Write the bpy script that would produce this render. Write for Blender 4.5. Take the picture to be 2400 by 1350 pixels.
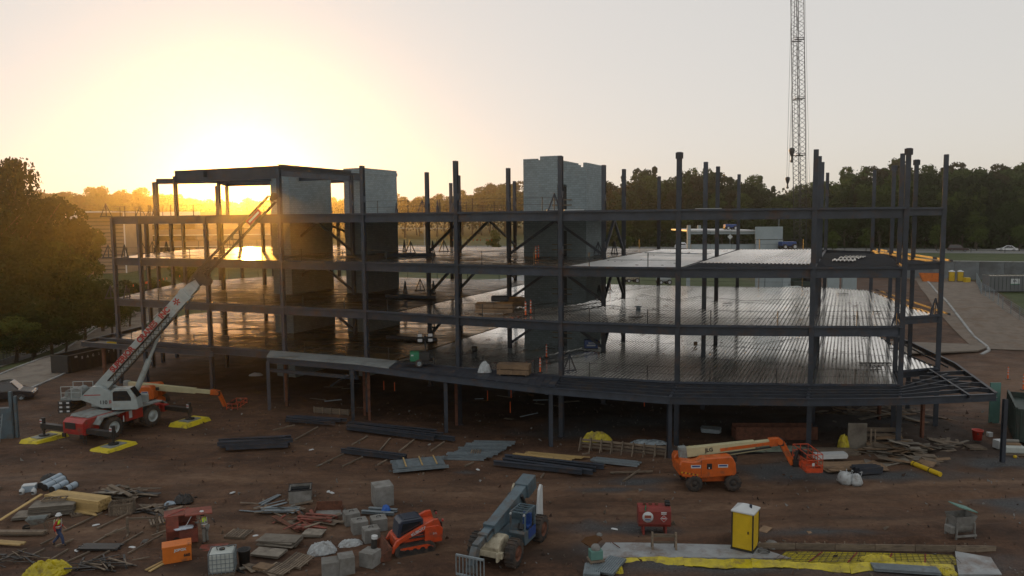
import bpy, math, random
import numpy as np
from mathutils import Vector, Matrix
random.seed(7); RS = np.random.RandomState(11)
for o in list(bpy.data.objects): bpy.data.objects.remove(o)
C = bpy.context.scene.collection
S = bpy.context.scene
rad = math.radians
# ---------------------------------------------------------------- camera
F, PITCH, ROLL, CZ = 1802.0, rad(5.21), rad(-0.53), 17.24      # focal length in px of a 2400 px wide picture
cam_d = bpy.data.cameras.new('camera'); cam = bpy.data.objects.new('camera', cam_d); C.objects.link(cam)
cam_d.sensor_width = 36; cam_d.lens = F/2400*36; cam_d.clip_start = .5; cam_d.clip_end = 4000
fw = Vector((0, math.cos(PITCH), -math.sin(PITCH))); u0 = Vector((0, math.sin(PITCH), math.cos(PITCH))); r0 = Vector((1, 0, 0))
rv = r0*math.cos(ROLL)+u0*math.sin(ROLL); uv = -r0*math.sin(ROLL)+u0*math.cos(ROLL)
mw = Matrix((rv, uv, -fw)).transposed().to_4x4(); mw.translation = (0, 0, CZ); cam.matrix_world = mw
S.camera = cam
# ---------------------------------------------------------------- sky, sun, exposure
SUN_AZ, SUN_EL = rad(-18.9), rad(3.1)                            # measured from +y towards +x
w = bpy.data.worlds.new('World'); S.world = w; w.use_nodes = True
nt = w.node_tree; nt.nodes.clear()
sky = nt.nodes.new('ShaderNodeTexSky'); sky.sky_type = 'NISHITA'; sky.sun_disc = False
sky.sun_elevation = SUN_EL; sky.sun_rotation = SUN_AZ; sky.altitude = 250
sky.air_density = 1.0; sky.dust_density = 1.0; sky.ozone_density = 1.0
bg = nt.nodes.new('ShaderNodeBackground'); bg.inputs[1].default_value = 0.15
gmn = nt.nodes.new('ShaderNodeGamma'); gmn.inputs[1].default_value = .125          # gamma compresses the sky's range of brightness
mxn = nt.nodes.new('ShaderNodeMix'); mxn.data_type = 'RGBA'; mxn.blend_type = 'MULTIPLY'; mxn.inputs[0].default_value = 1
mxn.inputs[7].default_value = (4.62, 4.40, 4.25, 1)
hsn = nt.nodes.new('ShaderNodeHueSaturation'); hsn.inputs['Saturation'].default_value = .62
nt.links.new(sky.outputs[0], gmn.inputs[0]); nt.links.new(gmn.outputs[0], mxn.inputs[6]); nt.links.new(mxn.outputs[2], hsn.inputs['Color'])
wo = nt.nodes.new('ShaderNodeOutputWorld'); nt.links.new(hsn.outputs[0], bg.inputs[0]); nt.links.new(bg.outputs[0], wo.inputs[0])
sl = bpy.data.lights.new('sun', 'SUN'); sl.energy = 3.4; sl.angle = rad(.6); sl.color = (1, .46, .07)
so = bpy.data.objects.new('sun', sl); C.objects.link(so)
sd = Vector((math.sin(SUN_AZ)*math.cos(SUN_EL), math.cos(SUN_AZ)*math.cos(SUN_EL), math.sin(SUN_EL)))
so.rotation_euler = sd.to_track_quat('Z', 'Y').to_euler(); so.location = (-60, 200, 60)
S.view_settings.view_transform = 'Standard'; S.view_settings.look = 'None'
S.view_settings.gamma = 1; S.view_settings.exposure = -0.13; S.view_settings.use_curve_mapping = False
S.render.engine = 'CYCLES'
try:
    S.cycles.use_denoising = True; S.cycles.volume_bounces = 1; S.cycles.max_bounces = 8; S.cycles.diffuse_bounces = 3
    S.cycles.glossy_bounces = 4; S.cycles.transparent_max_bounces = 12
except Exception: pass
# ---------------------------------------------------------------- helpers
def G(px, py, z=0.0):
    """world point at height z that a picture point of the photograph looks at"""
    d = fw*F + rv*(px-1200) + uv*(675-py)
    t = (z-CZ)/d.z
    return Vector((d.x*t, d.y*t, z))
def ZA(px, py, y):
    d = fw*F + rv*(px-1200) + uv*(675-py)
    t = y/d.y
    return Vector((d.x*t, y, CZ+d.z*t))
def V(*a): return Vector(a)
def rz(v, a): return V(v[0]*math.cos(a)-v[1]*math.sin(a), v[0]*math.sin(a)+v[1]*math.cos(a), v[2])

MATS = {}
def mat(name, col, rough=.7, metal=0.0, var=.25, scale=3.0, dirt=None, dirt_amt=.35, bump=.0, bscale=40.0, coat=0, rnd=0.0, spec=.5, stretch=(1, 1, 1), trans=0, sss=0):
    if name in MATS: return MATS[name]
    m = bpy.data.materials.new(name); m.use_nodes = True; n = m.node_tree; N = n.nodes; L = n.links
    b = N['Principled BSDF']; b.inputs['Roughness'].default_value = rough; b.inputs['Metallic'].default_value = metal
    b.inputs['Specular IOR Level'].default_value = spec
    if coat: b.inputs['Coat Weight'].default_value = coat; b.inputs['Coat Roughness'].default_value = .15
    if trans: b.inputs['Transmission Weight'].default_value = trans
    tc = N.new('ShaderNodeTexCoord'); mp = N.new('ShaderNodeMapping'); mp.inputs['Scale'].default_value = stretch
    L.new(tc.outputs['Object'], mp.inputs[0])
    nz = N.new('ShaderNodeTexNoise'); nz.inputs['Scale'].default_value = scale; nz.inputs['Detail'].default_value = 6; nz.inputs['Roughness'].default_value = .65
    oi = N.new('ShaderNodeObjectInfo'); ad = N.new('ShaderNodeVectorMath'); ad.operation = 'ADD'
    ml = N.new('ShaderNodeMath'); ml.operation = 'MULTIPLY'; ml.inputs[1].default_value = 37.0; L.new(oi.outputs['Random'], ml.inputs[0])
    L.new(mp.outputs[0], ad.inputs[0]); L.new(ml.outputs[0], ad.inputs[1]); L.new(ad.outputs[0], nz.inputs['Vector'])
    hv = N.new('ShaderNodeHueSaturation'); hv.inputs['Color'].default_value = (*col, 1)
    mr = N.new('ShaderNodeMapRange'); mr.inputs['From Min'].default_value = .3; mr.inputs['From Max'].default_value = .7
    mr.inputs['To Min'].default_value = 1-var; mr.inputs['To Max'].default_value = 1+var; L.new(nz.outputs[0], mr.inputs[0])
    if rnd:
        r2 = N.new('ShaderNodeMapRange'); r2.inputs['To Min'].default_value = 1-rnd; r2.inputs['To Max'].default_value = 1+rnd
        L.new(oi.outputs['Random'], r2.inputs[0]); mm = N.new('ShaderNodeMath'); mm.operation = 'MULTIPLY'
        L.new(mr.outputs[0], mm.inputs[0]); L.new(r2.outputs[0], mm.inputs[1]); L.new(mm.outputs[0], hv.inputs['Value'])
    else: L.new(mr.outputs[0], hv.inputs['Value'])
    out = hv.outputs[0]
    if dirt is not None:
        n2 = N.new('ShaderNodeTexNoise'); n2.inputs['Scale'].default_value = scale*.6; n2.inputs['Detail'].default_value = 8; n2.inputs['Roughness'].default_value = .7
        L.new(ad.outputs[0], n2.inputs['Vector']); rp = N.new('ShaderNodeMapRange')
        rp.inputs['From Min'].default_value = .62-dirt_amt*.4; rp.inputs['From Max'].default_value = .78-dirt_amt*.3; L.new(n2.outputs[0], rp.inputs[0])
        mx = N.new('ShaderNodeMix'); mx.data_type = 'RGBA'; mx.inputs[7].default_value = (*dirt, 1); L.new(rp.outputs[0], mx.inputs[0]); L.new(out, mx.inputs[6]); out = mx.outputs[2]
        mr3 = N.new('ShaderNodeMapRange'); mr3.inputs['To Min'].default_value = rough; mr3.inputs['To Max'].default_value = min(1, rough+.25); L.new(rp.outputs[0], mr3.inputs[0]); L.new(mr3.outputs[0], b.inputs['Roughness'])
    L.new(out, b.inputs['Base Color'])
    if bump:
        nb = N.new('ShaderNodeTexNoise'); nb.inputs['Scale'].default_value = bscale; nb.inputs['Detail'].default_value = 4; L.new(ad.outputs[0], nb.inputs['Vector'])
        bp = N.new('ShaderNodeBump'); bp.inputs['Strength'].default_value = bump; bp.inputs['Distance'].default_value = .05; L.new(nb.outputs[0], bp.inputs['Height']); L.new(bp.outputs[0], b.inputs['Normal'])
    MATS[name] = m; return m
CLAY = (.085, .05, .036)
M = {
 'steel': mat('primer steel', (.034, .042, .056), .5, 0, .3, 1.1, (.085, .05, .034), .22, spec=.4, rnd=.25),
 'steel2': mat('dark primer steel', (.028, .035, .048), .55, 0, .3, 1.2, (.07, .055, .045), .25),
 'galv': mat('galvanised sheet', (.95, .95, .94), .15, .95, .08, 1.1, (.2, .18, .16), .03, .03, 6, rnd=.12, stretch=(1, .35, 1)),
 'galvdry': mat('dry galvanised sheet', (.93, .93, .92), .42, .9, .08, 1.1, (.25, .23, .2), .03, .03, 6, rnd=.12, stretch=(1, .35, 1)),
 'galvlow': mat('shade toned deck trough', (.60, .59, .56), .3, .9, .3, 2.0, (.07, .06, .05), .3, rnd=.15),  # troughs coloured darker to stand in for rib shade, with random dirt
 'galvdull': mat('dull galvanised steel', (.25, .30, .33), .45, .45, .2, 3, (.2, .19, .18), .15, rnd=.15),
 'cmu': mat('concrete block', (.20, .245, .26), .92, 0, .10, .35, None, 0, .3, 30),
 'conc': mat('concrete', (.30, .31, .31), .85, 0, .2, 1.2, (.15, .13, .11), .3, .25, 25),
 'conc2': mat('stained concrete block', (.20, .20, .19), .88, 0, .25, 2.5, (.13, .125, .11), .4, .3, 18, rnd=.15),
 'slabwet': mat('wet power trowelled concrete', (.10, .095, .09), .15, 0, .3, .25, (.05, .048, .045), .5, .05, .8, spec=.6),
 'red': mat('red paint', (.32, .016, .013), .42, 0, .2, 2.5, (.11, .055, .04), .3, coat=.3),
 'redox': mat('red oxide steel', (.22, .055, .035), .65, 0, .25, 2, (.09, .05, .04), .35),
 'redtank': mat('faded red tank paint', (.20, .028, .022), .6, 0, .2, 1.5, (.11, .055, .04), .3),
 'crane': mat('pale blue grey crane paint', (.31, .36, .36), .4, 0, .12, 2, (.2, .17, .14), .2, coat=.2),
 'cranedk': mat('worn grey deck paint', (.20, .225, .22), .6, 0, .2, 2, CLAY, .25),
 'black': mat('black painted metal', (.016, .017, .018), .45, 0, .3, 3, (.05, .04, .033), .2),
 'rubber': mat('muddy rubber', (.028, .027, .026), .8, 0, .3, 4, (.085, .06, .045), .45, .3, 30),
 'yel': mat('yellow mat paint', (.58, .47, .015), .55, 0, .15, 2, (.16, .12, .06), .25),
 'yelpot': mat('yellow moulded plastic', (.56, .38, .010), .5, 0, .10, 1.5, (.4, .3, .06), .05),
 'yelplas': mat('yellow plastic sheeting', (.44, .36, .010), .34, 0, .3, 2, (.14, .10, .045), .3, .6, 4),
 'orange': mat('orange machine paint', (.50, .095, .010), .42, 0, .18, 2.5, (.15, .07, .035), .24, coat=.3),
 'orange2': mat('orange red machine paint', (.52, .06, .013), .45, 0, .2, 2.5, (.11, .055, .035), .32, coat=.2),
 'orangejob': mat('orange job box paint', (.58, .15, .015), .5, 0, .12, 2, (.14, .07, .04), .15),
 'cream': mat('cream boom paint', (.44, .41, .25), .45, 0, .1, 2, (.3, .27, .18), .12),
 'blueg': mat('blue grey telehandler paint', (.075, .115, .14), .45, 0, .22, 1.5, (.09, .07, .055), .35, coat=.1),
 'beige': mat('weathered cream paint', (.42, .38, .28), .6, 0, .2, 3, (.13, .10, .07), .35),
 'white': mat('white plastic', (.50, .53, .54), .5, 0, .06, 2, (.4, .39, .37), .06),
 'whitebag': mat('white woven bag', (.40, .43, .44), .75, 0, .2, 4, (.2, .18, .16), .25, .5, 8),
 'tote': mat('milky tote plastic', (.40, .44, .42), .4, 0, .1, 2),
 'wood': mat('weathered lumber', (.16, .125, .09), .85, 0, .3, 2, (.07, .055, .045), .3, .2, 20, rnd=.35, stretch=(1, 1, 6)),
 'pine': mat('fresh yellow pine', (.40, .28, .115), .75, 0, .15, 3, (.3, .2, .08), .15, rnd=.2, stretch=(1, 1, 6)),
 'ply': mat('grey plywood', (.19, .17, .14), .85, 0, .25, 2, (.10, .085, .07), .3, rnd=.25),
 'plybr': mat('brown form plywood', (.20, .13, .075), .8, 0, .25, 2, (.10, .07, .05), .3, rnd=.2),
 'navy': mat('navy painted metal', (.02, .03, .05), .35, 0, .15, 2, coat=.3),
 'glass': mat('dark tinted glass', (.012, .016, .02), .06, 0, .1, 1, spec=.8),
 'blue': mat('blue paint', (.012, .05, .20), .45, 0, .15, 3, coat=.2),
 'tarpblue': mat('blue tarp', (.012, .10, .42), .4, 0, .2, 3, bump=.4, bscale=5),
 'green': mat('green generator paint', (.012, .16, .075), .5, 0, .15, 2),
 'dkgreen': mat('dark green container paint', (.022, .042, .034), .6, 0, .25, 1.5, (.05, .045, .04), .25),
 'teal': mat('pale green board', (.10, .22, .19), .6, 0, .1, 2),
 'skin': mat('skin', (.36, .19, .12), .6, 0, .05, 5),
 'redcloth': mat('red cloth', (.33, .025, .02), .9, 0, .15, 8),
 'jean': mat('blue denim', (.035, .055, .12), .9, 0, .2, 8),
 'khaki': mat('grey work trousers', (.18, .18, .165), .9, 0, .15, 8),
 'vest': mat('high visibility yellow green', (.50, .72, .05), .7, 0, .08, 8),
 'reflect': mat('grey reflective tape', (.62, .64, .62), .4, .2, .05, 5),
 'paper': mat('printed paper', (.55, .62, .70), .8, 0, .15, 6),
 'rust': mat('rusty steel', (.13, .05, .028), .85, 0, .3, 4, (.06, .03, .02), .4),
 'pvc': mat('pale pipe wrap', (.30, .38, .45), .4, 0, .12, 4),
 'asph': mat('asphalt', (.055, .055, .056), .85, 0, .2, 1.2, (.08, .07, .06), .2, .2, 60),
 'orgcone': mat('orange traffic plastic', (.75, .12, .02), .5, 0, .08, 3),
 'lens': mat('clear lamp lens', (.55, .57, .58), .15, .3, .05, 3),
 'bark': mat('bark', (.055, .042, .03), .95, 0, .3, 4, bump=.5, bscale=12),
 'carwhite': mat('white car paint', (.68, .70, .72), .25, 0, .02, 1, coat=.6),
 'cardark': mat('dark car paint', (.02, .017, .019), .25, 0, .05, 1, coat=.6),
 'gravel': mat('blue grey crushed stone', (.13, .14, .145), .95, 0, .4, 9, (.07, .07, .068), .4, .8, 14),
 'roofwhite': mat('white membrane roof', (.66, .66, .66), .8, 0, .06, .2),
 'brickband': mat('tan facade panel', (.30, .22, .15), .8, 0, .15, .3),
 'barrel': mat('red plastic drum', (.42, .04, .025), .5, 0, .1, 3),
}
class MB:
    """collects simple shapes and links them as one mesh object"""
    def __init__(s): s.v = []; s.f = []; s.mi = []; s.sm = []
    def add(s, vs, fs, mi=0, sm=False):
        k = len(s.v); s.v += [tuple(p) for p in vs]
        for f in fs: s.f.append(tuple(k+i for i in f)); s.mi.append(mi); s.sm.append(sm)
        return s
    def box(s, c, d, a=0, mi=0, tilt=0, roll=0):
        R = Matrix.Rotation(a, 3, 'Z') @ Matrix.Rotation(tilt, 3, 'Y') @ Matrix.Rotation(roll, 3, 'X'); c = Vector(c)
        vs = [c+R@V(x*d[0]/2, y*d[1]/2, z*d[2]/2) for x in (-1, 1) for y in (-1, 1) for z in (-1, 1)]
        return s.add(vs, [(0, 1, 3, 2), (4, 6, 7, 5), (0, 4, 5, 1), (2, 3, 7, 6), (0, 2, 6, 4), (1, 5, 7, 3)], mi)
    def base(s, c, d, a=0, mi=0): return s.box((c[0], c[1], c[2]+d[2]/2), d, a, mi)
    def frame(s, a, b, up=(0, 0, 1)):
        a = Vector(a); b = Vector(b); t = (b-a).normalized(); u = Vector(up)
        if abs(t.dot(u)) > .999: u = V(0, 1, 0)
        sx = t.cross(u).normalized(); return a, b, t, sx, sx.cross(t).normalized()
    def bar(s, a, b, w, h=None, mi=0, up=(0, 0, 1), w2=None, h2=None):
        h = h or w; a, b, t, sx, u = s.frame(a, b, up); w2 = w2 or w; h2 = h2 or h
        vs = [a-sx*w/2-u*h/2, a+sx*w/2-u*h/2, a+sx*w/2+u*h/2, a-sx*w/2+u*h/2, b-sx*w2/2-u*h2/2, b+sx*w2/2-u*h2/2, b+sx*w2/2+u*h2/2, b-sx*w2/2+u*h2/2]
        return s.add(vs, [(3, 2, 1, 0), (4, 5, 6, 7), (0, 1, 5, 4), (1, 2, 6, 5), (2, 3, 7, 6), (3, 0, 4, 7)], mi)
    def ib(s, a, b, h=.6, w=.25, tf=.03, tw=.02, mi=0, up=(0, 0, 1)):
        a, b, t, sx, u = s.frame(a, b, up); p = [(-w/2, -h/2), (w/2, -h/2), (w/2, -h/2+tf), (tw/2, -h/2+tf), (tw/2, h/2-tf), (w/2, h/2-tf), (w/2, h/2), (-w/2, h/2), (-w/2, h/2-tf), (-tw/2, h/2-tf), (-tw/2, -h/2+tf), (-w/2, -h/2+tf)]
        vs = [a+sx*x+u*y for x, y in p]+[b+sx*x+u*y for x, y in p]
        fs = [(i, (i+1) % 12, 12+(i+1) % 12, 12+i) for i in range(12)]+[(11, 2, 1, 0), (11, 10, 3, 2), (10, 9, 4, 3), (9, 8, 5, 4), (8, 7, 6, 5)]
        fs += [tuple(12+i for i in reversed(f)) for f in fs[12:]]
        return s.add(vs, fs, mi)
    def cyl(s, a, b, r, r2=None, n=10, mi=0, cap=True, sm=True):
        r2 = r if r2 is None else r2; a, b, t, sx, u = s.frame(a, b); vs = []
        for p, q in ((a, r), (b, r2)): vs += [p+sx*math.cos(2*math.pi*i/n)*q+u*math.sin(2*math.pi*i/n)*q for i in range(n)]
        s.add(vs, [(i, (i+1) % n, n+(i+1) % n, n+i) for i in range(n)], mi, sm)
        if cap: s.add(vs, [tuple(range(n-1, -1, -1)), tuple(range(n, 2*n))], mi)
        return s
    def lathe(s, o, ax, prof, n=16, mi=0, sm=True):
        """prof: (distance along ax, radius)"""
        o = Vector(o); a, b, t, sx, u = s.frame(o, o+Vector(ax)); vs = []
        for d, r in prof: vs += [o+t*d+sx*math.cos(2*math.pi*i/n)*r+u*math.sin(2*math.pi*i/n)*r for i in range(n)]
        return s.add(vs, [(j*n+i, j*n+(i+1) % n, (j+1)*n+(i+1) % n, (j+1)*n+i) for j in range(len(prof)-1) for i in range(n)], mi, sm)
    def ext(s, p, y0, y1, mi=0, ax='y'):
        """closed outline p in the xz plane pushed from y0 to y1 (ax z: xy outline pushed up)"""
        n = len(p); g = (lambda q, d: (q[0], d, q[1])) if ax == 'y' else ((lambda q, d: (q[0], q[1], d)) if ax == 'z' else (lambda q, d: (d, q[0], q[1])))
        vs = [g(q, y0) for q in p]+[g(q, y1) for q in p]
        return s.add(vs, [tuple(range(n)), tuple(range(2*n-1, n-1, -1))]+[(i, n+i, n+(i+1) % n, (i+1) % n) for i in range(n)], mi)
    def quad(s, a, b, c, d, mi=0): return s.add([a, b, c, d], [(0, 1, 2, 3)], mi)
    def tube(s, pts, r, n=6, mi=0):
        for a, b in zip(pts[:-1], pts[1:]): s.cyl(a, b, r, n=n, mi=mi)
        return s
    def mesh(s, name, mats, smooth=None):
        me = bpy.data.meshes.new(name); me.from_pydata(s.v, [], s.f)
        for m in (mats if isinstance(mats, (list, tuple)) else [mats]): me.materials.append(M[m] if isinstance(m, str) else m)
        me.polygons.foreach_set('material_index', s.mi); me.polygons.foreach_set('use_smooth', s.sm if smooth is None else [smooth]*len(s.f))
        me.update(); return me
    def obj(s, name, mats, parent=None, loc=None, bev=0, smooth=None):
        o = bpy.data.objects.new(name, s.mesh(name, mats, smooth)); C.objects.link(o)
        import bmesh
        b = bmesh.new(); b.from_mesh(o.data); bmesh.ops.recalc_face_normals(b, faces=b.faces); b.to_mesh(o.data); b.free()
        if parent is not None: o.parent = parent
        if loc is not None: o.location = loc
        if bev:
            md = o.modifiers.new('edge', 'BEVEL'); md.width = bev; md.segments = 2; md.limit_method = 'ANGLE'; md.angle_limit = rad(35)
        return o
def tag(o, label=None, cat=None, group=None, kind=None):
    if label: o['label'] = label
    if cat: o['category'] = cat
    if group: o['group'] = group
    if kind: o['kind'] = kind
    return o
def thing(name, label, cat, loc=(0, 0, 0), a=0, group=None):
    o = bpy.data.objects.new(name, None); C.objects.link(o); o.location = loc; o.rotation_euler = (0, 0, a); o.empty_display_size = .2
    return tag(o, label, cat, group)
def inst(src, name, loc, a=0, parent=None, scale=None):
    o = bpy.data.objects.new(name, src.data if hasattr(src, 'data') else src); C.objects.link(o); o.location = loc; o.rotation_euler = (0, 0, a)
    if parent is not None: o.parent = parent
    if scale: o.scale = scale
    return o
def dup(root, loc, a, label=None, group=None):
    r = root.copy(); C.objects.link(r); r.location = loc; r.rotation_euler = (0, 0, a)
    if label: r['label'] = label
    if group: r['group'] = group
    for ch in list(root.children):
        c = ch.copy(); C.objects.link(c); c.parent = r
        for g in ch.children:
            d = g.copy(); C.objects.link(d); d.parent = c
    return r
def text(body, size, p, xdir, ndir, m, parent, name='lettering', ext=.004, bold=.0, squeeze=1.0):
    """flat letters: p = middle of the line, xdir = reading direction, ndir = out of the surface"""
    cu = bpy.data.curves.new(name, 'FONT'); cu.body = body; cu.size = size; cu.align_x = 'CENTER'; cu.align_y = 'CENTER'; cu.extrude = ext; cu.offset = bold
    to = bpy.data.objects.new('t', cu); C.objects.link(to); bpy.context.view_layer.update()
    me = bpy.data.meshes.new_from_object(to.evaluated_get(bpy.context.evaluated_depsgraph_get())); bpy.data.objects.remove(to); me.materials.clear(); me.materials.append(M[m]); me.name = name
    o = bpy.data.objects.new(name, me); C.objects.link(o)
    x = Vector(xdir).normalized(); z = Vector(ndir).normalized(); y = z.cross(x); z = x.cross(y)
    mm = Matrix((x*squeeze, y, z)).transposed().to_4x4(); mm.translation = Vector(p)+z*.006
    if parent is not None: o.parent = parent
    o.matrix_local = mm; return o
def shade_noise(x, y, seed=0):
    """smooth value noise on arrays, 0..1"""
    xi = np.floor(x).astype(int); yi = np.floor(y).astype(int); fx = x-xi; fy = y-yi; fx = fx*fx*(3-2*fx); fy = fy*fy*(3-2*fy)
    h = lambda a, b: (np.sin(a*127.1+b*311.7+seed*74.7)*43758.5453) % 1.0
    return (h(xi, yi)*(1-fx)+h(xi+1, yi)*fx)*(1-fy)+(h(xi, yi+1)*(1-fx)+h(xi+1, yi+1)*fx)*fy
def sstep(a, b, x):
    t = np.clip((x-a)/(b-a), 0, 1); return t*t*(3-2*t)
def crumple(name, cx, cy, cz, sx, sy, h, m, parent=None, seed=0, n=14, a=0, folds=4.2):
    """a crumpled sheet or a filled bag lying on the ground: thick, closed mesh"""
    rs = np.random.RandomState(seed); vs = []; fs = []
    for i in range(n+1):
        for j in range(n+1):
            u = i/n*2-1; v = j/n*2-1; k = math.sqrt(max(abs(u), abs(v))**2*.5+(u*u+v*v)*.25)
            uu = u*(1-.18*v*v); vv = v*(1-.18*u*u); e = 1-max(abs(u), abs(v))**3
            nn = float(shade_noise(np.array((u+9)*folds), np.array((v+9)*folds), seed)+.5*shade_noise(np.array((u+9)*folds*2.1), np.array((v+9)*folds*2.1), seed+1))
            nn = .55*(1-abs(2*min(1, nn/1.5)-1))+.45*nn; z = max(0, e)*(h*(.15+.95*nn))*(1+.25*(rs.rand()-.5)); q = rz((uu*sx/2*(1+.12*(rs.rand()-.5)), vv*sy/2*(1+.12*(rs.rand()-.5)), 0), a)
            vs.append((cx+q.x, cy+q.y, cz+z+.01))
    for i in range(n):
        for j in range(n):
            fs.append((i*(n+1)+j, (i+1)*(n+1)+j, (i+1)*(n+1)+j+1, i*(n+1)+j+1))
    b = MB().add(vs, fs); k = len(vs)
    b.add([(x, y, cz-.02) for x, y, z in vs], [tuple(reversed(f)) for f in fs])
    return b.obj(name, m, parent)
# ---------------------------------------------------------------- terrain
QX, QY = .40, .9165
def gz(x, y, fine=True):
    x = np.asarray(x, float); y = np.asarray(y, float); q = QX*x+QY*y
    right = sstep(48, 62, x)
    z = 3.5*sstep(102, 152, q)+3.5*(right*sstep(188.2, 188.9, q)+(1-right)*sstep(172, 205, q))
    z = z+sstep(300, 620, q)*9.0
    z = z+.35*(shade_noise(x/23, y/23, 3)-.5)*sstep(75, 100, q)*(1-sstep(225, 232, q)*(1-sstep(259, 268, q)))
    bank = sstep(-58, -74, x-(y-92)*.33)*(1-sstep(150, 190, y)); z = z-1.6*bank
    if fine:
        nr = 1-sstep(78, 110, y)
        z = z+nr*(.26*(shade_noise(x/5.1, y/5.1, 1)-.5)+.11*(shade_noise(x/1.3, y/1.3, 2)-.5)+.045*(shade_noise(x/.45, y/.45, 5)-.5))
    return z
def gzs(x, y): return float(gz(x, y))
def T(px, py):
    """where the line of sight through a picture point meets the terrain"""
    d = (fw*F+rv*(px-1200)+uv*(675-py)).normalized(); t = 20.0
    for k in range(1600):
        p = V(0, 0, CZ)+d*t
        if p.z < float(gz(p.x, p.y, False)): break
        t += .5 if t < 150 else 1.0
    for k in range(12):
        h = (V(0, 0, CZ)+d*t).z-float(gz((d*t).x, (d*t).y, False)); t += h/max(.05, -d.z)*.7
    p = V(0, 0, CZ)+d*t; return V(p.x, p.y, gzs(p.x, p.y))
xs = np.concatenate([np.linspace(-520, -70, 46)[:-1], np.linspace(-70, -46, 50)[:-1], np.linspace(-46, 42, 330)[:-1], np.linspace(42, 140, 110)[:-1], np.linspace(140, 520, 40)])
ys = np.concatenate([np.linspace(-30, 30, 20)[:-1], np.linspace(30, 72, 210)[:-1], np.linspace(72, 130, 110)[:-1], np.linspace(130, 290, 140)[:-1], np.linspace(290, 820, 50)])
X, Y = np.meshgrid(xs, ys); Z = gz(X, Y)
# heaps and hollows built into the sheet
def heap(px, py, rx, ry, h, a=0):
    global Z
    p = G(px, py); dx = X-p.x; dy = Y-p.y; u = dx*math.cos(a)+dy*math.sin(a); v = -dx*math.sin(a)+dy*math.cos(a)
    r = np.sqrt((u/rx)**2+(v/ry)**2); Z = Z+h*np.clip(1-r, 0, 1)**1.3*(.8+.5*shade_noise(X*1.3, Y*1.3, 9))
for hp in [(1500, 1060, 3, .8, .3, 0), (1000, 1010, 5, 1.5, .25, -.4), (1900, 985, 6, 2.2, .55, 0), (1700, 930, 12, 3, .5, -.2), (900, 930, 9, 3, .35, -.3), (1700, 1262, 4, 1.2, .25, 0), (2000, 1262, 5, 1.2, .3, 0), (2120, 1040, 4, 2, .6, 0), (1100, 950, 6, 2, .5, 0), (1280, 985, 5, 2, .3, 0), (760, 930, 4, 2, .3, 0), (1330, 1205, 1.6, .5, .22, .3), (1060, 1210, 1.3, .5, .2, -.4), (560, 1110, 2.5, .6, .16, .2), (300, 1085, 3, .7, .2, .1), (1950, 1225, 2.2, .5, .2, 0), (2330, 1240, 1.6, .8, .3, .4), (1380, 1225, 1.2, .7, .25, 1), (2150, 1270, 2, .6, .28, .1), (40, 1215, 1.5, .6, .2, 0), (1010, 1345, 1.2, .4, .2, .5), (1280, 1340, 1.5, .4, .22, -.3)]: heap(*hp)
for k in (-1, 1): 
    for c in (49.6, 46.8, 43.0, 55.0):                                            # wheel ruts along the haul road
        d = Y-(c+k*1.0+1.6*np.sin(X*.07+c)+(-X*.03*math.sin(c*2))+2.2*(shade_noise(X/14, Y*0+c, 61)-.5)); mk_ = np.clip(shade_noise(X/6, Y*0+c*3+k, 62)*2.2-.7, 0, 1); Z = Z+mk_*(-.13*np.exp(-(d/.30)**2)+.06*np.exp(-((np.abs(d)-.55)/.2)**2))
nx, ny = len(xs), len(ys)
me = bpy.data.meshes.new('ground'); me.vertices.add(nx*ny); me.vertices.foreach_set('co', np.stack([X, Y, Z], -1).reshape(-1))
ii, jj = np.meshgrid(np.arange(nx-1), np.arange(ny-1)); k0 = (jj*nx+ii).reshape(-1)
fc = np.stack([k0, k0+1, k0+nx+1, k0+nx], -1); nf = len(fc)
me.loops.add(nf*4); me.loops.foreach_set('vertex_index', fc.reshape(-1)); me.polygons.add(nf)
me.polygons.foreach_set('loop_start', np.arange(nf)*4); me.polygons.foreach_set('loop_total', np.full(nf, 4)); me.polygons.foreach_set('use_smooth', np.ones(nf, bool)); me.update()
q = QX*X+QY*Y
def blob(px, py, rx, ry, a=0):
    p = G(px, py); dx = X-p.x; dy = Y-p.y; u = dx*math.cos(a)+dy*math.sin(a); v = -dx*math.sin(a)+dy*math.cos(a)
    return np.clip(1.25-np.sqrt((u/rx)**2+(v/ry)**2)+.7*(shade_noise(X/1.1, Y/1.1, 21)-.5), 0, 1)
gr = np.zeros_like(X)
for b in [(1500, 1130, 3.4, .9), (1440, 1150, 2.5, .7), (1850, 1105, 5.5, 2.3), (1700, 1055, 8, 1.1), (2080, 1115, 5.5, 1.1), (2350, 1085, 4, 1.5), (1450, 1240, 3, 1.0), (1650, 1325, 5.2, 1.15), (2150, 1330, 6, 1.1), (1900, 1250, 4, .8), (2380, 1180, 2, 1.6), (1090, 1108, .9, .45), (1800, 1000, 9, 1.8), (1500, 990, 8, 2.5), (2060, 980, 4, 2), (1420, 1290, 1.6, 1.2), (1350, 1010, 5, 2)]: gr = np.maximum(gr, blob(*b))
grass = sstep(128, 140, q)*(1-sstep(560, 700, q)*0)
grass = grass*(1-sstep(45, 60, X)*(1-sstep(184, 186, q)))
grass = np.maximum(grass, sstep(-57, -61, X-(Y-92)*.35)*sstep(66, 76, Y))
fa, fb = G(2300, 668, 3.4), G(2420, 772, 1.5); fs_ = (X-fa.x)*(fb.y-fa.y)-(Y-fa.y)*(fb.x-fa.x)
grass = np.maximum(grass, sstep(0, 60, fs_*np.sign((200-fa.x)*(fb.y-fa.y)-(120-fa.y)*(fb.x-fa.x)))*sstep(60, 75, X)*sstep(105, 112, q))
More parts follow.
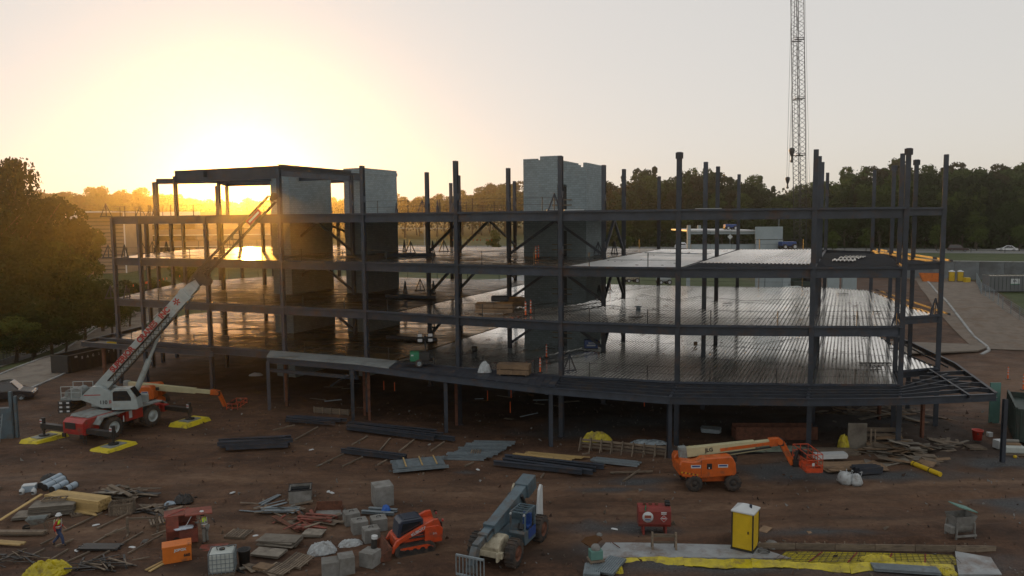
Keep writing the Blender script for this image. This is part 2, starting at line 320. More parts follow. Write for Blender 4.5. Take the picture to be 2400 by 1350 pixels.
dark = np.clip(sstep(57, 63, q)*(1-sstep(92, 96, q))*(X > -32)*(X < 36)*.75+.6*blob(2030, 1215, 3.2, .35)+.8*blob(1330, 1300, 2.2, 1.2)+.5*blob(1330, 1230, 2, .6)+.6*blob(450, 1330, 5, 1)+.5*blob(60, 1300, 4, 1), 0, 1)  # shade under the frame put into the ground colour, plus mud patches
trk = np.zeros_like(X)
for yc, sl_, amp, wd_, st in [(48.6, -.03, 1.2, 2.3, 1.0), (43.2, .05, .8, 1.6, .9), (55.2, -.12, 1.0, 1.6, .7), (38.6, .16, .6, 1.0, .7), (46.0, .10, .9, 1.2, .6)]:
    dd_ = Y-(yc+amp*np.sin(X*.09+yc)+sl_*X); rut = .68+.32*np.cos(dd_*4.1+9*shade_noise(X/9, Y/9, int(yc)))
    trk = np.maximum(trk, st*np.exp(-(dd_/wd_)**2)*(.25+.75*rut)*(.3+.9*shade_noise(X/3.5, Y/1.8, 51)))
trk = np.clip(np.maximum(trk, .8*sstep(66, 80, X-0*Y)*0+.9*np.exp(-(((X-50-(Y-60)*.25)/9)**2+((Y-72)/14)**2))), 0, 1)*(1-gr*.8)
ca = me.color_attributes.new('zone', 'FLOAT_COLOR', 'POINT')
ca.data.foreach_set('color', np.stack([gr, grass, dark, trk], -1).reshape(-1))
gm = bpy.data.materials.new('red clay ground'); gm.use_nodes = True; n = gm.node_tree; N = n.nodes; L = n.links; b = N['Principled BSDF']
tc = N.new('ShaderNodeTexCoord'); at = N.new('ShaderNodeAttribute'); at.attribute_name = 'zone'; sp = N.new('ShaderNodeSeparateColor'); L.new(at.outputs['Color'], sp.inputs[0])
def noise(sc, det=8, rough=.6, stretch=None):
    z = N.new('ShaderNodeTexNoise'); z.inputs['Scale'].default_value = sc; z.inputs['Detail'].default_value = det; z.inputs['Roughness'].default_value = rough
    if stretch: mp = N.new('ShaderNodeMapping'); mp.inputs['Scale'].default_value = stretch; mp.inputs['Rotation'].default_value = (0, 0, .1); L.new(tc.outputs['Object'], mp.inputs[0]); L.new(mp.outputs[0], z.inputs['Vector'])
    else: L.new(tc.outputs['Object'], z.inputs['Vector'])
    return z.outputs[0]
def ramp(src, stops):
    r = N.new('ShaderNodeValToRGB'); e = r.color_ramp.elements
    for i, (p, c) in enumerate(stops):
        x = e[i] if i < 2 else e.new(p); x.position = p; x.color = (*c, 1)
    L.new(src, r.inputs[0]); return r.outputs[0]
def mixc(f, a, c, mode='MIX'):
    m = N.new('ShaderNodeMix'); m.data_type = 'RGBA'; m.blend_type = mode
    (L.new(f, m.inputs[0]) if not isinstance(f, float) else setattr(m.inputs[0], 'default_value', f)); L.new(a, m.inputs[6]); L.new(c, m.inputs[7]); return m.outputs[2]
clay = ramp(noise(.26, 12, .72, (1, 1.5, 1)), [(.30, (.030, .017, .011)), (.46, (.066, .036, .022)), (.58, (.100, .054, .032)), (.72, (.130, .076, .047))])
fine = ramp(noise(5, 8, .75), [(.25, (.45, .45, .45)), (.5, (.95, .95, .95)), (.75, (1.6, 1.55, 1.5))])
clay = mixc(1.0, clay, fine, 'MULTIPLY')
track = ramp(noise(.8, 7, .68, (.4, 1.7, 1)), [(.40, (.55, .53, .52)), (.6, (1.15, 1.12, 1.1))]); clay = mixc(.55, clay, track, 'MULTIPLY'); peb = ramp(noise(16, 5, .8), [(.3, (.6, .6, .6)), (.7, (1.45, 1.42, 1.4))]); clay = mixc(.8, clay, peb, 'MULTIPLY')
grv = ramp(noise(9, 6, .8), [(.3, (.022, .024, .027)), (.5, (.058, .060, .062)), (.7, (.125, .13, .135))])
gss = ramp(noise(1.4, 8, .7), [(.3, (.020, .034, .010)), (.5, (.045, .066, .018)), (.7, (.085, .095, .03))])
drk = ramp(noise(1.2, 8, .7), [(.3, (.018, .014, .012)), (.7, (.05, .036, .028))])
lt = ramp(noise(2.0, 9, .75, (.8, 1.6, 1)), [(.3, (.09, .053, .034)), (.5, (.165, .100, .063)), (.7, (.24, .16, .105))]); clay = mixc(at.outputs['Alpha'], clay, lt)
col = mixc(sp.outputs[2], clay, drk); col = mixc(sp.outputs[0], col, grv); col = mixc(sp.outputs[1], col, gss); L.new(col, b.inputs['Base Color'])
rr = N.new('ShaderNodeMapRange'); rr.inputs['From Min'].default_value = .35; rr.inputs['From Max'].default_value = .65; rr.inputs['To Min'].default_value = .72; rr.inputs['To Max'].default_value = .97; L.new(noise(.35, 6, .6), rr.inputs[0]); L.new(rr.outputs[0], b.inputs['Roughness'])
b.inputs['Specular IOR Level'].default_value = .3
bp = N.new('ShaderNodeBump'); bp.inputs['Strength'].default_value = .9; bp.inputs['Distance'].default_value = .06; L.new(noise(7, 8, .75), bp.inputs['Height']); L.new(bp.outputs[0], b.inputs['Normal'])
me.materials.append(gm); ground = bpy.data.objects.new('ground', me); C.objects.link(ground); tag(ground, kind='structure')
# ---------------------------------------------------------------- haze
hz = MB().box((0, 385, 30), (1060, 890, 66.4)).obj('haze', [], None); tag(hz, kind='stuff')
hm = bpy.data.materials.new('morning haze'); hm.use_nodes = True; hn = hm.node_tree; hn.nodes.clear()
pv = hn.nodes.new('ShaderNodeVolumePrincipled'); pv.inputs['Color'].default_value = (.96, .89, .76, 1); pv.inputs['Density'].default_value = .00033; pv.inputs['Anisotropy'].default_value = .92
ho = hn.nodes.new('ShaderNodeOutputMaterial'); hn.links.new(pv.outputs[0], ho.inputs['Volume']); hz.data.materials.append(hm)
hz.display_type = 'WIRE'
# ---------------------------------------------------------------- roads, paths, verges
def ribbon(name, pts, wd, m, off=.06, kind='structure', thick=.0, step=3.0):
    """a strip along world points; wd = width or (left, right) offsets"""
    P = [Vector((p[0], p[1], 0)) for p in pts]; R = []
    for a, c in zip(P[:-1], P[1:]):
        k = max(1, int((c-a).length/step)); R += [a.lerp(c, i/k) for i in range(k)]
    R.append(P[-1]); vs = []; fs = []; l, r = wd if isinstance(wd, tuple) else (-wd/2, wd/2)
    nw = max(1, int(abs(r-l)/2.5))
    for i, p in enumerate(R):
        t = (R[min(i+1, len(R)-1)]-R[max(i-1, 0)]).normalized(); s = V(t.y, -t.x, 0)
        for j in range(nw+1):
            p2 = p+s*(l+(r-l)*j/nw); vs.append((p2.x, p2.y, float(gz(p2.x, p2.y, False))+off))
    k = nw+1
    fs = [(i*k+j, i*k+j+1, (i+1)*k+j+1, (i+1)*k+j) for i in range(len(R)-1) for j in range(nw)]; b = MB().add(vs, fs, 0, True)
    if thick:
        n0 = len(vs); b.add([(x, y, z-thick) for x, y, z in vs], [])
        for i in range(len(R)-1):
            for j in (0, nw):
                b.f.append((i*k+j, (i+1)*k+j, n0+(i+1)*k+j, n0+i*k+j)); b.mi.append(0); b.sm.append(False)
        b.f += [tuple(range(0, k))+tuple(n0+j for j in range(k-1, -1, -1)), tuple((len(R)-1)*k+j for j in range(k))+tuple(n0+(len(R)-1)*k+j for j in range(k-1, -1, -1))]; b.mi += [0, 0]; b.sm += [False, False]
    o = b.obj(name, m); tag(o, kind=kind); return o
rd = lambda x: V(x, (243-QX*x)/QY, 0)
ribbon('highway', [rd(-140), rd(-40), rd(60), rd(160), rd(260)], 27, mat('worn grey highway', (.17, .175, .175), .8, 0, .12, .5, (.12, .12, .115), .3), .05)
for o_, w_, in ((-13.0, .15), (13.0, .15), (-6.5, .1), (6.5, .1), (-.2, .12), (.2, .12)): ribbon('road_marking', [rd(-140), rd(60), rd(260)], (o_-w_/2, o_+w_/2), 'yel' if abs(o_) < 1 else 'white', .065)
drv = [T(2215, 652), T(2235, 680), T(2275, 720), T(2330, 770), T(2395, 822)]
ribbon('driveway', [drv[0]+V(3, 22, 0)]+drv, 10.5, mat('worn dusty asphalt', (.155, .125, .098), .9, 0, .25, .8, (.13, .085, .055), .3, .3, 40), .07, step=2)
ribbon('kerb', [T(2166, 648), T(2200, 690), T(2240, 735), T(2283, 790), T(2312, 812), T(2318, 822), T(2300, 832)], .35, 'conc', .15, thick=.3, step=1)
isl = [T(*p) for p in [(2080, 800), (2200, 797), (2306, 800), (2316, 815), (2290, 828), (2200, 833), (2120, 835)]]
tag(MB().ext([(p.x, p.y) for p in isl], 0, .16, ax='z').obj('traffic_island', mat('dusty island paving', (.15, .125, .10), .9, 0, .2, 1), None, (0, 0, .3)), kind='structure')
lp = [T(-40, 925), T(60, 885), T(150, 845), T(230, 805), T(285, 765), T(330, 735), T(400, 712), T(520, 690)]
ribbon('concrete_road', lp, 7.0, mat('tan concrete paving', (.19, .165, .135), .85, 0, .25, .6, (.10, .07, .05), .35, .2, 30), .06, step=1.5)
ribbon('kerb', lp, (-3.75, -3.45), 'conc', .16, thick=.3, step=1)
ribbon('kerb', lp, (3.45, 3.75), 'conc', .16, thick=.3, step=1)
fp = [T(-40, 872), T(40, 845), T(120, 815), T(190, 780), T(250, 742), T(300, 715)]
ribbon('footpath', fp, 1.6, 'conc', .05, step=1.5)
ribbon('side_road', [V(-60, 150, 0), V(-30, 160, 0), V(0, 170, 0), V(14, 200, 0), V(20, 255, 0)], 8, 'conc', .08)
# low wall with a railing along the footpath
t = thing('railing_wall', 'low pale concrete wall with dark railing beside the wooded bank', 'wall', fp[0])
wb = MB(); rb = MB()
FP = []
for a, c in zip(fp[:-1], fp[1:]):
    k = max(1, int((Vector(c)-Vector(a)).length/1.6)); FP += [Vector(a).lerp(Vector(c), i/k) for i in range(k)]
off = V(-1.0, .9, 0)
for a, c in zip(FP[:-1], FP[1:]):
    a = a+off; c = c+off; a.z = gzs(a.x, a.y); c.z = gzs(c.x, c.y); a0 = a-Vector(fp[0]); c0 = c-Vector(fp[0])
    wb.bar(a0+V(0, 0, .2), c0+V(0, 0, .2), .28, 1.0); 
    for h_ in (.95, 1.3, 1.7): rb.bar(a0+V(0, 0, h_), c0+V(0, 0, h_), .06)
wb.obj('wall', 'conc', t); rb.obj('handrail', 'black', t)
pm = MB().base((0, 0, 0), (.07, .07, 1.1)).mesh('post', 'black')
for i, a in enumerate(FP): a = a+off; inst(pm, 'post', a-Vector(fp[0])+V(0, 0, gzs(a.x, a.y)-a.z+.65), parent=t)
# retaining wall below the highway: panels with pilasters
rw0 = V(57, (187.2-QX*57)/QY, 0); rw1 = V(150, (187.2-QX*150)/QY, 0); rl = (rw1-rw0).length; ra = math.atan2(rw1.y-rw0.y, rw1.x-rw0.x)
t = thing('retaining_wall', 'long blue grey retaining wall below the highway verge', 'wall', (rw0.x, rw0.y, 3), ra)
pw = MB().base((0, 0, 0), (4.46, 1.0, 4.15)).mesh('panel', mat('blue grey wall concrete', (.155, .175, .19), .9, 0, .2, .35, (.09, .095, .10), .4, .2, 12))
for i in range(int(rl/4.5)): inst(pw, 'panel', (2.25+i*4.5, -.05*(i % 2), 0), 0, t)
MB().base((rl/2, -.05, 4.16), (rl, 1.2, .14)).obj('coping', 'conc', t)
# ---------------------------------------------------------------- trees
def leafmat(name, c1, c2, tr=.4):
    m = bpy.data.materials.new(name); m.use_nodes = True; n = m.node_tree; N = n.nodes; L = n.links; N.clear()
    oi = N.new('ShaderNodeObjectInfo'); tc = N.new('ShaderNodeTexCoord'); nz = N.new('ShaderNodeTexNoise'); nz.inputs['Scale'].default_value = .45; nz.inputs['Detail'].default_value = 3
    L.new(tc.outputs['Object'], nz.inputs['Vector']); ad = N.new('ShaderNodeMath'); ad.operation = 'ADD'; L.new(nz.outputs[0], ad.inputs[0])
    mr = N.new('ShaderNodeMapRange'); mr.inputs['To Min'].default_value = -.32; mr.inputs['To Max'].default_value = .32; L.new(oi.outputs['Random'], mr.inputs[0]); L.new(mr.outputs[0], ad.inputs[1])
    mx = N.new('ShaderNodeMix'); mx.data_type = 'RGBA'; mx.inputs[6].default_value = (*c1, 1); mx.inputs[7].default_value = (*c2, 1); L.new(ad.outputs[0], mx.inputs[0])
    d = N.new('ShaderNodeBsdfDiffuse'); tl = N.new('ShaderNodeBsdfTranslucent'); ms = N.new('ShaderNodeMixShader'); ms.inputs[0].default_value = tr
    L.new(mx.outputs[2], d.inputs[0]); L.new(mx.outputs[2], tl.inputs[0]); L.new(d.outputs[0], ms.inputs[1]); L.new(tl.outputs[0], ms.inputs[2])
    o = N.new('ShaderNodeOutputMaterial'); L.new(ms.outputs[0], o.inputs[0]); return m
LEAF = [leafmat('dark green leaves', (.012, .024, .007), (.036, .060, .016), .2), leafmat('spring green leaves', (.030, .055, .012), (.080, .110, .026), .3), leafmat('brownish green leaves', (.032, .030, .012), (.060, .052, .020), .22)]
def crown(seed, rx, h, n, leaf, lobes, m, pine=False, z0=0.0):
    rs = np.random.RandomState(seed); c = rs.randn(lobes, 3); c /= np.linalg.norm(c, axis=1)[:, None]; c *= rs.rand(lobes, 1)**.45
    c = c*np.array([rx*.72, rx*.72, h*.40]); lr = (.26+.24*rs.rand(lobes))*rx*1.05
    if pine:
        zz = rs.rand(lobes)**.8; ang = rs.rand(lobes)*6.283; rr_ = (1-zz)*.62*rx*(.4+.6*rs.rand(lobes)); c = np.stack([np.cos(ang)*rr_, np.sin(ang)*rr_, (zz-.5)*h], -1); lr = rx*(.34-.16*zz)
    k = rs.randint(0, lobes, n); d = rs.randn(n, 3); d[:, 2] += .35; d /= np.linalg.norm(d, axis=1)[:, None]
    p = c[k]+d*(lr[k]*(.62+.42*rs.rand(n)))[:, None]*np.array([1, 1, .8]); p[:, 2] += z0+h*.5
    nn = d+rs.randn(n, 3)*.7; nn /= np.linalg.norm(nn, axis=1)[:, None]
    a = np.cross(nn, rs.randn(n, 3)); a /= np.linalg.norm(a, axis=1)[:, None]; bq = np.cross(nn, a); s = (leaf*(.55+.9*rs.rand(n)))[:, None]
    vs = np.stack([p-a*s*.5, p+bq*s*.32, p+a*s*.5, p-bq*s*.32], 1).reshape(-1, 3)
    me = bpy.data.meshes.new('crown'); me.vertices.add(4*n); me.vertices.foreach_set('co', vs.reshape(-1)); me.loops.add(4*n); me.loops.foreach_set('vertex_index', np.arange(4*n)); me.polygons.add(n)
    me.polygons.foreach_set('loop_start', np.arange(n)*4); me.polygons.foreach_set('loop_total', np.full(n, 4)); me.update(); me.materials.append(m); return me
def trunk(seed, h, r, limbs=7, spread=.5):
    rs = np.random.RandomState(seed); b = MB(); p = V(0, 0, -.4); q = p
    for i in range(5):
        q = V(p.x+(rs.rand()-.5)*.05*h, p.y+(rs.rand()-.5)*.05*h, h*(i+1)/5); b.cyl(p, q, r*(1-i*.16), r*(1-(i+1)*.16), n=7, cap=False); p = q
    for i in range(limbs):
        z = h*(.35+.5*i/limbs); a = rs.rand()*6.28; l = h*spread*(.5+.5*rs.rand())*(1-.4*i/limbs)
        m_ = V(math.cos(a)*l*.5, math.sin(a)*l*.5, z+l*.35); b.cyl((0, 0, z), m_, r*.35, r*.22, n=5, cap=False); b.cyl(m_, V(math.cos(a)*l, math.sin(a)*l, z+l*.8), r*.22, r*.06, n=5, cap=False)
    return b.mesh('trunk', 'bark', True)
KIND = {}
def kind(k, specs): KIND[k] = specs
kind('big', [(crown(s, 5.6, 17, 3600, .85, 22, LEAF[m], z0=6.5), trunk(s, 17, .42)) for s, m in ((1, 0), (2, 0), (3, 1), (4, 1), (5, 2), (6, 1))])
kind('pine', [(crown(s, 4.2, 19, 3000, .75, 26, LEAF[0], True, z0=6), trunk(s, 22, .34, 9, .22)) for s in (11, 12)])
kind('small', [(crown(s, 2.1, 4.6, 1500, .34, 14, LEAF[1], z0=1.2), trunk(s, 4, .12)) for s in (21, 22, 23)])
kind('lush', [(crown(s, 5.2, 12, 6500, .5, 26, LEAF[m], z0=3.2), trunk(s, 11, .36)) for s, m in ((31, 0), (32, 1), (33, 0))])
kind('tall', [(crown(s, 7.5, 20, 9000, .6, 34, LEAF[0], z0=6), trunk(s, 20, .6, 10)) for s in (41, 42)])
kind('shrub', [(crown(s, 1.7, 2.4, 1300, .26, 12, LEAF[m], z0=.1), trunk(s, 1.8, .07)) for s, m in ((51, 0), (52, 1))])
KTOP = {}
for k_, L3_ in KIND.items():
    tops_ = []
    for cm_, tm_ in L3_:
        z_ = np.empty(len(cm_.vertices)*3); cm_.vertices.foreach_get('co', z_); tops_.append(float(np.percentile(z_[2::3], 99.7)))
    KTOP[k_] = sum(tops_)/len(tops_)
def tree(k, v, x, y, sc, name, label, cat='tree', group=None, zs=1.0, dz=0):
    cm, tm = KIND[k][v % len(KIND[k])]; t = thing(name, label, cat, (x, y, gzs(x, y)-.1+dz), random.random()*6.28, group); t.scale = (sc, sc, sc*zs)
    inst(cm, 'crown', (0, 0, 0), parent=t); inst(tm, 'trunk', (0, 0, 0), parent=t); return t
rt = random.Random(5)
# wood beyond the highway, right of the rear tower
lab = 'dense leafy tree in the dark wood beyond the highway on the right'
HH = [(1430, 438), (1470, 420), (1500, 415), (1545, 422), (1600, 418), (1640, 410), (1680, 416), (1720, 418), (1755, 424), (1790, 445), (1820, 462), (1850, 460), (1900, 450), (1935, 430), (1970, 412), (2000, 405), (2045, 390), (2090, 405), (2130, 412), (2180, 402), (2240, 398), (2300, 402), (2350, 405), (2400, 400), (2450, 398)]
def top_at(u):
    for (a, b_), (c, d_) in zip(HH[:-1], HH[1:]):
        if a <= u <= c: return b_+(d_-b_)*(u-a)/(c-a)
    return 430 if u < 1430 else 400
hk = KTOP
for row, (q0, n_, drop) in enumerate([(290, 40, 0), (276, 44, 24), (267, 46, 52), (262, 40, 95)]):
    for i in range(n_):
        u = 1405+(2480-1405)*(i+.5*(row % 2)+rt.uniform(-.3, .3))/n_
        if row >= 2 and u < 1440: continue
        kx = (u-1200)/F; y = q0/(QX*kx+QY)+rt.uniform(-4, 4); x = kx*y; k = 'lush' if row == 3 else ('pine' if rt.random() < .16 else 'big')
        z0 = gzs(x, y); tp = ZA(u, top_at(u)-13+drop+rt.uniform(-16, 15), y).z; sc = max(.45, (tp-z0)/hk[k])
        tree(k, rt.randrange(6), x, y, min(sc, 1.15)*.95, 'forest_tree', lab, group='trees of the wood beyond the highway', zs=sc/(min(sc, 1.15)*.95))
nu = 16000; rsu = np.random.RandomState(14); ux = rsu.uniform(1405, 2480, nu); uq = rsu.uniform(257, 296, nu); kx = (ux-1200)/F; uy = uq/(QX*kx+QY); uxx = kx*uy; uz = gz(uxx, uy, False)+rsu.rand(nu)**1.2*(4.5+4*shade_noise(uxx/9, uy/9, 41))
dd = rsu.randn(nu, 3); dd /= np.linalg.norm(dd, axis=1)[:, None]; aa = np.cross(dd, rsu.randn(nu, 3)); aa /= np.linalg.norm(aa, axis=1)[:, None]; bb = np.cross(dd, aa); pp = np.stack([uxx, uy, uz], -1); ss = rsu.uniform(.7, 1.5, (nu, 1))
uvv = np.stack([pp-aa*ss*.5, pp+bb*ss*.4, pp+aa*ss*.5, pp-bb*ss*.4], 1).reshape(-1, 3)
uo = MB(); uo.v = [tuple(p) for p in uvv]; uo.f = [(4*i, 4*i+1, 4*i+2, 4*i+3) for i in range(nu)]; uo.mi = [0]*nu; uo.sm = [False]*nu
uo = bpy.data.objects.new('undergrowth', uo.mesh('undergrowth', LEAF[0])); C.objects.link(uo); tag(uo, kind='stuff')
# hazy tree line on the skyline behind the building and the office block
HL = [(90, 455), (150, 458), (250, 452), (330, 452), (420, 462), (480, 470), (560, 474), (640, 474), (760, 470), (960, 464), (1060, 464), (1130, 452), (1170, 436), (1200, 436), (1300, 450), (1440, 450)]
lab = 'hazy tree on the distant skyline behind the frame and the office block'
for row, (y0, n_, drop) in enumerate([(430, 56, 0), (405, 60, 10)]):
    for i in range(n_):
        u = 80+(1430-80)*(i+rt.uniform(-.35, .35))/n_; y = y0+rt.uniform(-10, 10); x = (u-1200)/F*y
        tp = [b_+(d_-b_)*(u-a)/(c-a) for (a, b_), (c, d_) in zip(HL[:-1], HL[1:]) if a <= u <= c]; tp = (tp or [460])[0]-6+drop+rt.uniform(-6, 7)
        z0 = gzs(x, y); sc = (ZA(u, tp, y).z-z0)/KTOP['big']; s2 = max(sc, .75)
        tree('big', rt.randrange(6), x, y, s2*1.05, 'skyline_tree', lab, group='trees on the distant skyline', zs=sc/(s2*1.05))
tree('tall', 0, ZA(345, 445, 330).x, 330, .95, 'skyline_tree', 'round crowned tree standing above the skyline left of the roof frame')
# far wood as one mass behind the rows
fwd = crown(77, 1, 1, 10, .1, 4, LEAF[0])
nF = 26000; rsf = np.random.RandomState(4); fx = rsf.uniform(-330, 330, nF); fy = rsf.uniform(445, 500, nF); fz = gz(fx, fy, False)+rsf.rand(nF)**.6*(13+9*shade_noise(fx/17, fy/17, 31)); 
dd = rsf.randn(nF, 3); dd /= np.linalg.norm(dd, axis=1)[:, None]; aa = np.cross(dd, rsf.randn(nF, 3)); aa /= np.linalg.norm(aa, axis=1)[:, None]; bb = np.cross(dd, aa); pp = np.stack([fx, fy, fz], -1); ss = rsf.uniform(1.2, 2.6, (nF, 1))
vv = np.stack([pp-aa*ss*.5, pp+bb*ss*.4, pp+aa*ss*.5, pp-bb*ss*.4], 1).reshape(-1, 3)
fo = MB(); fo.v = [tuple(p) for p in vv]; fo.f = [(4*i, 4*i+1, 4*i+2, 4*i+3) for i in range(nF)]; fo.mi = [0]*nF; fo.sm = [False]*nF
fo = bpy.data.objects.new('far_wood', fo.mesh('far_wood', LEAF[0])); C.objects.link(fo); tag(fo, kind='stuff')
# left bank: tall dark tree, then bushy trees stepping down to the path
tree('tall', 1, ZA(14, 400, 128).x, 128, .8, 'tall_tree', 'tallest dark tree at the left edge rising above the skyline', zs=(ZA(20, 364, 128).z-gzs(-84, 128))/KTOP['tall']/.8)
tree('tall', 0, ZA(85, 460, 140).x, 140, .85, 'tall_tree', 'dark tree just right of the tallest tree on the left bank', zs=(ZA(85, 446, 140).z-gzs(-88, 140))/(KTOP['tall']*.85))
BL = ['tall dark tree cut by the left edge behind the tallest tree', 'rounded tree in the haze right behind the two dark left trees', 'hazy tree in front of the banded office block corner', 'big bushy tree below the tallest tree at the left edge', 'big bushy tree between the tallest tree and the office block', 'bushy tree cut by the left edge halfway down the bank', 'bushy tree in the second tier of the bank below the tallest tree', 'bushy tree in front of the office block, left of the frame', 'bushy tree at the foot of the office block, just left of the first column', 'tree seen between the first two columns of the frame', 'dark bush like tree low on the bank near the left edge', 'bushy tree low on the bank in the middle of the slope', 'bushy tree low on the bank left of the end of the railing', 'hazy tree seen behind the third column of the frame', 'small bushy tree where the railing passes out of sight', 'low bushy tree cut by the left edge above the path', 'hazy tree seen behind the crane boom head', 'lowest bushy tree of the bank just above the path wall', 'low bushy tree above the path wall near the dumpster', 'small tree by the path bend left of the first column']
k = 0
for (u, v, y, kd, sc) in [(-30, 470, 120, 'tall', .8), (150, 470, 150, 'big', .9), (200, 530, 160, 'big', .75), (40, 560, 112, 'lush', 1.15), (120, 575, 118, 'lush', 1.1), (-20, 640, 104, 'lush', 1.0), (70, 665, 106, 'lush', .95), (165, 640, 122, 'lush', .95), (235, 655, 132, 'lush', .85), (300, 655, 150, 'lush', .8), (30, 745, 99, 'lush', .75), (115, 735, 104, 'lush', .7), (190, 705, 114, 'lush', .7), (360, 660, 160, 'lush', .75), (260, 700, 126, 'lush', .6), (-25, 775, 96, 'lush', .7), (430, 655, 175, 'lush', .8), (75, 790, 99, 'lush', .5), (150, 765, 106, 'lush', .5), (300, 690, 138, 'lush', .55)]:
    p = ZA(u, v, y); g = gzs(p.x, y); hgt = KTOP[kd]*sc
    tree(kd, k, p.x, y, sc, 'bank_tree', BL[k], group='bushy trees on the left bank', zs=max(.55, (p.z-g)/hgt)); k += 1
for i in range(16):
    u = rt.uniform(-20, 230); v = 852-u*.42-rt.uniform(8, 60); p = T(u, v)
    tree('shrub', i, p.x, p.y, rt.uniform(.8, 1.5), 'shrub', 'low leafy shrub at the foot of the wooded bank', 'shrub', 'shrubs at the foot of the bank')
# young trees on the verge
for u, v, y, sc, l in [(1468, 583, 205, 1.05, 'pale spring green young tree on the grass behind the second row of columns'), (1950, 580, 190, 1.1, 'young light green tree on the verge right of the lattice boom'), (2030, 585, 214, 1.1, 'brownish young tree on the verge between the right hand columns'), (2195, 580, 214, 1.2, 'young tree on the far verge beside the right corner column'), (2290, 580, 212, 1.2, 'young tree on the far verge above the two parked toilets'), (2390, 578, 208, 1.2, 'young tree on the far verge at the right edge'), (1160, 585, 215, 1.3, 'young light green tree seen under the chevron brace')]:
    x = (u-1200)/F*y; tree('small', int(u), x, y, sc, 'young_tree', l, group='young trees along the highway')
# ---------------------------------------------------------------- steel frame building
LV = {0: 0.0, 1: 4.91, 2: 9.18, 3: 13.45, 4: 17.71, 5: 21.96}
DV = V(.40, .9165, 0); DU = V(.9165, -.40, 0)
FRN = {'A': (-41.7, 80.7), 'B': (-38.1, 78.9), 'C': (-29.8, 75.2), 'D': (-21.4, 71.5), 'E': (-13.0, 67.8), 'F': (-4.5, 63.2), 'G': (3.8, 59.4), 'H': (12.3, 56.7), 'I': (21.8, 55.5), 'J': (28.2, 55.1)}
CP = {k: V(x, y, 0) for k, (x, y) in FRN.items()}
for k, ts in {'B': (11.3, 18.2, 33.6), 'C': (11.3, 18.2, 33.6), 'D': (11.3, 18.2, 33.6), 'E': (11.3, 18.2, 33.6), 'F': (10.6, None, 33.2), 'G': (11.4, 18.2, 33.6), 'H': (11.4, 18.2, 33.6), 'I': (6.9, 14.4, 33.2)}.items():
    for i, t_ in enumerate(ts):
        if t_: CP[k+str(i+2)] = CP[k]+DV*t_
for k, (x, y) in {'J2': (30.2, 59.9), 'K': (34.3, 61.2), 'K2': (34.8, 66.6), 'K3': (36.6, 74.1), 'K4': (38.3, 81.7), 'P': (-42.6, 90), 'P2': (-42.8, 93), 'P3': (-42.6, 96.5), 'P4': (-43, 101), 'Q': (-39.5, 104), 'Q2': (-37.6, 107), 'Z4': (-34.3, 110.5)}.items(): CP[k] = V(x, y, 0)
TOP5 = [k for k in CP if k not in ('A', 'B', 'C', 'B2', 'B3', 'B4', 'P', 'P3', 'P4', 'Q2', 'Z4', 'F4')]
B0 = CP['G'].copy()
bld = thing('steel_frame_building', 'unfinished dark steel frame of four open floors filling the middle of the site', 'building frame', B0)
L_ = lambda k, lv, dz=0: CP[k]-B0+V(0, 0, LV[lv]+dz)
def col_mesh(h, plate=False):
    b = MB().ib((0, 0, 0), (0, 0, h), .36, .34, .035, .03, up=(.40, .9165, 0))
    b.base((0, 0, 0), (.55, .55, .05), .41)
    for z in (4.91, 9.18, 13.45, 17.71):
        if z+1.3 < h: b.base((0, 0, z+1.0), (.30, .385, .55), -.41)
    if plate: b.box((0, 0, h-.25), (.55, .06, .45), -.41); b.box((0, 0, h-.25), (.06, .55, .45), -.41)
    return b.mesh('column', 'steel')
cm5 = col_mesh(21.9); cm5p = col_mesh(21.9, True); cm4 = col_mesh(17.6)
for k in CP: inst(cm5p if k in ('H', 'J', 'K2', 'K3') else (cm5 if k in TOP5 else cm4), 'column', (*(CP[k]-B0).xy, 0), 0, bld)
def beam(a, b, h=.6, w=.24, par=bld, name='beam', m='steel'):
    return MB().ib(a, b, h, w).obj(name, m, par)
outer = ['A', 'B', 'C', 'D', 'E', 'F', 'G', 'H', 'I', 'J', 'J2', 'K', 'K2', 'K3', 'K4', 'I4', 'H4', 'G4', 'F4', 'E4', 'D4', 'C4', 'B4', 'Z4', 'Q2', 'P4', 'P2', 'A']
for lv in (1, 2, 3, 4):
    for a, c in zip(outer[:-1], outer[1:]):
        h = .66 if a in 'ABCDEFGHIJ' and c in 'BCDEFGHIJ' else .5
        beam(L_(a, lv, -.08-h/2), L_(c, lv, -.08-h/2), h, .27)
    for k in 'BCDEGHI':
        ks = [k]+[k+i for i in '234' if k+i in CP]
        for a, c in zip(ks[:-1], ks[1:]): beam(L_(a, lv, -.08-.27), L_(c, lv, -.08-.27), .54, .22)
    for r in '23':
        ks = [k+r for k in 'BCDEGHI']
        for a, c in zip(ks[:-1], ks[1:]): beam(L_(a, lv, -.08-.22), L_(c, lv, -.08-.22), .44, .2)
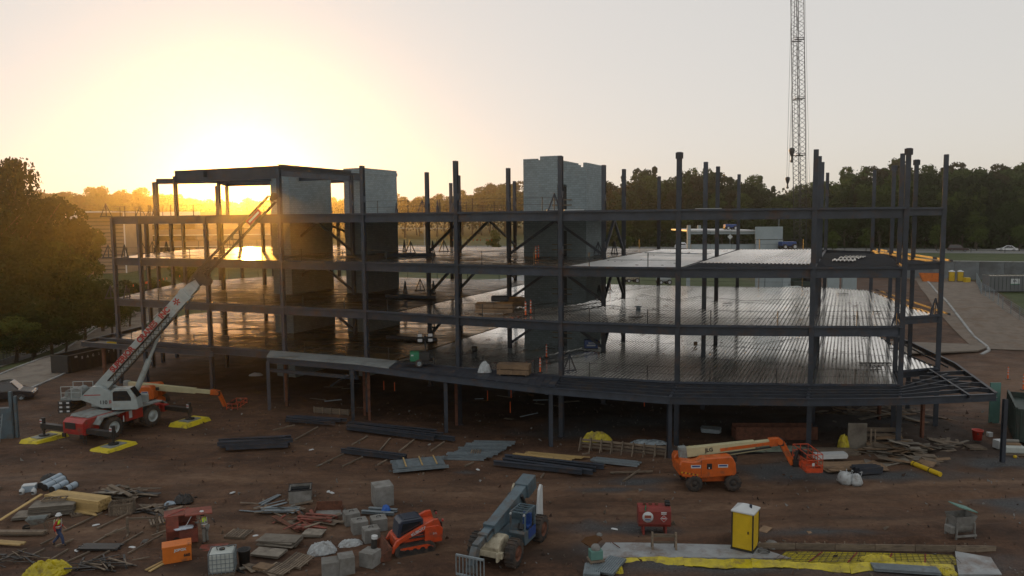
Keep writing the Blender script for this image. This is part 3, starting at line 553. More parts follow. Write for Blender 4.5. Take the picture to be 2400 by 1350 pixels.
# roof frame over the left wing
X1, X2, X5, X6, X7 = [p-B0+V(0, 0, 0) for p in (V(-40.5, 88.5, 0), V(-33.6, 77.6, 0), V(-33.2, 88, 0), V(-35.2, 96, 0), V(-38.2, 104, 0))]
rmesh = MB().ib((0, 0, 0), (0, 0, 4.0), .32, .3, .03, .03, up=(.4, .9165, 0)).mesh('column', 'steel')
for p in (X1, X2, X5, X6, X7): inst(rmesh, 'column', (p.x, p.y, 17.7), 0, bld)
z5 = V(0, 0, 21.75)
D5 = L_('D', 0)+z5
for a, c, h in [(X1+z5, X5+z5, .6), (X5+z5, L_('C2', 0)+z5, .6), (X2+z5, X5+z5, .6), (L_('C', 0)+z5, L_('C2', 0)+z5, .6), (L_('C2', 0)+z5, L_('D2', 0)+z5, .6), (X2+z5-V(0,0,.1), D5-V(0,0,.1), 1.15), (D5, L_('D2', 0)+z5, .95), (L_('D2', 0)+z5, L_('D3', 0)+z5, .75), (X5+z5, X6+z5, .6), (X6+z5, L_('C3', 0)+z5, .6), (L_('C3', 0)+z5, L_('D3', 0)+z5, .5), (D5+V(0, 0, .35), L_('D2', 0)+z5+V(0, 0, .35), .5)]: beam(a, c, h, .3)
# braces
def brace(a, c): MB().bar(a, c, .22, .22).obj('brace', 'steel2', bld)
for lv in (0, 1, 2, 3):
    z0, z1 = LV[lv]+.35, LV[lv+1]-.75
    P_ = lambda k, z: CP[k]-B0+V(0, 0, z)
    mid = lambda a, c, z, f=.5: (CP[a].lerp(CP[c], f)-B0)+V(0, 0, z)
    brace(P_('E2', z0), P_('E3', z1)); brace(P_('E3', z0), mid('E3', 'E4', z1)); brace(mid('E3', 'E4', z1), P_('E4', z0))
    brace(P_('F2', z0), mid('F2', 'G2', z1)); brace(mid('F2', 'G2', z1), P_('G2', z0)); brace(P_('G2', z0), mid('G2', 'G3', z1)); brace(mid('G2', 'G3', z1), P_('G3', z0))
    brace(P_('C2', z0), mid('C2', 'D2', z1)); brace(mid('C2', 'D2', z1), P_('D2', z0)); brace(P_('C3', z1), P_('D3', z0))
# floors in grid coordinates: s along the rows, v into the depth
SV = lambda p: (p.x*DU.x+p.y*DU.y, p.x*DV.x+p.y*DV.y)
XY = lambda s, v: DU*s+DV*v
fr = [SV(CP[k]) for k in ('P4', 'P2', 'A', 'B', 'C', 'D', 'E', 'F', 'G', 'H', 'I', 'J', 'K')]; fr[-2] = (3.7, fr[-2][1]); fr.insert(-1, (3.8, SV(CP['J2'])[1]))
bk = [SV(CP[k]) for k in ('P4', 'Q2', 'Z4', 'B4', 'C4', 'D4', 'E4', 'F4', 'G4', 'H4', 'I4', 'K4', 'K3', 'K2', 'K')]
for L2_ in (fr, bk):
    for i in range(1, len(L2_)):
        if L2_[i][0] <= L2_[i-1][0]: L2_[i] = (L2_[i-1][0]+.02, L2_[i][1])
vf = lambda s: float(np.interp(s, [p[0] for p in fr], [p[1] for p in fr])); vb = lambda s: float(np.interp(s, [p[0] for p in bk], [p[1] for p in bk]))
sJ = 3.75; sK = fr[-1][0]
PITCHR = .305
def sheet(s0, nr, va, vc, z, rnd=0.0, slope=0):
    """a ribbed deck sheet of nr ribs from edge va(s) to vc(s)"""
    b = MB()
    for i in range(nr):
        s = s0+i*PITCHR; sm = s+PITCHR/2; a, c = va(sm)-.12, vc(sm)+.12
        if c-a < .4: continue
        p = [(s, 0), (s+.080, 0), (s+.110, .07), (s+.275, .07), (s+.305, 0)]
        for j_, ((q0, h0), (q1, h1)) in enumerate(zip(p[:-1], p[1:])): b.quad(XY(q0, a)-B0+V(0, 0, z-.09+h0), XY(q1, a)-B0+V(0, 0, z-.09+h1), XY(q1, c)-B0+V(0, 0, z-.09+h1), XY(q0, c)-B0+V(0, 0, z-.09+h0), 1 if j_ == 0 else 0)
    return b if b.f else None
sC = SV(CP['C'])[0]; sE = -36.0; sG = SV(CP['G'])[0]; sH = SV(CP['H'])[0]; sI = SV(CP['I'])[0]
rows = [lambda s: vf(s), lambda s: max(vf(s)+.05, (SV(CP['G2'])[1] if s < sI-1 else SV(CP['I2'])[1])), lambda s: max(vf(s)+.1, SV(CP['G3'])[1]), lambda s: vb(s)]
W = 4*PITCHR
def decks(z, s0, s1, segs=(0, 1, 2)):
    s = s0
    while s+W <= s1+.2:
        for g in segs:
            lo, hi = rows[g], rows[g+1]
            b = sheet(s, 4, lo, (lambda h_: lambda q: min(h_(q), vb(q)))(hi), z)
            if b: b.obj('deck_sheet', ['galvdry' if z > 12 else 'galv', 'galvlow'], bld)
        s += W
decks(LV[1], sE, sK-.3); decks(LV[2], sE, sK-.3); decks(LV[3], sG+.1, sH-.2)
half = lambda s: SV(CP['H2'])[1]-3.4
s = sH+.15
while s+W <= sI+.1:
    for lo, hi in ((half, lambda q: SV(CP['H3'])[1]), (lambda q: SV(CP['H3'])[1], vb)): sheet(s, 4, lo, hi, LV[3]).obj('deck_sheet', ['galvdry', 'galvlow'], bld)
    s += W
for (px, py, ln) in [(1950, 612, 2.6), (1966, 606, 2.2), (1978, 603, 1.6)]:
    s_, v_ = SV(G(px, py, LV[3])); b = sheet(s_, 6, lambda q: v_, lambda q: v_+ln, LV[3]+.1); tag(b.obj('loose_sheet', ['galv', 'galvlow'], bld), 'loose offcut of ribbed deck lying on the bare joists')
def slab(s0, s1, z, m, t_=.13, name='concrete_slab'):
    n_ = 40; ss = [s0+(s1-s0)*i/n_ for i in range(n_+1)]; pts = [XY(q, vf(q)-.1)-B0 for q in ss]+[XY(q, vb(q)+.1)-B0 for q in reversed(ss)]
    o = MB().ext([(p.x, p.y) for p in pts], z-t_+.02, z+.02, ax='z').obj(name, m, bld); return o
M['slab1'] = mat('wet floated concrete', (.17, .115, .06), .18, .25, .35, .3, (.06, .056, .05), .5, .10, .55, spec=.7, stretch=(1, 2.6, 1))  # amber, part metallic base paints in the golden reflection
M['slab2'] = mat('rippled wet concrete', (.06, .052, .044), .26, 0, .35, .5, (.035, .03, .026), .5, .95, 4.2, spec=.45, stretch=(1, 2.2, 1))
M['slab3'] = mat('damp smooth concrete', (.13, .12, .11), .18, 0, .3, .4, (.07, .065, .06), .5, .07, 1.2, spec=.7)
for k_ in ('slab1', 'slab2', 'slab3'): M[k_].node_tree.nodes['Principled BSDF'].inputs['Specular Tint'].default_value = (1, .66, .27, 1)      # warm tint paints the golden sky reflection into the sheen
s_left = SV(CP['P4'])[0]+.2
slab(s_left, sE-.05, LV[1], 'slab1'); slab(s_left, sE-.05, LV[2], 'slab2'); slab(s_left, sG, LV[3], 'slab3'); slab(s_left, sG, LV[4], 'conc')
# pour stops / edge angles along the front and the right end
for lv in (1, 2, 3, 4):
    b = MB()
    for a, c in zip(outer[:14], outer[1:15]): b.bar(L_(a, lv, -.02)-DV*.16, L_(c, lv, -.02)-DV*.16, .02, .16); b.bar(L_(a, lv, -.09)-DV*.1, L_(c, lv, -.09)-DV*.1, .3, .012)
    b.obj('edge_angle', 'steel', bld)
# joists of the bays without deck
jb = MB()
def joists(z, s0, s1, lo, hi, step=1.1):
    v = max(lo(s0+.2), lo(s1-.2))+.3
    while v < min(hi(s0+.2), hi(s1-.2)):
        p, q_ = XY(s0, v)-B0+V(0, 0, z-.25), XY(s1, v)-B0+V(0, 0, z-.25); jb.ib(p, q_, .32, .14, .02, .012); v += step
joists(LV[3], sH, sI, vf, half, .9); joists(LV[3], sI, sJ-.1, vf, vb, .9); joists(LV[3], sJ, sK-1.2, lambda q: vf(sK-1.3), lambda q: vb(sK-1.3), .9)
joists(LV[4], sG, sH, vf, vb, 2.6); joists(LV[4], sH, sI, vf, vb, 2.6); joists(LV[4], sI, sJ-.1, vf, vb, 2.6)
for lv in (1, 2, 3):
    for k0_, k1_ in (('A', 'C'), ('C', 'D'), ('D', 'E'), ('E', 'F'), ('F', 'G')):
        joists(LV[lv], SV(CP[k0_])[0], SV(CP[k1_])[0], vf, vb, 3.0)
tag(jb.obj('joists', 'steel2', bld), kind='stuff')
# guard rails along the floor edges
gp = MB().base((0, 0, 0), (.06, .06, 1.12)).mesh('guard_post', 'black'); cb = MB()
def rail(p, q_, lv, step=4.6, cab=True):
    n_ = max(1, round((q_-p).length/step))
    for i in range(n_): inst(gp, 'guard_post', p.lerp(q_, (i+.5)/n_)-B0+V(0, 0, LV[lv]), 0, bld)
    if cab:
        for h in (.55, 1.08): cb.cyl(p-B0+V(0, 0, LV[lv]+h), q_-B0+V(0, 0, LV[lv]+h), .012, n=4)
for lv in (1, 2, 3):
    for a, c in zip(outer[:9], outer[1:10]): 
        if lv == 3 and a in 'HI': continue
        rail(CP[a], CP[c], lv)
    for a, c in zip(outer[15:25], outer[16:26]): rail(CP[a], CP[c], lv, 4.0)
for a, c in (('P2', 'A'), ('P4', 'P2'), ('A', 'B'), ('B', 'C'), ('E', 'F'), ('F', 'G')): rail(CP[a], CP[c], 4, 3.6)
for a, c in (('E4', 'D4'), ('F4', 'E4'), ('E2', 'F2')): rail(CP[a], CP[c], 4, 3.6)
tag(cb.obj('guard_cables', 'black', bld), kind='stuff')
def aframe(p, a=0):
    b = MB(); 
    for k in (-.55, .55): b.bar(rz((k, 0, 0), a), (0, 0, 1.35), .09)
    b.bar((0, 0, 0), (0, 0, 1.4), .07); b.bar(rz((-.6, 0, .05), a), rz((.6, 0, .05), a), .1)
    return b.obj('guard_brace', 'steel2', bld, p-B0)
for lv, pts in {1: [(950, 752), (985, 745), (1015, 768), (1335, 870)], 2: [(950, 688), (985, 682), (1016, 688), (1372, 700), (1404, 700)], 3: [(948, 590), (962, 594), (1014, 594), (1040, 590), (1390, 596), (1402, 600), (1440, 596)], 4: []}.items():
    for i, (px, py) in enumerate(pts): aframe(G(px, py, LV[lv]), .3 if i % 2 else -1.1)
for k, lv, n_ in (('A', 2, 2), ('A', 3, 2), ('P', 3, 2), ('P2', 3, 2), ('A', 4, 1), ('P', 4, 2), ('P2', 4, 1), ('E3', 4, 1), ('D3', 4, 2), ('E2', 4, 2), ('G', 4, 1), ('K', 2, 1), ('J', 2, 1)):
    for i in range(n_): aframe(CP[k]+V(-.5+i*1.5, -.2+i*.4, LV[lv]), .4+i)
for lv in (1, 2, 3): MB().bar(CP['E2']+V(-4.6, 1.0, LV[lv]+.15)-B0, CP['E2']+V(.8, -1.1, LV[lv]+.15)-B0, .25, .3).obj('floor_beam', 'steel2', bld)
# sunlit edge plates at the right end
for lv in (1, 2, 3): MB().bar(L_('K', lv, .1)+V(.5, -.6, 0), L_('K4', lv, .1)+V(.5, 0, 0), .03, .16).obj('edge_plate', 'steel', bld)
# low canopy in front of the first floor
z1 = LV[1]
cf = {k: G(*p, z1) for k, p in {'D': (625, 836), 'E': (838, 853), 'F': (1052, 880), 'G': (1298, 907), 'H': (1570, 928), 'I': (1893, 932), 'J': (2110, 930), 'K': (2335, 920)}.items()}
for a, c in zip('DEFGHIJ', 'EFGHIJK'): MB().ib(cf[a]-B0-V(0, 0, .32), cf[c]-B0-V(0, 0, .32), .5, .24).obj('canopy_beam', 'steel', bld)
for k in 'DEFGHIJ': MB().ib(cf[k]-B0-V(0, 0, .3), L_(k, 1, -.36), .42, .2).obj('canopy_beam', 'steel', bld)
for a, c in zip('GHIJ', 'HIJK'):
    for f in (.2, .4, .6, .8):
        ca, cc = CP[a]+V(0, 0, z1), (CP[c] if c != 'K' else V(33.9, 60.6, 0))+V(0, 0, z1); MB().ib(ca.lerp(cf[a], f)-B0-V(0, 0, .14), cc.lerp(cf[c], f)-B0-V(0, 0, .14), .24, .14, .02, .012).obj('canopy_purlin', 'steel2', bld)
cpl = [cf[k]-B0 for k in 'DE']+[cf['E'].lerp(cf['F'], .36)-B0]; cpb = [L_('D', 0)-DV*.15-DU*1.6, L_('E', 0)-DV*.15, CP['E'].lerp(CP['F'], .36)-B0-DV*.15]
MB().ext([(p.x, p.y) for p in cpl]+[(p.x, p.y) for p in reversed(cpb)], z1-.06, z1+.06, ax='z').obj('canopy_slab', mat('pale green grey screed', (.20, .22, .22), .6, 0, .2, .8, (.12, .12, .11), .3, .2, 12), bld)
n_ = 13
for i in range(n_):                                                      # ribbed deck strip between the concrete and column G
    f0, f1 = .36+.64*i/n_, .36+.64*(i+.97)/n_
    def pt(f, w_): f2 = f; a = CP['E'].lerp(CP['F'], min(1, f2))+V(0, 0, z1); c = cf['E'].lerp(cf['F'], min(1, f2)); return a.lerp(c, w_)-B0-V(0, 0, .02)
    MB().quad(pt(f0, .03), pt(f1, .03), pt(f1, 1), pt(f0, 1)).obj('deck_sheet', 'steel2', bld)
for i in range(16):
    f0, f1 = i/16, (i+.97)/16
    q4 = [CP['F'].lerp(CP['G'], f0), CP['F'].lerp(CP['G'], f1), cf['F'].lerp(cf['G'], f1), cf['F'].lerp(cf['G'], f0)]
    MB().quad(*[p-B0+V(0, 0, z1-.02-(p.z)) for p in q4]).obj('deck_sheet', 'steel2', bld)
for k, p in {'D': (632, 963), 'E': (828, 988), 'F': (1046, 1018), 'G': (1291, 1045), 'H': (1568, 1076)}.items():
    g = G(*p); inst(MB().ib((0, 0, -.3), (0, 0, 4.55), .28, .28, .03, .03).mesh('canopy_column', 'steel'), 'canopy_column', (g.x-B0.x, g.y-B0.y, 0), .2, bld)
for p in [(672, 955), (855, 975), (866, 985), (1070, 998), (2060, 985), (2160, 1030)]:
    g = G(*p); inst(MB().ib((0, 0, -.3), (0, 0, 4.5), .22, .22, .03, .03).mesh('canopy_column', 'rust'), 'canopy_column', (g.x-B0.x, g.y-B0.y, 0), .2, bld)
MB().ib(cf['D']-B0-V(0, 0, 1.2), cf['E']-B0-V(0, 0, 1.2), .3, .2).obj('header_beam', 'steel2', bld)
MB().bar(G(775, 905, 1.0)-B0, G(815, 880, 4)-B0, .16).obj('brace', 'steel2', bld)
er = [G(2335, 920, z1), G(2240, 851, z1), G(2135, 801, z1), G(2055, 772, z1)]
for a, c in zip(er[:-1], er[1:]): MB().ib(a-B0-V(0, 0, .2), c-B0-V(0, 0, .2), .4, .22).obj('canopy_beam', 'steel', bld)
kc = [V(33.9, 60.6, z1), CP['K2']+V(0, 0, z1), CP['K3']+V(0, 0, z1)]
for f in (.12, .3, .5, .72):
    a = er[0].lerp(er[1], f); c = V(28.4, 55.4, z1).lerp(V(34.0, 60.8, z1), f); MB().ib(a-B0-V(0, 0, .16), c-B0-V(0, 0, .16), .3, .16).obj('canopy_purlin', 'steel2', bld)
MB().ib(V(31.2, 51.6, z1)-B0-V(0, 0, .14), V(33.4, 61, z1)-B0-V(0, 0, .14), .3, .16).obj('canopy_purlin', 'steel', bld)
MB().ib((33.9-B0.x, 52.0-B0.y, -.1), (33.9-B0.x, 52.0-B0.y, 4.5), .26, .26).obj('canopy_column', 'steel', bld)
# steel frame canopy at the left end
lc = [G(190, 800, z1), G(330, 765, z1), G(460, 738, z1)]; li = [G(500, 824, z1), G(480, 790, z1), G(470, 752, z1)]
MB().ib(lc[0]-B0-V(0, 0, .25), li[0]-B0-V(0, 0, .25), .5, .24).obj('canopy_beam', 'steel', bld)
for f in (.25, .5): MB().ib(lc[0].lerp(lc[1], f)-B0-V(0, 0, .16), li[0].lerp(li[1], f)-B0-V(0, 0, .16), .3, .16).obj('canopy_purlin', 'steel2', bld)
MB().ib(lc[0]-B0-V(0, 0, .2), lc[1]-B0-V(0, 0, .2), .4, .22).obj('canopy_beam', 'steel', bld); MB().ib(lc[1]-B0-V(0, 0, .2), lc[2]-B0-V(0, 0, .2), .4, .22).obj('canopy_beam', 'steel', bld)
MB().ib((lc[0].x+2.6-B0.x, lc[0].y-.6-B0.y, -.3), (lc[0].x+2.6-B0.x, lc[0].y-.6-B0.y, 4.4), .28, .28).obj('canopy_column', 'rust', bld)
# ---------------------------------------------------------------- block towers
cm_ = M['cmu'].node_tree; N = cm_.nodes; L = cm_.links; bsdf = N['Principled BSDF']; src = bsdf.inputs['Base Color'].links[0].from_socket
tc = N.new('ShaderNodeTexCoord'); sx = N.new('ShaderNodeSeparateXYZ'); L.new(tc.outputs['Object'], sx.inputs[0]); ad = N.new('ShaderNodeMath'); L.new(sx.outputs[0], ad.inputs[0]); L.new(sx.outputs[1], ad.inputs[1])
cx = N.new('ShaderNodeCombineXYZ'); L.new(ad.outputs[0], cx.inputs[0]); L.new(sx.outputs[2], cx.inputs[1])
bt = N.new('ShaderNodeTexBrick'); bt.inputs['Scale'].default_value = 1; bt.inputs['Brick Width'].default_value = .4064; bt.inputs['Row Height'].default_value = .2032; bt.inputs['Mortar Size'].default_value = .012
bt.inputs['Color1'].default_value = (.88, .88, .88, 1); bt.inputs['Color2'].default_value = (1.10, 1.10, 1.10, 1); bt.inputs['Mortar'].default_value = (.60, .60, .60, 1); L.new(cx.outputs[0], bt.inputs['Vector'])
mu = N.new('ShaderNodeMix'); mu.data_type = 'RGBA'; mu.blend_type = 'MULTIPLY'; mu.inputs[0].default_value = 1; L.new(src, mu.inputs[6]); L.new(bt.outputs[0], mu.inputs[7]); L.new(mu.outputs[2], bsdf.inputs['Base Color'])
TA = math.atan2(DU.y, DU.x)
def courses(b, x0, x1, y0, y1, z0, z1, skip=None):
    k = int(round((z1-z0)/.2032))
    b.box(((x0+x1)/2, (y0+y1)/2, (z0+z1)/2-.01), (x1-x0-.03, y1-y0-.03, z1-z0-.02))
    for i in range(k): b.box(((x0+x1)/2, (y0+y1)/2, z0+(i+.5)*.2032), (x1-x0, y1-y0, .191))
def tower(name, label, org, parts):
    t = thing(name, label, 'block tower', (org.x, org.y, 0), TA)
    for p in parts: b = MB(); courses(b, *p); b.obj('block_wall', 'cmu', t)
    return t
o1 = G(642, 597, LV[3])*1; o1 = V(-26.1, 84.0, 0)
t1 = tower('block_tower', 'grey block stair tower under the sunlit roof beam, leftmost of the three', o1, [(0, 2.5, 0, 7.4, 0, 22.15), ])
o2 = V(-18.2, 84.3, 0)
t2 = tower('block_tower', 'grey block tower with a stepped parapet right of the narrow sunlit gap', o2, [(0, 2.5, 0, 6.8, 0, 22.75)])
MB().box((-.05+1.25, 3.4, 22.3), (2.7, 7.0, .35)).obj('parapet_band', 'cmu', t2)
o3 = V(1.2, 75.4, 0)
t3 = tower('block_tower', 'widest grey block tower with notched top behind the middle of the frame', o3, [(0, 3.5, 0, 6.4, 0, 22.7), (4.45, 6.4, 0, 6.4, 0, 21.95), (3.5, 4.45, .9, 6.2, 0, 21.6), (0, 1.45, .0, .4, 22.7, 22.9), (1.75, 3.9, 0, .4, 22.7, 23.1), (4.45, 5.75, 0, .4, 21.95, 22.15), (6.1, 6.4, 0, 6.4, 21.95, 22.35)])
for z in (0, LV[1], LV[2], LV[3], LV[4]):
    MB().box((3.975, .2, z+3.4), (.95, .4, 1.5)).obj('lintel', 'cmu', t3)
    MB().box((3.975, .86, z+1.25), (.94, .06, 2.5)).obj('doorway', 'black', t3)  # black panel stands in for the shade inside the opening
    for h in (.7, 1.2): MB().box((3.975, -.05, z+h), (2.0, .05, .1)).obj('guard_board', 'wood', t3)
# ---------------------------------------------------------------- machines
def wheel(par, c, r, w, rim='white', ax=(0, 1, 0), lugs=16):
    c = Vector(c); a = Vector(ax); b = MB().lathe(c-a*w/2, a, [(0, r*.55), (0, r*.86), (w*.1, r*.96), (w*.9, r*.96), (w, r*.86), (w, r*.55)], 20)
    for i in range(lugs):
        t = 2*math.pi*i/lugs; d = V(math.cos(t), 0, math.sin(t))
        for s in (-1, 1): b.box(c+d*r*.965+a*s*w*.24, (r*.12, w*.46, r*.1), 0, 0, -t+s*.0)
    o = b.obj('wheel', 'rubber', par)
    for s in (-1, 1): 
        m = MB().lathe(c+a*s*w*.5, a*(-s), [(-.0, r*.56), (w*.12, r*.5), (w*.16, r*.3), (w*.05, r*.28), (w*.04, 0.01)], 18); m.obj('rim', rim, o)
    return o
def floor(p): return V(p.x, p.y, gzs(p.x, p.y))
def lattice(b, a, c, w, h, r, n, up=(0, 0, 1), mi=0):
    a, c, t, sx, u = b.frame(a, c, up); L0 = (c-a).length
    cs = [sx*w/2+u*h/2, -sx*w/2+u*h/2, -sx*w/2-u*h/2, sx*w/2-u*h/2]
    for k in cs: b.cyl(a+k, c+k, r, n=5, mi=mi)
    for i in range(n):
        p0, p1 = a+t*L0*i/n, a+t*L0*(i+1)/n
        for j in range(4):
            k0, k1 = (cs[j], cs[(j+1) % 4]) if i % 2 else (cs[(j+1) % 4], cs[j]); b.cyl(p0+k0, p1+k1, r*.55, n=4, mi=mi, cap=False)
    return b
# --- mobile crane
cc = floor(V(-32.6, 62.4, 0)); CA = rad(69)
t = thing('mobile_crane', 'pale grey and red mobile crane standing on yellow outrigger mats', 'crane', cc, CA)
b = MB().box((0, 0, 1.22), (8.2, 1.5, .55)).ext([(-4.3, 1.0), (-4.3, 1.75), (-4.0, 2.0), (-1.4, 2.05), (-1.2, 1.5), (-1.2, 1.0)], -1.05, 1.05); b.obj('chassis', 'red', t, bev=.03)
MB().box((-4.31, .25, 1.5), (.04, 1.1, .5)).obj('grille', 'black', t); MB().box((-2.5, 0, 2.05), (2.2, 1.7, .05)).obj('engine_cover', 'cranedk', t)
for s in (-1, 1):
    MB().ext([(-3.4, 1.5), (-2.95, 2.02), (3.0, 2.02), (3.5, 1.7), (3.45, 1.62), (2.95, 1.93), (-2.9, 1.93), (-3.3, 1.45)], s*1.0, s*1.7).obj('fender', 'cranedk', t)
    MB().box((.1, s*1.25, 1.5), (1.7, .7, .8)).box((-.3, s*1.61, 1.6), (.3, .02, .6), mi=1).box((-1.0, s*1.61, 1.4), (.1, .02, .5), mi=1).obj('side_locker', ['red', 'white'], t)
    for x in (-1.95, 1.95): wheel(t, (x, s*1.28, .92), .92, .72, 'crane')
    for x in (-3.9, 3.9):
        o = MB().box((x, s*2.3, 1.12), (.42, 3.0, .38)).obj('outrigger_beam', 'black', t)
        MB().cyl((x, s*3.7, 1.75), (x, s*3.7, .75), .16).cyl((x, s*3.7, .75), (x, s*3.7, .40), .09).cyl((x, s*3.7, .42), (x, s*3.7, .32), .38, n=14).obj('jack', 'black', o)
        MB().box((x-.21, s*3.7, 1.5), (.02, .22, .3)).obj('reflector', 'white', o); MB().box((x-.222, s*3.7, 1.5), (.012, .22, .1), 0, 0).obj('reflector', 'red', o)
for x in (-3.9, 3.9): MB().box((x, 0, 1.1), (.62, 2.3, .56)).obj('outrigger_box', 'red', t)
for y in (-.95, .95): MB().box((-4.32, y, .72), (.1, .35, .3)).obj('bumper_step', 'black', t)
MB().bar((-4.4, -1.5, .9), (-4.4, -1.5, .2), .04).bar((-4.4, -1.2, .9), (-4.4, -1.2, .2), .04).bar((-4.4, -1.5, .5), (-4.4, -1.2, .5), .04).obj('step_ladder', 'black', t)
SA = rad(4)-CA
def sup(o): o.rotation_euler = (0, 0, SA); return o
sup(MB().cyl((0, 0, 1.95), (0, 0, 2.2), .9, n=24).obj('slew_ring', 'black', t))
side = [(-2.7, 2.95), (-2.1, 3.5), (-1.6, 3.95), (-1.0, 3.95), (.3, 3.15), (2.1, 2.8), (2.1, 2.2), (-.9, 2.15), (-1.6, 2.5)]
turret = sup(MB().ext(side, -.95, -.55).ext(side, .55, .95).box((-.3, 0, 2.4), (3.2, 1.1, .4)).obj('turret', 'crane', t, bev=.02))
for s in (-1,): 
    text('110', .42, (-.75, -.955, 2.62), (1, 0, 0), (0, -1, 0), 'black', turret, bold=.01); text('RT', .42, (-.05, -.955, 2.62), (1, 0, 0), (0, -1, 0), 'red', turret, bold=.01)
    MB().box((-1.6, -.96, 3.25), (1.3, .012, .07), tilt=0).obj('stripe', 'red', turret)
cw = MB()
for i in range(3): cw.box((-3.65, 0, 2.05+i*.34), (.95, 2.7, .30))
cwo = sup(cw.obj('counterweight', 'black', t, bev=.02))
for i in range(3): 
    for x in (-3.9, -3.35): MB().box((x, -1.36, 2.07+i*.34), (.22, .012, .14)).obj('mark', 'white', cwo)
sup(MB().cyl((-2.95, -.7, 3.35), (-2.95, .7, 3.35), .42, n=16).cyl((-3.6, -.6, 3.3), (-3.6, .6, 3.3), .36, n=16).box((-3.3, 0, 2.95), (1.6, 1.9, .22)).obj('winch', 'cranedk', t))
rl = MB()
for x in (-4.0, -3.2, -2.4): rl.bar((x, -1.0, 3.0), (x, -1.0, 4.0), .045).bar((x, 1.0, 3.0), (x, 1.0, 4.0), .045)
for y in (-1, 1):
    for z in (3.5, 4.0): rl.bar((-4.0, y, z), (-2.4, y, z), .045)
sup(rl.obj('handrail', 'crane', t))
cab = sup(MB().ext([(.3, 2.2), (.3, 3.75), (.55, 3.95), (1.75, 3.95), (2.25, 3.2), (2.4, 2.3), (2.2, 2.2)], -1.95, -.98).obj('operator_cab', 'crane', t, bev=.05))
MB().ext([(.45, 2.95), (.45, 3.65), (.6, 3.75), (1.55, 3.75), (1.85, 3.2), (1.85, 2.95)], -1.965, -1.95).obj('window', 'glass', cab)
MB().quad((1.79, -1.9, 3.93), (1.79, -1.02, 3.93), (2.28, -1.02, 3.2), (2.28, -1.9, 3.2)).obj('windscreen', 'glass', cab, (.015, 0, .01))
bp0 = V(-1.35, 0, 3.55); ba = rad(46.8); bd = V(math.cos(ba), 0, math.sin(ba)); bu = V(-math.sin(ba), 0, math.cos(ba))
boom = sup(MB().bar(bp0-bd*.4, bp0+bd*10.6, .78, 1.0).bar(bp0+bd*10.35, bp0+bd*10.75, .86, 1.1).obj('boom', 'crane', t, bev=.04))
sup(MB().bar(bp0+bd*10.6, bp0+bd*11.5, .66, .86).bar(bp0+bd*11.5, bp0+bd*12.1, .58, .74).bar(bp0+bd*11.4, bp0+bd*11.6, .72, .9).obj('boom_section', 'crane', t, bev=.03))
hd = MB().bar(bp0+bd*12.0-bu*.1, bp0+bd*12.8-bu*.3, .7, .7)
for y in (-.3, -.1, .1, .3): hd.cyl(bp0+bd*12.5-bu*.55+V(0, y-.04, 0), bp0+bd*12.5-bu*.55+V(0, y+.04, 0), .34, n=14).cyl(bp0+bd*12.3+bu*.42+V(0, y-.03, 0), bp0+bd*12.3+bu*.42+V(0, y+.03, 0), .22, n=12)
sup(hd.obj('boom_head', 'black', t))
text('SUPERIOR', .62, bp0+bd*3.2+bu*.22+V(0, -.40, 0), bd, (0, -1, 0), 'red', boom, bold=.03, squeeze=.95)
text('CRANES', .62, bp0+bd*6.25+bu*.22+V(0, -.40, 0), bd, (0, -1, 0), 'red', boom, bold=.03, squeeze=.95)
text('INC', .62, bp0+bd*8.35+bu*.22+V(0, -.40, 0), bd, (0, -1, 0), 'red', boom, bold=.03, squeeze=.95)
fl = MB()
for i in range(6): a_ = i*math.pi/3; fl.bar(bp0+bd*9.7+bu*.1+V(0, -.405, 0)+bd*math.cos(a_)*.06+bu*math.sin(a_)*.06, bp0+bd*9.7+bu*.1+V(0, -.405, 0)+bd*math.cos(a_)*.3+bu*math.sin(a_)*.3, .1, .02, up=(0, 1, 0))
fl.obj('emblem', 'red', boom)
b = lattice(MB(), bp0+bd*1.2-bu*.38+V(0, -.55, 0), bp0+bd*8.6-bu*.38+V(0, -.55, 0), .25, .55, .045, 16); sup(b.obj('stowed_jib', 'black', t))
sup(MB().cyl((1.15, 0, 2.55), (2.65, 0, 5.9), .23, n=14).cyl((2.65, 0, 5.9), (3.75, 0, 8.4), .13, n=12).obj('lift_cylinder', 'crane', t))
cyl_d = V(1.5, 0, 3.35).normalized(); o = text('800.992.7701', .34, V(1.9, 0, 4.22)+V(0, -.235, 0), cyl_d, (0, -1, 0), 'redox', t, squeeze=.9)
o.matrix_local = Matrix.Rotation(SA, 4, 'Z') @ o.matrix_local
ja, jb_ = bp0+bd*13.2+bu*.2, V(13.1, 0, 19.0)
cn = MB()
for y in (-.35, .35):
    for q0, q1 in ((bp0+bd*11.3+bu*.5, ja+V(-.3, 0, .25)), (bp0+bd*12.4-bu*.4, ja+V(.25, 0, -.2)), (bp0+bd*11.3+bu*.5, ja+V(.25, 0, -.2)), (ja+V(-.3, 0, .25), ja+V(.25, 0, -.2)), (bp0+bd*12.5-bu*.2, ja+V(-.3, 0, .25))): cn.bar(q0+V(0, y, 0), q1+V(0, y, 0), .1)
cn.box(ja+V(-.2, 0, -.2), (1.0, .5, .22), tilt=-.7); sup(cn.obj('jib_foot', 'black', t))
sup(lattice(MB(), ja, jb_, .6, .72, .055, 13).obj('lattice_jib', 'black', t))
jt = (jb_-ja).normalized()
sup(MB().cyl(jb_+jt*.25+V(0, -.15, 0), jb_+jt*.25+V(0, .15, 0), .3, n=14).bar(jb_-jt*.2, jb_+jt*.35, .3, .35).obj('jib_head', 'black', t))
ju = V(-jt.z, 0, jt.x); sg = sup(MB().bar(ja+jt*5.15+V(0, -.33, 0), ja+jt*6.6+V(0, -.33, 0), .04, .5, up=ju).obj('jib_sign', 'red', t))
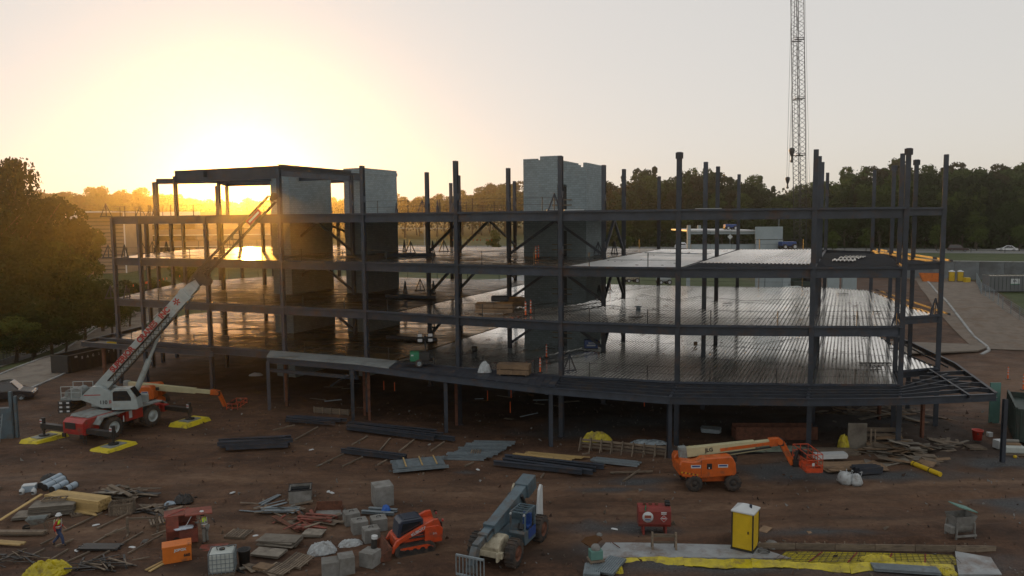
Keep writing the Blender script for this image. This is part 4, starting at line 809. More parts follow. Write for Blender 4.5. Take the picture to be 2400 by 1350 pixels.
MB().bar(ja+jt*5.3+V(0, -.355, 0), ja+jt*6.45+V(0, -.355, 0), .012, .16, up=ju).obj('sign_band', 'white', sg)
MB().bar(ja+jt*1.2+V(0, -.2, 0), ja+jt*1.2+V(0, .2, 0), .25).obj('jib_pin', 'black', t).rotation_euler = (0, 0, SA)
for (x, y, l) in ((-3.9, 3.7, 'yellow outrigger mat under the far left foot of the mobile crane'), (-3.9, -3.7, 'yellow outrigger mat nearest the camera under the mobile crane'), (3.9, -3.7, 'yellow outrigger mat right of the mobile crane near the boom lift basket'), (3.9, 3.7, 'yellow outrigger mat behind the mobile crane, partly hidden')):
    p = cc+rz((x, y, 0), CA); q0 = [(-1.3, -.85), (1.3, -.85), (1.3, .85), (-1.3, .85)]; z0 = p.z-.12
    tm = thing('outrigger_mat', l, 'mat', (p.x, p.y, z0), CA, 'yellow outrigger mats under the crane')
    MB().add([(a_*1.12, c_*1.18, 0) for a_, c_ in q0]+[(a_, c_, .36) for a_, c_ in q0], [(0, 1, 5, 4), (1, 2, 6, 5), (2, 3, 7, 6), (3, 0, 4, 7), (4, 5, 6, 7), (3, 2, 1, 0)]).obj('mat', 'yel', tm)
    MB().box((0, 0, .39), (1.5, 1.1, .07)).obj('top_plate', 'cranedk', tm)
# --- boom lifts
def boom_lift(label, loc, a, dz, bl, jl, jang, inner, ext_):
    t = thing('boom_lift', label, 'boom lift', loc, a)
    MB().ext([(-1.55, .55), (-1.3, .95), (1.2, 1.0), (1.6, .75), (1.6, .45), (-1.5, .42)], -.62, .62).obj('chassis', 'orange', t, bev=.04)
    for x in (-1.22, 1.22):
        for s in (-1, 1): wheel(t, (x, s*1.0, .5), .52, .38, 'rubber', lugs=14)
    prof = [(-2.15, 1.25), (-2.0, .95), (-1.0, .82), (1.3, .98), (1.42, 1.15), (1.36, 1.75), (1.15, 2.15), (.95, 2.2), (-.75, 2.1), (-.95, 1.95), (-1.3, 1.88), (-2.05, 1.98), (-2.18, 1.7)]
    for s in (-1, 1):
        h = MB().ext(prof, s*1.15, s*.36).obj('engine_hood', 'orange', t, bev=.07)
        MB().box((-1.15, s*1.155, 1.6), (.62, .012, .2)).box((.55, s*1.155, 1.62), (.62, .012, .2)).obj('sticker', 'white', h)
        MB().box((-1.15, s*1.163, 1.62), (.5, .006, .09)).box((.55, s*1.163, 1.64), (.5, .006, .09)).obj('sticker_print', 'blue', h)
        MB().box((-.3, s*1.155, 1.6), (.32, .012, .36)).obj('control_panel', 'black', h)
        MB().box((-.32, s*1.165, 1.5), (.07, .006, .1)).obj('decal', 'white', h)
        for i in range(9): MB().box((-2.02+i*.12, s*1.152, 1.24-i*.022), (.055, .012, .1), tilt=.5).obj('hazard_stripe', 'black' if i % 2 else 'yel', h)
        MB().box((-.82, s*1.156, 1.5), (.015, .01, 1.0)).obj('seam', 'black', h)
    MB().box((-1.8, 0, 1.3), (.7, 1.9, .7)).obj('counterweight', 'orange', t, bev=.1)
    MB().box((0, 0, 1.1), (1.4, 1.0, .5)).obj('turntable', 'black', t); MB().cyl((1.45, -.6, 1.75), (1.45, -.6, 2.0), .16).obj('hose_reel', 'black', t)
    p0 = V(-1.85, 0, 2.15); p1 = V(-1.85+bl, 0, 2.15+dz); d = (p1-p0).normalized(); u = V(-d.z, 0, d.x)
    bm = MB().bar(p0, p0.lerp(p1, .80), .42, .62, w2=.36, h2=.5).bar(p0.lerp(p1, .78), p1, .30, .36).obj('boom', 'cream', t, bev=.02)
    if inner:
        MB().bar(p0.lerp(p1, .42)-V(0, .225, 0)-u*.06, p1-V(0, .19, 0)-u*.02, .03, .2).obj('boom_stripe', 'orange', bm); MB().bar(p0.lerp(p1, .45)-u*.5, p0.lerp(p1, .97)-u*.38, .12, .1).obj('hose_carrier', 'cream', bm); MB().bar(p0.lerp(p1, .45)-V(0, .2, 0)-u*.36, p0.lerp(p1, .97)-V(0, .2, 0)-u*.27, .04, .1).obj('cable_track', 'black', bm)
        text('JLG', .34, p0.lerp(p1, .3)-V(0, .215, 0)+u*.02, d, (0, -1, 0), 'black', bm, bold=.01)
    MB().bar(p0-d*.1, p0+d*.35, .5, .75).obj('boom_foot', 'cranedk', t)
    hd = MB().bar(p1-d*.25, p1+d*.3, .4, .5).cyl(p1+d*.4-V(0, .28, 0), p1+d*.4+V(0, .28, 0), .2).obj('boom_head', 'orange', t, bev=.02)
    MB().box(p1+d*.45-u*.05, (.35, .55, .4)).obj('head_pivot', 'black', t)
    j0 = p1+d*.45; jd = V(math.cos(jang), 0, math.sin(jang)); j1 = j0+jd*jl
    MB().bar(j0, j1, .2, .24).bar(j0+V(0, .0, .0)+V(-jd.z, 0, jd.x)*.2, j1+V(-jd.z, 0, jd.x)*.2, .12, .1).obj('jib', 'orange', t)
    MB().box(j1+V(.2, 0, .12), (.35, .4, .5)).cyl(j1+V(.2, 0, .2), j1+V(.35, 0, .9), .12).obj('basket_mount', 'black', t)
    k = j1+V(.5, 0, -.15); w_, l_ = 1.0, 2.3; bk_ = MB(); bk_.box(k+V(w_/2, 0, 0), (w_, l_, .1)).box(k+V(w_/2, -l_/2, .12), (w_, .04, .24)).box(k+V(w_, 0, .12), (.04, l_, .24))
    for x in (0, w_/2, w_):
        for y in (-l_/2, -l_/6, l_/6, l_/2):
            if x == w_/2 and abs(y) < l_/2: continue
            bk_.cyl(k+V(x, y, 0), k+V(x, y, 1.12), .028, n=6)
    for z in (.4, .75, 1.12):
        for q0, q1 in (((0, -l_/2), (w_, -l_/2)), ((w_, -l_/2), (w_, l_/2)), ((w_, l_/2), (0, l_/2)), ((0, l_/2), (0, -l_/2))): bk_.cyl(k+V(*q0, z), k+V(*q1, z), .028, n=6)
    o = bk_.obj('basket', 'orange2', t); MB().box(k+V(.1, -.2, .95), (.25, .9, .3)).obj('control_box', 'black', o); MB().box(k+V(.4, -l_/2-.03, .5), (.16, .01, .2)).box(k+V(w_+.03, -.4, .5), (.01, .16, .2)).obj('decal', 'white', o)
    return t
g = floor(G(1671, 1152)); g += V(0, 1.0, 0); boom_lift('orange boom lift with its basket lowered beside the white bulk bags', floor(g), rad(1), .62, 5.9, 1.75, rad(-62), True, 0)
g = floor(G(338, 958)); boom_lift('orange boom lift with a long cream boom behind the mobile crane', floor(V(g.x-.2, g.y+.8, 0)), rad(-2), -.75, 8.3, 1.9, rad(-68), False, 0)
# --- telehandler
ta = math.atan2(-.9, -.42); tg = floor(V(-.25, 38.7, 0))
t = thing('telehandler', 'blue grey telehandler with its boom slanting forward and open cab', 'telehandler', tg, ta)
MB().box((0, 0, .85), (4.6, .9, .5)).box((-1.9, 0, 1.2), (1.1, 1.1, .8)).box((-.2, -.75, .95), (1.8, .7, .6)).obj('chassis', 'blueg', t, bev=.04)
MB().ext([(1.15, .5), (1.2, 1.3), (1.5, 1.5), (2.15, 1.45), (2.45, 1.1), (2.3, .55)], -.55, .55).obj('axle_frame', 'beige', t, bev=.05)
MB().box((2.35, 0, .75), (.25, 1.5, .3)).box((2.5, -.55, .7), (.3, .1, .45)).box((2.5, .55, .7), (.3, .1, .45)).obj('front_crossbar', 'beige', t, bev=.02)
for x in (-1.65, 1.65):
    for s in (-1, 1): wheel(t, (x, s*1.02, .68), .70, .5, 'rust', lugs=18)
MB().ext([(-2.55, 1.0), (-2.5, 2.75), (-2.3, 2.85), (-2.05, 2.6), (-1.7, 1.0)], .72, .84).obj('lift_frame', 'white', t, bev=.02)
MB().ext([(-2.55, 1.0), (-2.5, 2.6), (-2.3, 2.7), (-2.05, 2.5), (-1.7, 1.0)], -.84, -.72).obj('lift_frame', 'beige', t, bev=.02)
h0, h1 = V(-2.6, -.2, 2.55), V(1.7, -.2, 1.75); hd_ = (h1-h0).normalized(); hu = V(-hd_.z, 0, hd_.x)
bm = MB().bar(h0-hd_*.4, h1, .62, .68, w2=.56, h2=.58).bar(h0-hd_*.55, h0+hd_*.6, .78, .8).obj('boom', 'blueg', t, bev=.03)
MB().bar(h1-hd_*.3, h1+hd_*.9, .44, .44).bar(h1+hd_*.0-V(0, 0, 0)+hu*.1, h1+hd_*.25+hu*.1, .64, .5).obj('boom_section', 'blueg', t, bev=.02)
MB().bar(h1+hd_*.8, h1+hd_*1.75, .34, .36).bar(h1+hd_*.8+hu*.05, h1+hd_*1.0+hu*.05, .5, .42).obj('boom_section', 'blueg', t, bev=.02)
gn = h1+hd_*1.7; MB().bar(gn, gn+V(.45, 0, -.75), .36, .4).bar(gn+V(.4, 0, -.6), gn+V(.5, 0, -1.05), .5, .3).obj('gooseneck', 'blueg', t, bev=.02)
for s in (-.36, .36): MB().cyl(V(-1.9, -.2+s, 1.5), V(-1.2, -.2+s, 2.5), .09).obj('lift_cylinder', 'black', t)
for s in (-.28, .28): MB().bar(h1+hd_*.1+V(0, s, .15), h1+hd_*1.0+V(0, s*.8, .12), .06).obj('hose', 'black', t)
fc = gn+V(.62, 0, -1.0); cg = MB().bar(fc+V(0, -.75, .75), fc+V(0, .75, .75), .09).bar(fc+V(0, -.75, -.2), fc+V(0, .75, -.2), .09)
for i in range(9): cg.bar(fc+V(0, -.75+i*.1875, -.2), fc+V(0, -.75+i*.1875, .75), .04)
cg.obj('carriage', 'galvdull', t)
for s in (-.35, .35): MB().bar(fc+V(0, s, -.3), fc+V(1.15, s, -.3), .12, .06).obj('fork', 'black', t)
rp = MB()
for x in (-.75, .55):
    for y in (.32, 1.12): rp.bar((x, y, .95), (x*.9, y, 2.25), .08)
for y in (.32, 1.12): rp.bar((-.68, y, 2.25), (.5, y, 2.25), .08)
for x in (-.68, -.4, -.12, .16, .5): rp.bar((x, .32, 2.27), (x, 1.12, 2.27), .07, .05)
rp.obj('cab_frame', 'blueg', t); MB().ext([(.55, .6), (.72, 1.25), (.6, 1.35), (-.75, 1.0), (-.8, .6)], .3, 1.15).obj('cab_base', 'blueg', t, bev=.03)
MB().box((-.4, .75, 1.25), (.5, .5, .18)).box((-.62, .75, 1.6), (.14, .5, .6)).obj('seat', 'blue', t, bev=.04); MB().cyl((.25, .75, 1.3), (.12, .75, 1.55), .17, n=12).obj('steering_wheel', 'black', t)
MB().box((-.3, 1.16, 1.05), (.9, .02, .5)).obj('blue_panel', 'blue', t)
for s in (.35, 1.1): MB().cyl((.56, s, 2.2), (.62, s, 2.2), .06).obj('work_lamp', 'lens', t)
# --- compact track loader
sa = math.atan2(-.41, -.91); sg_ = floor(V(-5.15, 38.8, 0))
t = thing('track_loader', 'orange compact track loader with dark cab and lowered bucket', 'loader', sg_+V(-.25, -.1, 0), sa); t.scale = (.9, .9, .86)
def stadium(x0, x1, z0, z1, sl=0):
    r = (z1-z0)/2; p = [(x1+r*math.sin(a_), (z0+z1)/2+r*math.cos(a_)) for a_ in [math.pi*i/6 for i in range(7)]]+[(x0-.12*0-r*math.sin(a_), (z0+z1)/2-r*math.cos(a_)) for a_ in [math.pi*i/6 for i in range(7)]]
    return p
for s in (-1, 1):
    tr = MB().ext(stadium(-.85, .85, .02, .72), s*.98, s*.58); 
    for i in range(20): tr.box((-1.05+i*.11, s*.78, .015), (.05, .4, .05)).box((-.9+i*.095, s*.78, .735), (.05, .4, .05))
    o = tr.obj('track', 'rubber', t)
    for x in (-.85, -.4, .05, .5, .85): MB().cyl((x, s*.97, .33), (x, s*1.0, .33), .17, n=12).obj('track_roller', 'black', o)
    MB().ext([(-1.05, .42), (-.7, .62), (.9, .62), (.9, .5), (-.95, .3)], s*.985, s*.99).obj('track_frame', 'orange2', o)
MB().box((0, 0, .75), (2.2, 1.15, .7)).ext([(-1.65, .55), (-1.7, 1.35), (-1.45, 1.6), (-.6, 1.62), (-.6, .55)], -.85, .85).obj('body', 'orange2', t, bev=.05)
text('SVL', .16, (-1.2, .86, 1.12), (-1, 0, 0), (0, 1, 0), 'white', t)
cb_ = MB().ext([(-.65, 1.0), (-.62, 2.0), (-.5, 2.1), (.65, 2.1), (.82, 1.95), (.95, 1.1), (.7, 1.0)], -.55, .55).obj('cab', 'navy', t, bev=.05)
for s in (-1, 1): MB().ext([(-.5, 1.25), (-.48, 1.9), (.6, 1.9), (.75, 1.25)], s*.555, s*.56).obj('side_window', 'glass', cb_)
MB().box((.05, 0, 2.13), (.9, .9, .05)).obj('cab_roof', 'navy', cb_, bev=.02)
for s in (-1, 1):
    ar = MB().ext([(-1.6, 1.45), (-1.45, 1.95), (-1.15, 1.95), (.5, 1.3), (1.05, 1.0), (1.45, .35), (1.25, .3), (.85, .85), (.4, 1.05), (-1.0, 1.5), (-1.35, 1.4)], s*.62, s*.82).obj('lift_arm', 'orange2', t, bev=.02)
    text('KUBOTA', .24, (-.25, s*.825, 1.42), (-s*.93, 0, s*.37) if s > 0 else (.93, 0, -.37), (0, s, 0), 'white', ar, bold=.006)
    MB().cyl((-.9, s*.72, 1.0), (.3, s*.72, 1.05), .06).obj('lift_cylinder', 'black', t)
MB().ext([(1.45, .0), (1.35, .75), (1.5, .8), (1.62, .12), (2.3, .06), (2.3, .0)], -.95, .95).ext([(1.45, .0), (1.35, .75), (1.7, .6), (2.25, .05)], -.97, -.93).ext([(1.45, .0), (1.35, .75), (1.7, .6), (2.25, .05)], .93, .97).obj('bucket', 'rust', t)
MB().box((-1.75, 0, 1.35), (.06, .9, .4)).obj('rear_grille', 'black', t)
for s in (-.6, .6): MB().cyl((-1.72, s, 1.75), (-1.8, s, 1.75), .09).obj('tail_lamp', 'red', t)
# --- road vehicles
def car(name, label, loc, a, ln, wd, ht, m, kind_='sedan'):
    t = thing(name, label, 'car' if kind_ != 'pickup' else 'pickup truck', loc, a); h = ln/2; zb = ht*.56
    low = [(-h, .35), (-h+.02, zb*.92), (-h+.15, zb), (h*.55, zb*.98), (h*.93, zb*.8), (h, zb*.62), (h-.02, .3), (-h+.1, .25)]
    bo = MB().ext(low, -wd/2, wd/2).obj('body', m, t, bev=.06)
    tops = {'sedan': [(-h*.78, zb-.02), (-h*.42, ht-.03), (-.1, ht), (h*.12, ht-.04), (h*.52, zb-.02)], 'suv': [(-h*.93, zb-.02), (-h*.82, ht-.05), (-h*.6, ht), (h*.12, ht-.03), (h*.46, zb-.02)], 'pickup': [(-h*.12, zb-.02), (-h*.08, ht-.04), (h*.18, ht), (h*.3, ht-.05), (h*.56, zb-.02)]}[kind_]
    gh = MB(); n = len(tops); w0, w1 = wd/2-.08, wd/2-.22
    pv = [(x, -(w0 if i in (0, n-1) else w1), z) for i, (x, z) in enumerate(tops)]+[(x, (w0 if i in (0, n-1) else w1), z) for i, (x, z) in enumerate(tops)]
    gh.add(pv, [tuple(range(n)), tuple(range(2*n-1, n-1, -1))]+[(i, n+i, n+i+1, i+1) for i in range(n-1)]); go = gh.obj('cabin', m, t, bev=.03)
    cx = sum(x for x, z in tops)/n
    for s in (-1, 1):
        q = [((x-cx)*.80+cx, s*((w0 if i in (0, n-1) else w1)+.012-(.03 if i not in (0, n-1) else .02)*0), zb+(z-zb)*.8+.05) for i, (x, z) in enumerate(tops)]
        MB().add([(x, y*(.995 if z > zb+.2 else .975)+s*.01, z) for x, y, z in q], [tuple(range(n))]).obj('side_window', 'glass', go)
    fx0, fz0 = tops[-1]; fx1, fz1 = tops[-2]; MB().add([(fx0-.07, -w0+.14, fz0+.09), (fx0-.07, w0-.14, fz0+.09), (fx1+.06, w1-.08, fz1-.03), (fx1+.06, -w1+.08, fz1-.03)], [(0, 1, 2, 3)]).obj('windscreen', 'glass', go, (.03, 0, .03))
    fx0, fz0 = tops[0]; fx1, fz1 = tops[1]; MB().add([(fx0+.06, -w0+.14, fz0+.09), (fx0+.06, w0-.14, fz0+.09), (fx1-.03, w1-.08, fz1-.05), (fx1-.03, -w1+.08, fz1-.05)], [(0, 1, 2, 3)]).obj('rear_window', 'glass', go, (-.04, 0, .03))
    for x in (-h*.6, h*.62):
        for s in (-1, 1): wheel(t, (x, s*(wd/2-.1), .33), .34, .24, 'galvdull', lugs=0)
    for s in (-1, 1):
        MB().box((h-.03, s*wd*.36, zb*.72), (.1, .34, .14)).obj('headlight', 'lens', t); MB().box((-h+.02, s*wd*.38, zb*.8), (.06, .3, .14)).obj('tail_light', 'red', t)
    if kind_ == 'pickup': MB().box((-h*.55, 0, zb+.01), (ln*.38, wd-.3, .02)).obj('load_bed', 'black', t)
    return t
hw = lambda u, o: (lambda kx: V(kx*((243+o)/(QX*kx+QY)), (243+o)/(QX*kx+QY), 0))((u-1200)/F)
HA = math.atan2(-QX, QY)
def onroad(u, o): p = hw(u, o); return V(p.x, p.y, float(gz(p.x, p.y, False))+.05)
car('sedan', 'white sedan driving on the highway at the right edge', onroad(2361, 2), HA+math.pi, 4.9, 1.85, 1.5, 'carwhite')
car('suv', 'dark red SUV driving on the highway right of the frame', onroad(2246, -3), HA, 5.1, 1.95, 1.85, mat('dark maroon paint', (.035, .012, .014), .25, 0, .05, 1, coat=.6), 'suv')
car('delivery_car', 'white car on the highway seen behind the precast column', onroad(1604, 0), HA, 5.6, 2.0, 2.1, 'carwhite', 'suv')
car('pickup', 'dark pickup truck cut off by the left edge', floor(T(8, 938)), rad(20), 5.6, 2.0, 1.9, 'cardark', 'pickup')
# ---------------------------------------------------------------- materials and equipment lying about the site
at = lambda px, py: floor(G(px, py))
def ends(p, q_): a, c = at(*p), at(*q_); return a, c, (c-a), math.atan2(c.y-a.y, c.x-a.x)
rj = random.Random(21)
def boards(name, label, cat, p, q_, nw, nh, bw, bh, m, part='board', jit=.03, group=None, lift=.1, gap=1.05, split=None):
    """boards lying side by side and on top of each other between two ground points"""
    a, c, d, an = ends(p, q_); ln = Vector((d.x, d.y)).length; mid = floor((a+c)/2); t = thing(name, label, cat, (mid.x, mid.y, mid.z+lift), an, group)
    ms = MB().box((0, 0, 0), (ln, bw, bh)).mesh(part, m)
    for k in range(nh):
        for i in range(nw):
            if jit > .15 and rj.random() < .12: continue
            o = inst(ms, part, (rj.uniform(-jit, jit)*ln*.5, (i-(nw-1)/2)*bw*gap+rj.uniform(-jit, jit)*bw, bh*(k+.5)*1.03), rj.uniform(-jit, jit)*.35, t); o.scale = (rj.uniform(1-jit*3, 1), 1, 1)
    return t
def steel(label, p, q_, n, h, w, m='steel', lift=.16, nh=1, jit=.05, group='steel beam bundles on the dirt'):
    a, c, d, an = ends(p, q_); ln = Vector((d.x, d.y)).length; mid = floor((a+c)/2); t = thing('steel_bundle', label, 'steel beams', (mid.x, mid.y, mid.z+lift), an, group)
    for k in range(nh):
        for i in range(n):
            l = ln*rj.uniform(.78, 1); o = MB().ib((-l/2, 0, 0), (l/2, 0, 0), h, w, .025, .018).obj('beam', m, t, (rj.uniform(-.08, .08)*ln, (i-(n-1)/2)*w*1.6+rj.uniform(-.1, .1), h/2+k*h*1.02)); o.rotation_euler = (0, 0, rj.uniform(-jit, jit))
    return t
TG = 'timbers laid on the dirt'
def timber(p, q_, label, w=.1, h=.1, m='wood', lift=.05, name='timber', cat='timber', group=TG):
    a, c = at(*p), at(*q_); mid = (a+c)/2; an = math.atan2(c.y-a.y, c.x-a.x); ln = (c-a).length; o = MB().box((0, 0, 0), (ln, w, h)).obj(name, m, None, (mid.x, mid.y, max(mid.z, gzs(mid.x, mid.y))+lift)); o.rotation_euler = (0, -math.asin((c.z-a.z)/ln), an); return tag(o, label, cat, group)
steel('bundle of dark steel beams lying left of the site road below the crane mat', (512, 1060), (688, 1052), 4, .3, .22, nh=2)
steel('short dark steel pieces by the left canopy column', (672, 990), (802, 1000), 4, .22, .25)
steel('longest dark steel beams beside the second canopy column', (800, 1006), (1056, 1036), 4, .32, .3)
steel('single dark beam crossing bare timbers left of the blue sheets', (795, 1062), (962, 1084), 2, .34, .22)
steel('long dark beams below the loose yellow boards at mid site', (1160, 1080), (1408, 1110), 4, .3, .3)
for i, (p, q_, l) in enumerate([((640, 1012), (690, 1000), 'thin timber under the short steel pieces, left end'), ((690, 1035), (745, 1005), 'thin timber leading from the short steel pieces towards the beam bundle'), ((825, 1045), (862, 1025), 'timber under the left end of the longest steel beams'), ((885, 1060), (915, 1030), 'timber under the middle of the longest steel beams'), ((935, 1060), (972, 1033), 'timber under the right half of the longest steel beams'), ((1010, 1062), (1042, 1040), 'timber under the right end of the longest steel beams'), ((742, 1098), (805, 1068), 'timber crossing under the left end of the single dark beam'), ((802, 1096), (848, 1074), 'timber crossing under the middle of the single dark beam'), ((885, 1092), (920, 1072), 'timber touching the blue sheet bundle on its left'), ((1090, 1095), (1110, 1086), 'short timber under the silver stud bundle'), ((1268, 1118), (1275, 1108), 'short timber under the long dark beams')]): timber(p, q_, l)
# corrugated blue galvanised bundle
a, c, d, an = ends((918, 1108), (1046, 1090)); t = thing('sheet_bundle', 'bundle of pale blue galvanised sheets strapped with wood on the dirt', 'metal sheets', floor((a+c)/2), rad(14))
for k in range(5):
    b = MB(); 
    for i in range(9): x = -.85+i*.2; b.bar((-1.7+.05*k, x, 0), (1.6-.1*k, x, 0), .1, .05); b.bar((-1.7, x+.1, -.02), (1.6, x+.1, -.02), .1, .02)
    b.obj('sheet', 'galvdull', t, (rj.uniform(-.2, .2), rj.uniform(-.1, .1), .18+k*.07)).rotation_euler = (0, 0, rj.uniform(-.06, .06))
for x in (-1.0, .1, 1.1): MB().box((x, 0, .55), (.09, 2.0, .05)).obj('batten', 'pine', t)
for y in (-1.1, -.9, .95, 1.15): MB().ib((-1.9, y, .3), (1.9, y+.05, .3), .12, .1, .012, .01).obj('channel', 'galvdull', t)
a, c, d, an = ends((1060, 1070), (1190, 1042)); t = thing('stud_bundle', 'silver metal studs spread in overlapping bundles right of the blue sheets', 'metal studs', floor(G(1122, 1062)), rad(-4))
for i in range(26): MB().ib((-1.6, 0, 0), (1.6, 0, 0), .1, .12, .012, .01).obj('stud', 'galvdull', t, (-.9+i*.075+rj.uniform(-.25, .25), -1.9+i*.165, .12+.1*(i % 2))).rotation_euler = (0, 0, rj.uniform(-.04, .02))
for i in range(5): MB().box((-.45+i*.16, -.6, .3), (.08, .8, .06)).obj('slat', 'wood', t)
boards('lumber_pile', 'loose pale boards spread in a long untidy pile behind the dark beams', 'lumber', (1208, 1062), (1372, 1078), 9, 2, .14, .04, 'pine', jit=.22)
t = boards('channel_bundle', 'pale blue galvanised channels stacked right of the loose boards', 'metal channels', (1385, 1082), (1500, 1094), 6, 2, .14, .08, 'galvdull', 'channel', .05)
for p, q_, l in [((1430, 1108), (1530, 1112), 'grey plank lying in front of the galvanised channels'), ((1262, 1078), (1252, 1090), 'short timber poking out under the loose boards, left one'), ((1320, 1092), (1312, 1104), 'short timber poking out under the loose boards, right one'), ((1365, 1062), (1382, 1060), 'pale offcut right of the loose boards'), ((1460, 1130), (1500, 1105), 'grey stake pointing at the canopy column')]: timber(p, q_, l)
# form wall with yellow sheeting under the canopy
a, c, d, an = ends((1362, 1052), (1562, 1072)); t = thing('form_wall', 'low wooden formwork fence with studs between the canopy columns', 'formwork', floor((a+c)/2), an); ln = d.length
for z in (.2, .45, .7): MB().box((0, 0, z), (ln, .05, .16)).obj('board', 'wood', t)
for i in range(9): MB().box((-ln/2+ln*i/8, -.06, .42), (.09, .07, .95)).obj('stud', 'wood', t); MB().bar((-ln/2+ln*i/8, -.1, .8), (-ln/2+ln*i/8, -.7, 0), .07).obj('kicker', 'wood', t)
tag(crumple('tarp', *G(1398, 1036).xy, .1, 2.4, .9, .7, 'yelplas', None, 3), 'crumpled yellow sheeting at the left end of the formwork fence', 'tarp')
tag(crumple('tarp', *G(1640, 1058).xy, .1, 2.6, .5, .35, 'yelplas', None, 4), 'yellow sheeting edge by the twin canopy columns', 'tarp')
tag(crumple('plastic_sheet', *G(1760, 1056).xy, .08, 9.5, 1.3, .22, mat('dusty green plastic', (.12, .145, .11), .45, 0, .25, 2, (.07, .06, .05), .3), None, 6, 20), 'dusty green plastic sheet strip behind the orange boom lift', 'plastic sheet')
tag(crumple('plastic_sheet', *G(1520, 1042).xy, .08, 3.0, .9, .3, 'galvdull', None, 7), 'grey plastic covered heap behind the formwork fence', 'plastic sheet')
boards('board_bundle', 'bundle of pale boards wrapped in plastic under the canopy', 'boards', (1642, 1014), (1690, 1018), 5, 3, .2, .1, 'galvdull', jit=.05)
t = thing('steel_trough', 'long rust brown steel trough lying under the canopy', 'trough', floor(G(1820, 1032)), rad(-2)); MB().box((0, 0, .5), (6.2, .1, 1.0)).box((0, 1.2, .5), (6.2, .1, 1.0)).box((0, .6, .06), (6.2, 1.2, .1)).box((-3.1, .6, .4), (.1, 1.2, .8)).obj('trough', 'rust', t)
t = thing('low_form', 'low pale formwork board standing on the ground left of the canopy columns', 'formwork', floor(G(777, 974)), rad(-18)); MB().box((0, 0, .28), (3.6, .06, .5)).obj('board', 'wood', t)
for i in range(5): MB().box((-1.7+i*.85, -.06, .3), (.08, .07, .6)).obj('stud', 'wood', t)
# --- left yard
t = thing('gang_box', 'tall red brown tool cabinet with its lids propped open', 'tool cabinet', at(428, 1268), rad(24))
MB().box((-.75, 0, .78), (.06, .9, 1.55)).box((.75, 0, .42), (.06, .9, .84)).box((0, .45, .78), (1.5, .05, 1.55)).box((0, 0, .06), (1.5, .9, .1)).box((0, -.44, .42), (1.5, .05, .75)).box((-.45, -.44, .9), (.6, .05, 1.3)).obj('shell', 'redox', t)
MB().box((0, 0, .86), (1.42, .84, .05)).obj('shelf', 'redox', t); MB().box((-.3, .1, 1.58), (1.1, 1.0, .06)).obj('lid', 'redox', t); MB().box((.85, -.25, 1.62), (1.35, 1.1, .06), 0, 0, .04).obj('lid', 'redox', t)
MB().bar((.2, -.4, .95), (.5, -.6, 1.55), .03).obj('prop_rod', 'white', t); MB().bar((-.7, -.3, 1.63), (.4, .5, 1.66), .025).obj('red_rod', 'red', t); MB().cyl((-.3, -.48, .3), (-.3, -.44, .3), .16, n=14).obj('vent', 'black', t)
g = at(428, 1268); tag(crumple('plans', g.x+.25, g.y-.35, g.z+.90, 1.0, .6, .05, 'paper', None, 12, 10, .4), 'blue construction drawings spread on the cabinet shelf', 'drawings')
t = thing('job_box', 'bright orange job box with black lettering near the lower left', 'job box', at(416, 1312), rad(24))
MB().box((0, 0, .42), (1.35, .78, .8)).obj('body', 'orangejob', t, bev=.02); MB().box((0, 0, .86), (1.39, .82, .1)).obj('lid', 'orangejob', t, bev=.02); text('JOBOX', .17, (.15, -.392, .66), (1, 0, 0), (0, -1, 0), 'white', t, bold=.01); text('660', .2, (.45, -.392, .34), (1, 0, 0), (0, -1, 0), 'black', t, bold=.01); text('660', .2, (-.677, .05, .34), (0, -1, 0), (-1, 0, 0), 'black', t, bold=.01)
timber((342, 1340), (385, 1316), 'pair of pale planks beside the orange job box, left one', .14, .05, 'pine'); timber((350, 1343), (390, 1320), 'pair of pale planks beside the orange job box, right one', .14, .05, 'pine')
t = thing('tote_tank', 'white square liquid tote in a wire cage at the bottom edge', 'tote tank', at(523, 1342), rad(12))
MB().box((0, 0, .66), (1.12, .96, 1.0)).obj('tank', 'tote', t, bev=.12); MB().cyl((0, 0, 1.15), (0, 0, 1.22), .14, n=16).obj('cap', 'black', t); MB().box((0, 0, .07), (1.2, 1.02, .13)).obj('pallet', 'wood', t)
cg = MB()
for i in range(7): x = -.59+i*.197; cg.bar((x, -.5, .12), (x, -.5, 1.15), .022).bar((x, .5, .12), (x, .5, 1.15), .022)
for i in range(6): y = -.5+i*.2; cg.bar((-.59, y, .12), (-.59, y, 1.15), .022).bar((.59, y, .12), (.59, y, 1.15), .022)
for z in (.2, .42, .64, .86, 1.13): cg.bar((-.59, -.5, z), (.59, -.5, z), .022).bar((-.59, .5, z), (.59, .5, z), .022).bar((-.59, -.5, z), (-.59, .5, z), .022).bar((.59, -.5, z), (.59, .5, z), .022)
cg.obj('cage', 'galvdull', t); MB().tube([(-.2, -.1, 1.2), (-.3, .2, 1.22), (0, .35, 1.2), (.3, .1, 1.24), (.45, .3, 1.2)], .02).obj('hose', 'black', t)
t = thing('trash_can', 'black plastic trash can right of the white tote', 'trash can', at(573, 1322)); MB().lathe((0, 0, 0), (0, 0, 1), [(0, .01), (0, .24), (.78, .31), (.8, .34), (.84, .34), (.84, .29), (.1, .22), (.1, .01)], 18).obj('can', 'black', t)
boards('lumber_stack', 'long neat stack of fresh yellow lumber at the left', 'lumber', (122, 1184), (248, 1201), 7, 7, .14, .09, 'pine', jit=.012, gap=1.02)
boards('lumber_scraps', 'loose yellow boards lying against the front of the lumber stack', 'lumber', (150, 1196), (240, 1212), 5, 1, .12, .05, 'pine', jit=.2)
t = thing('crate', 'open slatted wooden crate at the end of the lumber stack', 'crate', at(287, 1201), rad(16)); 
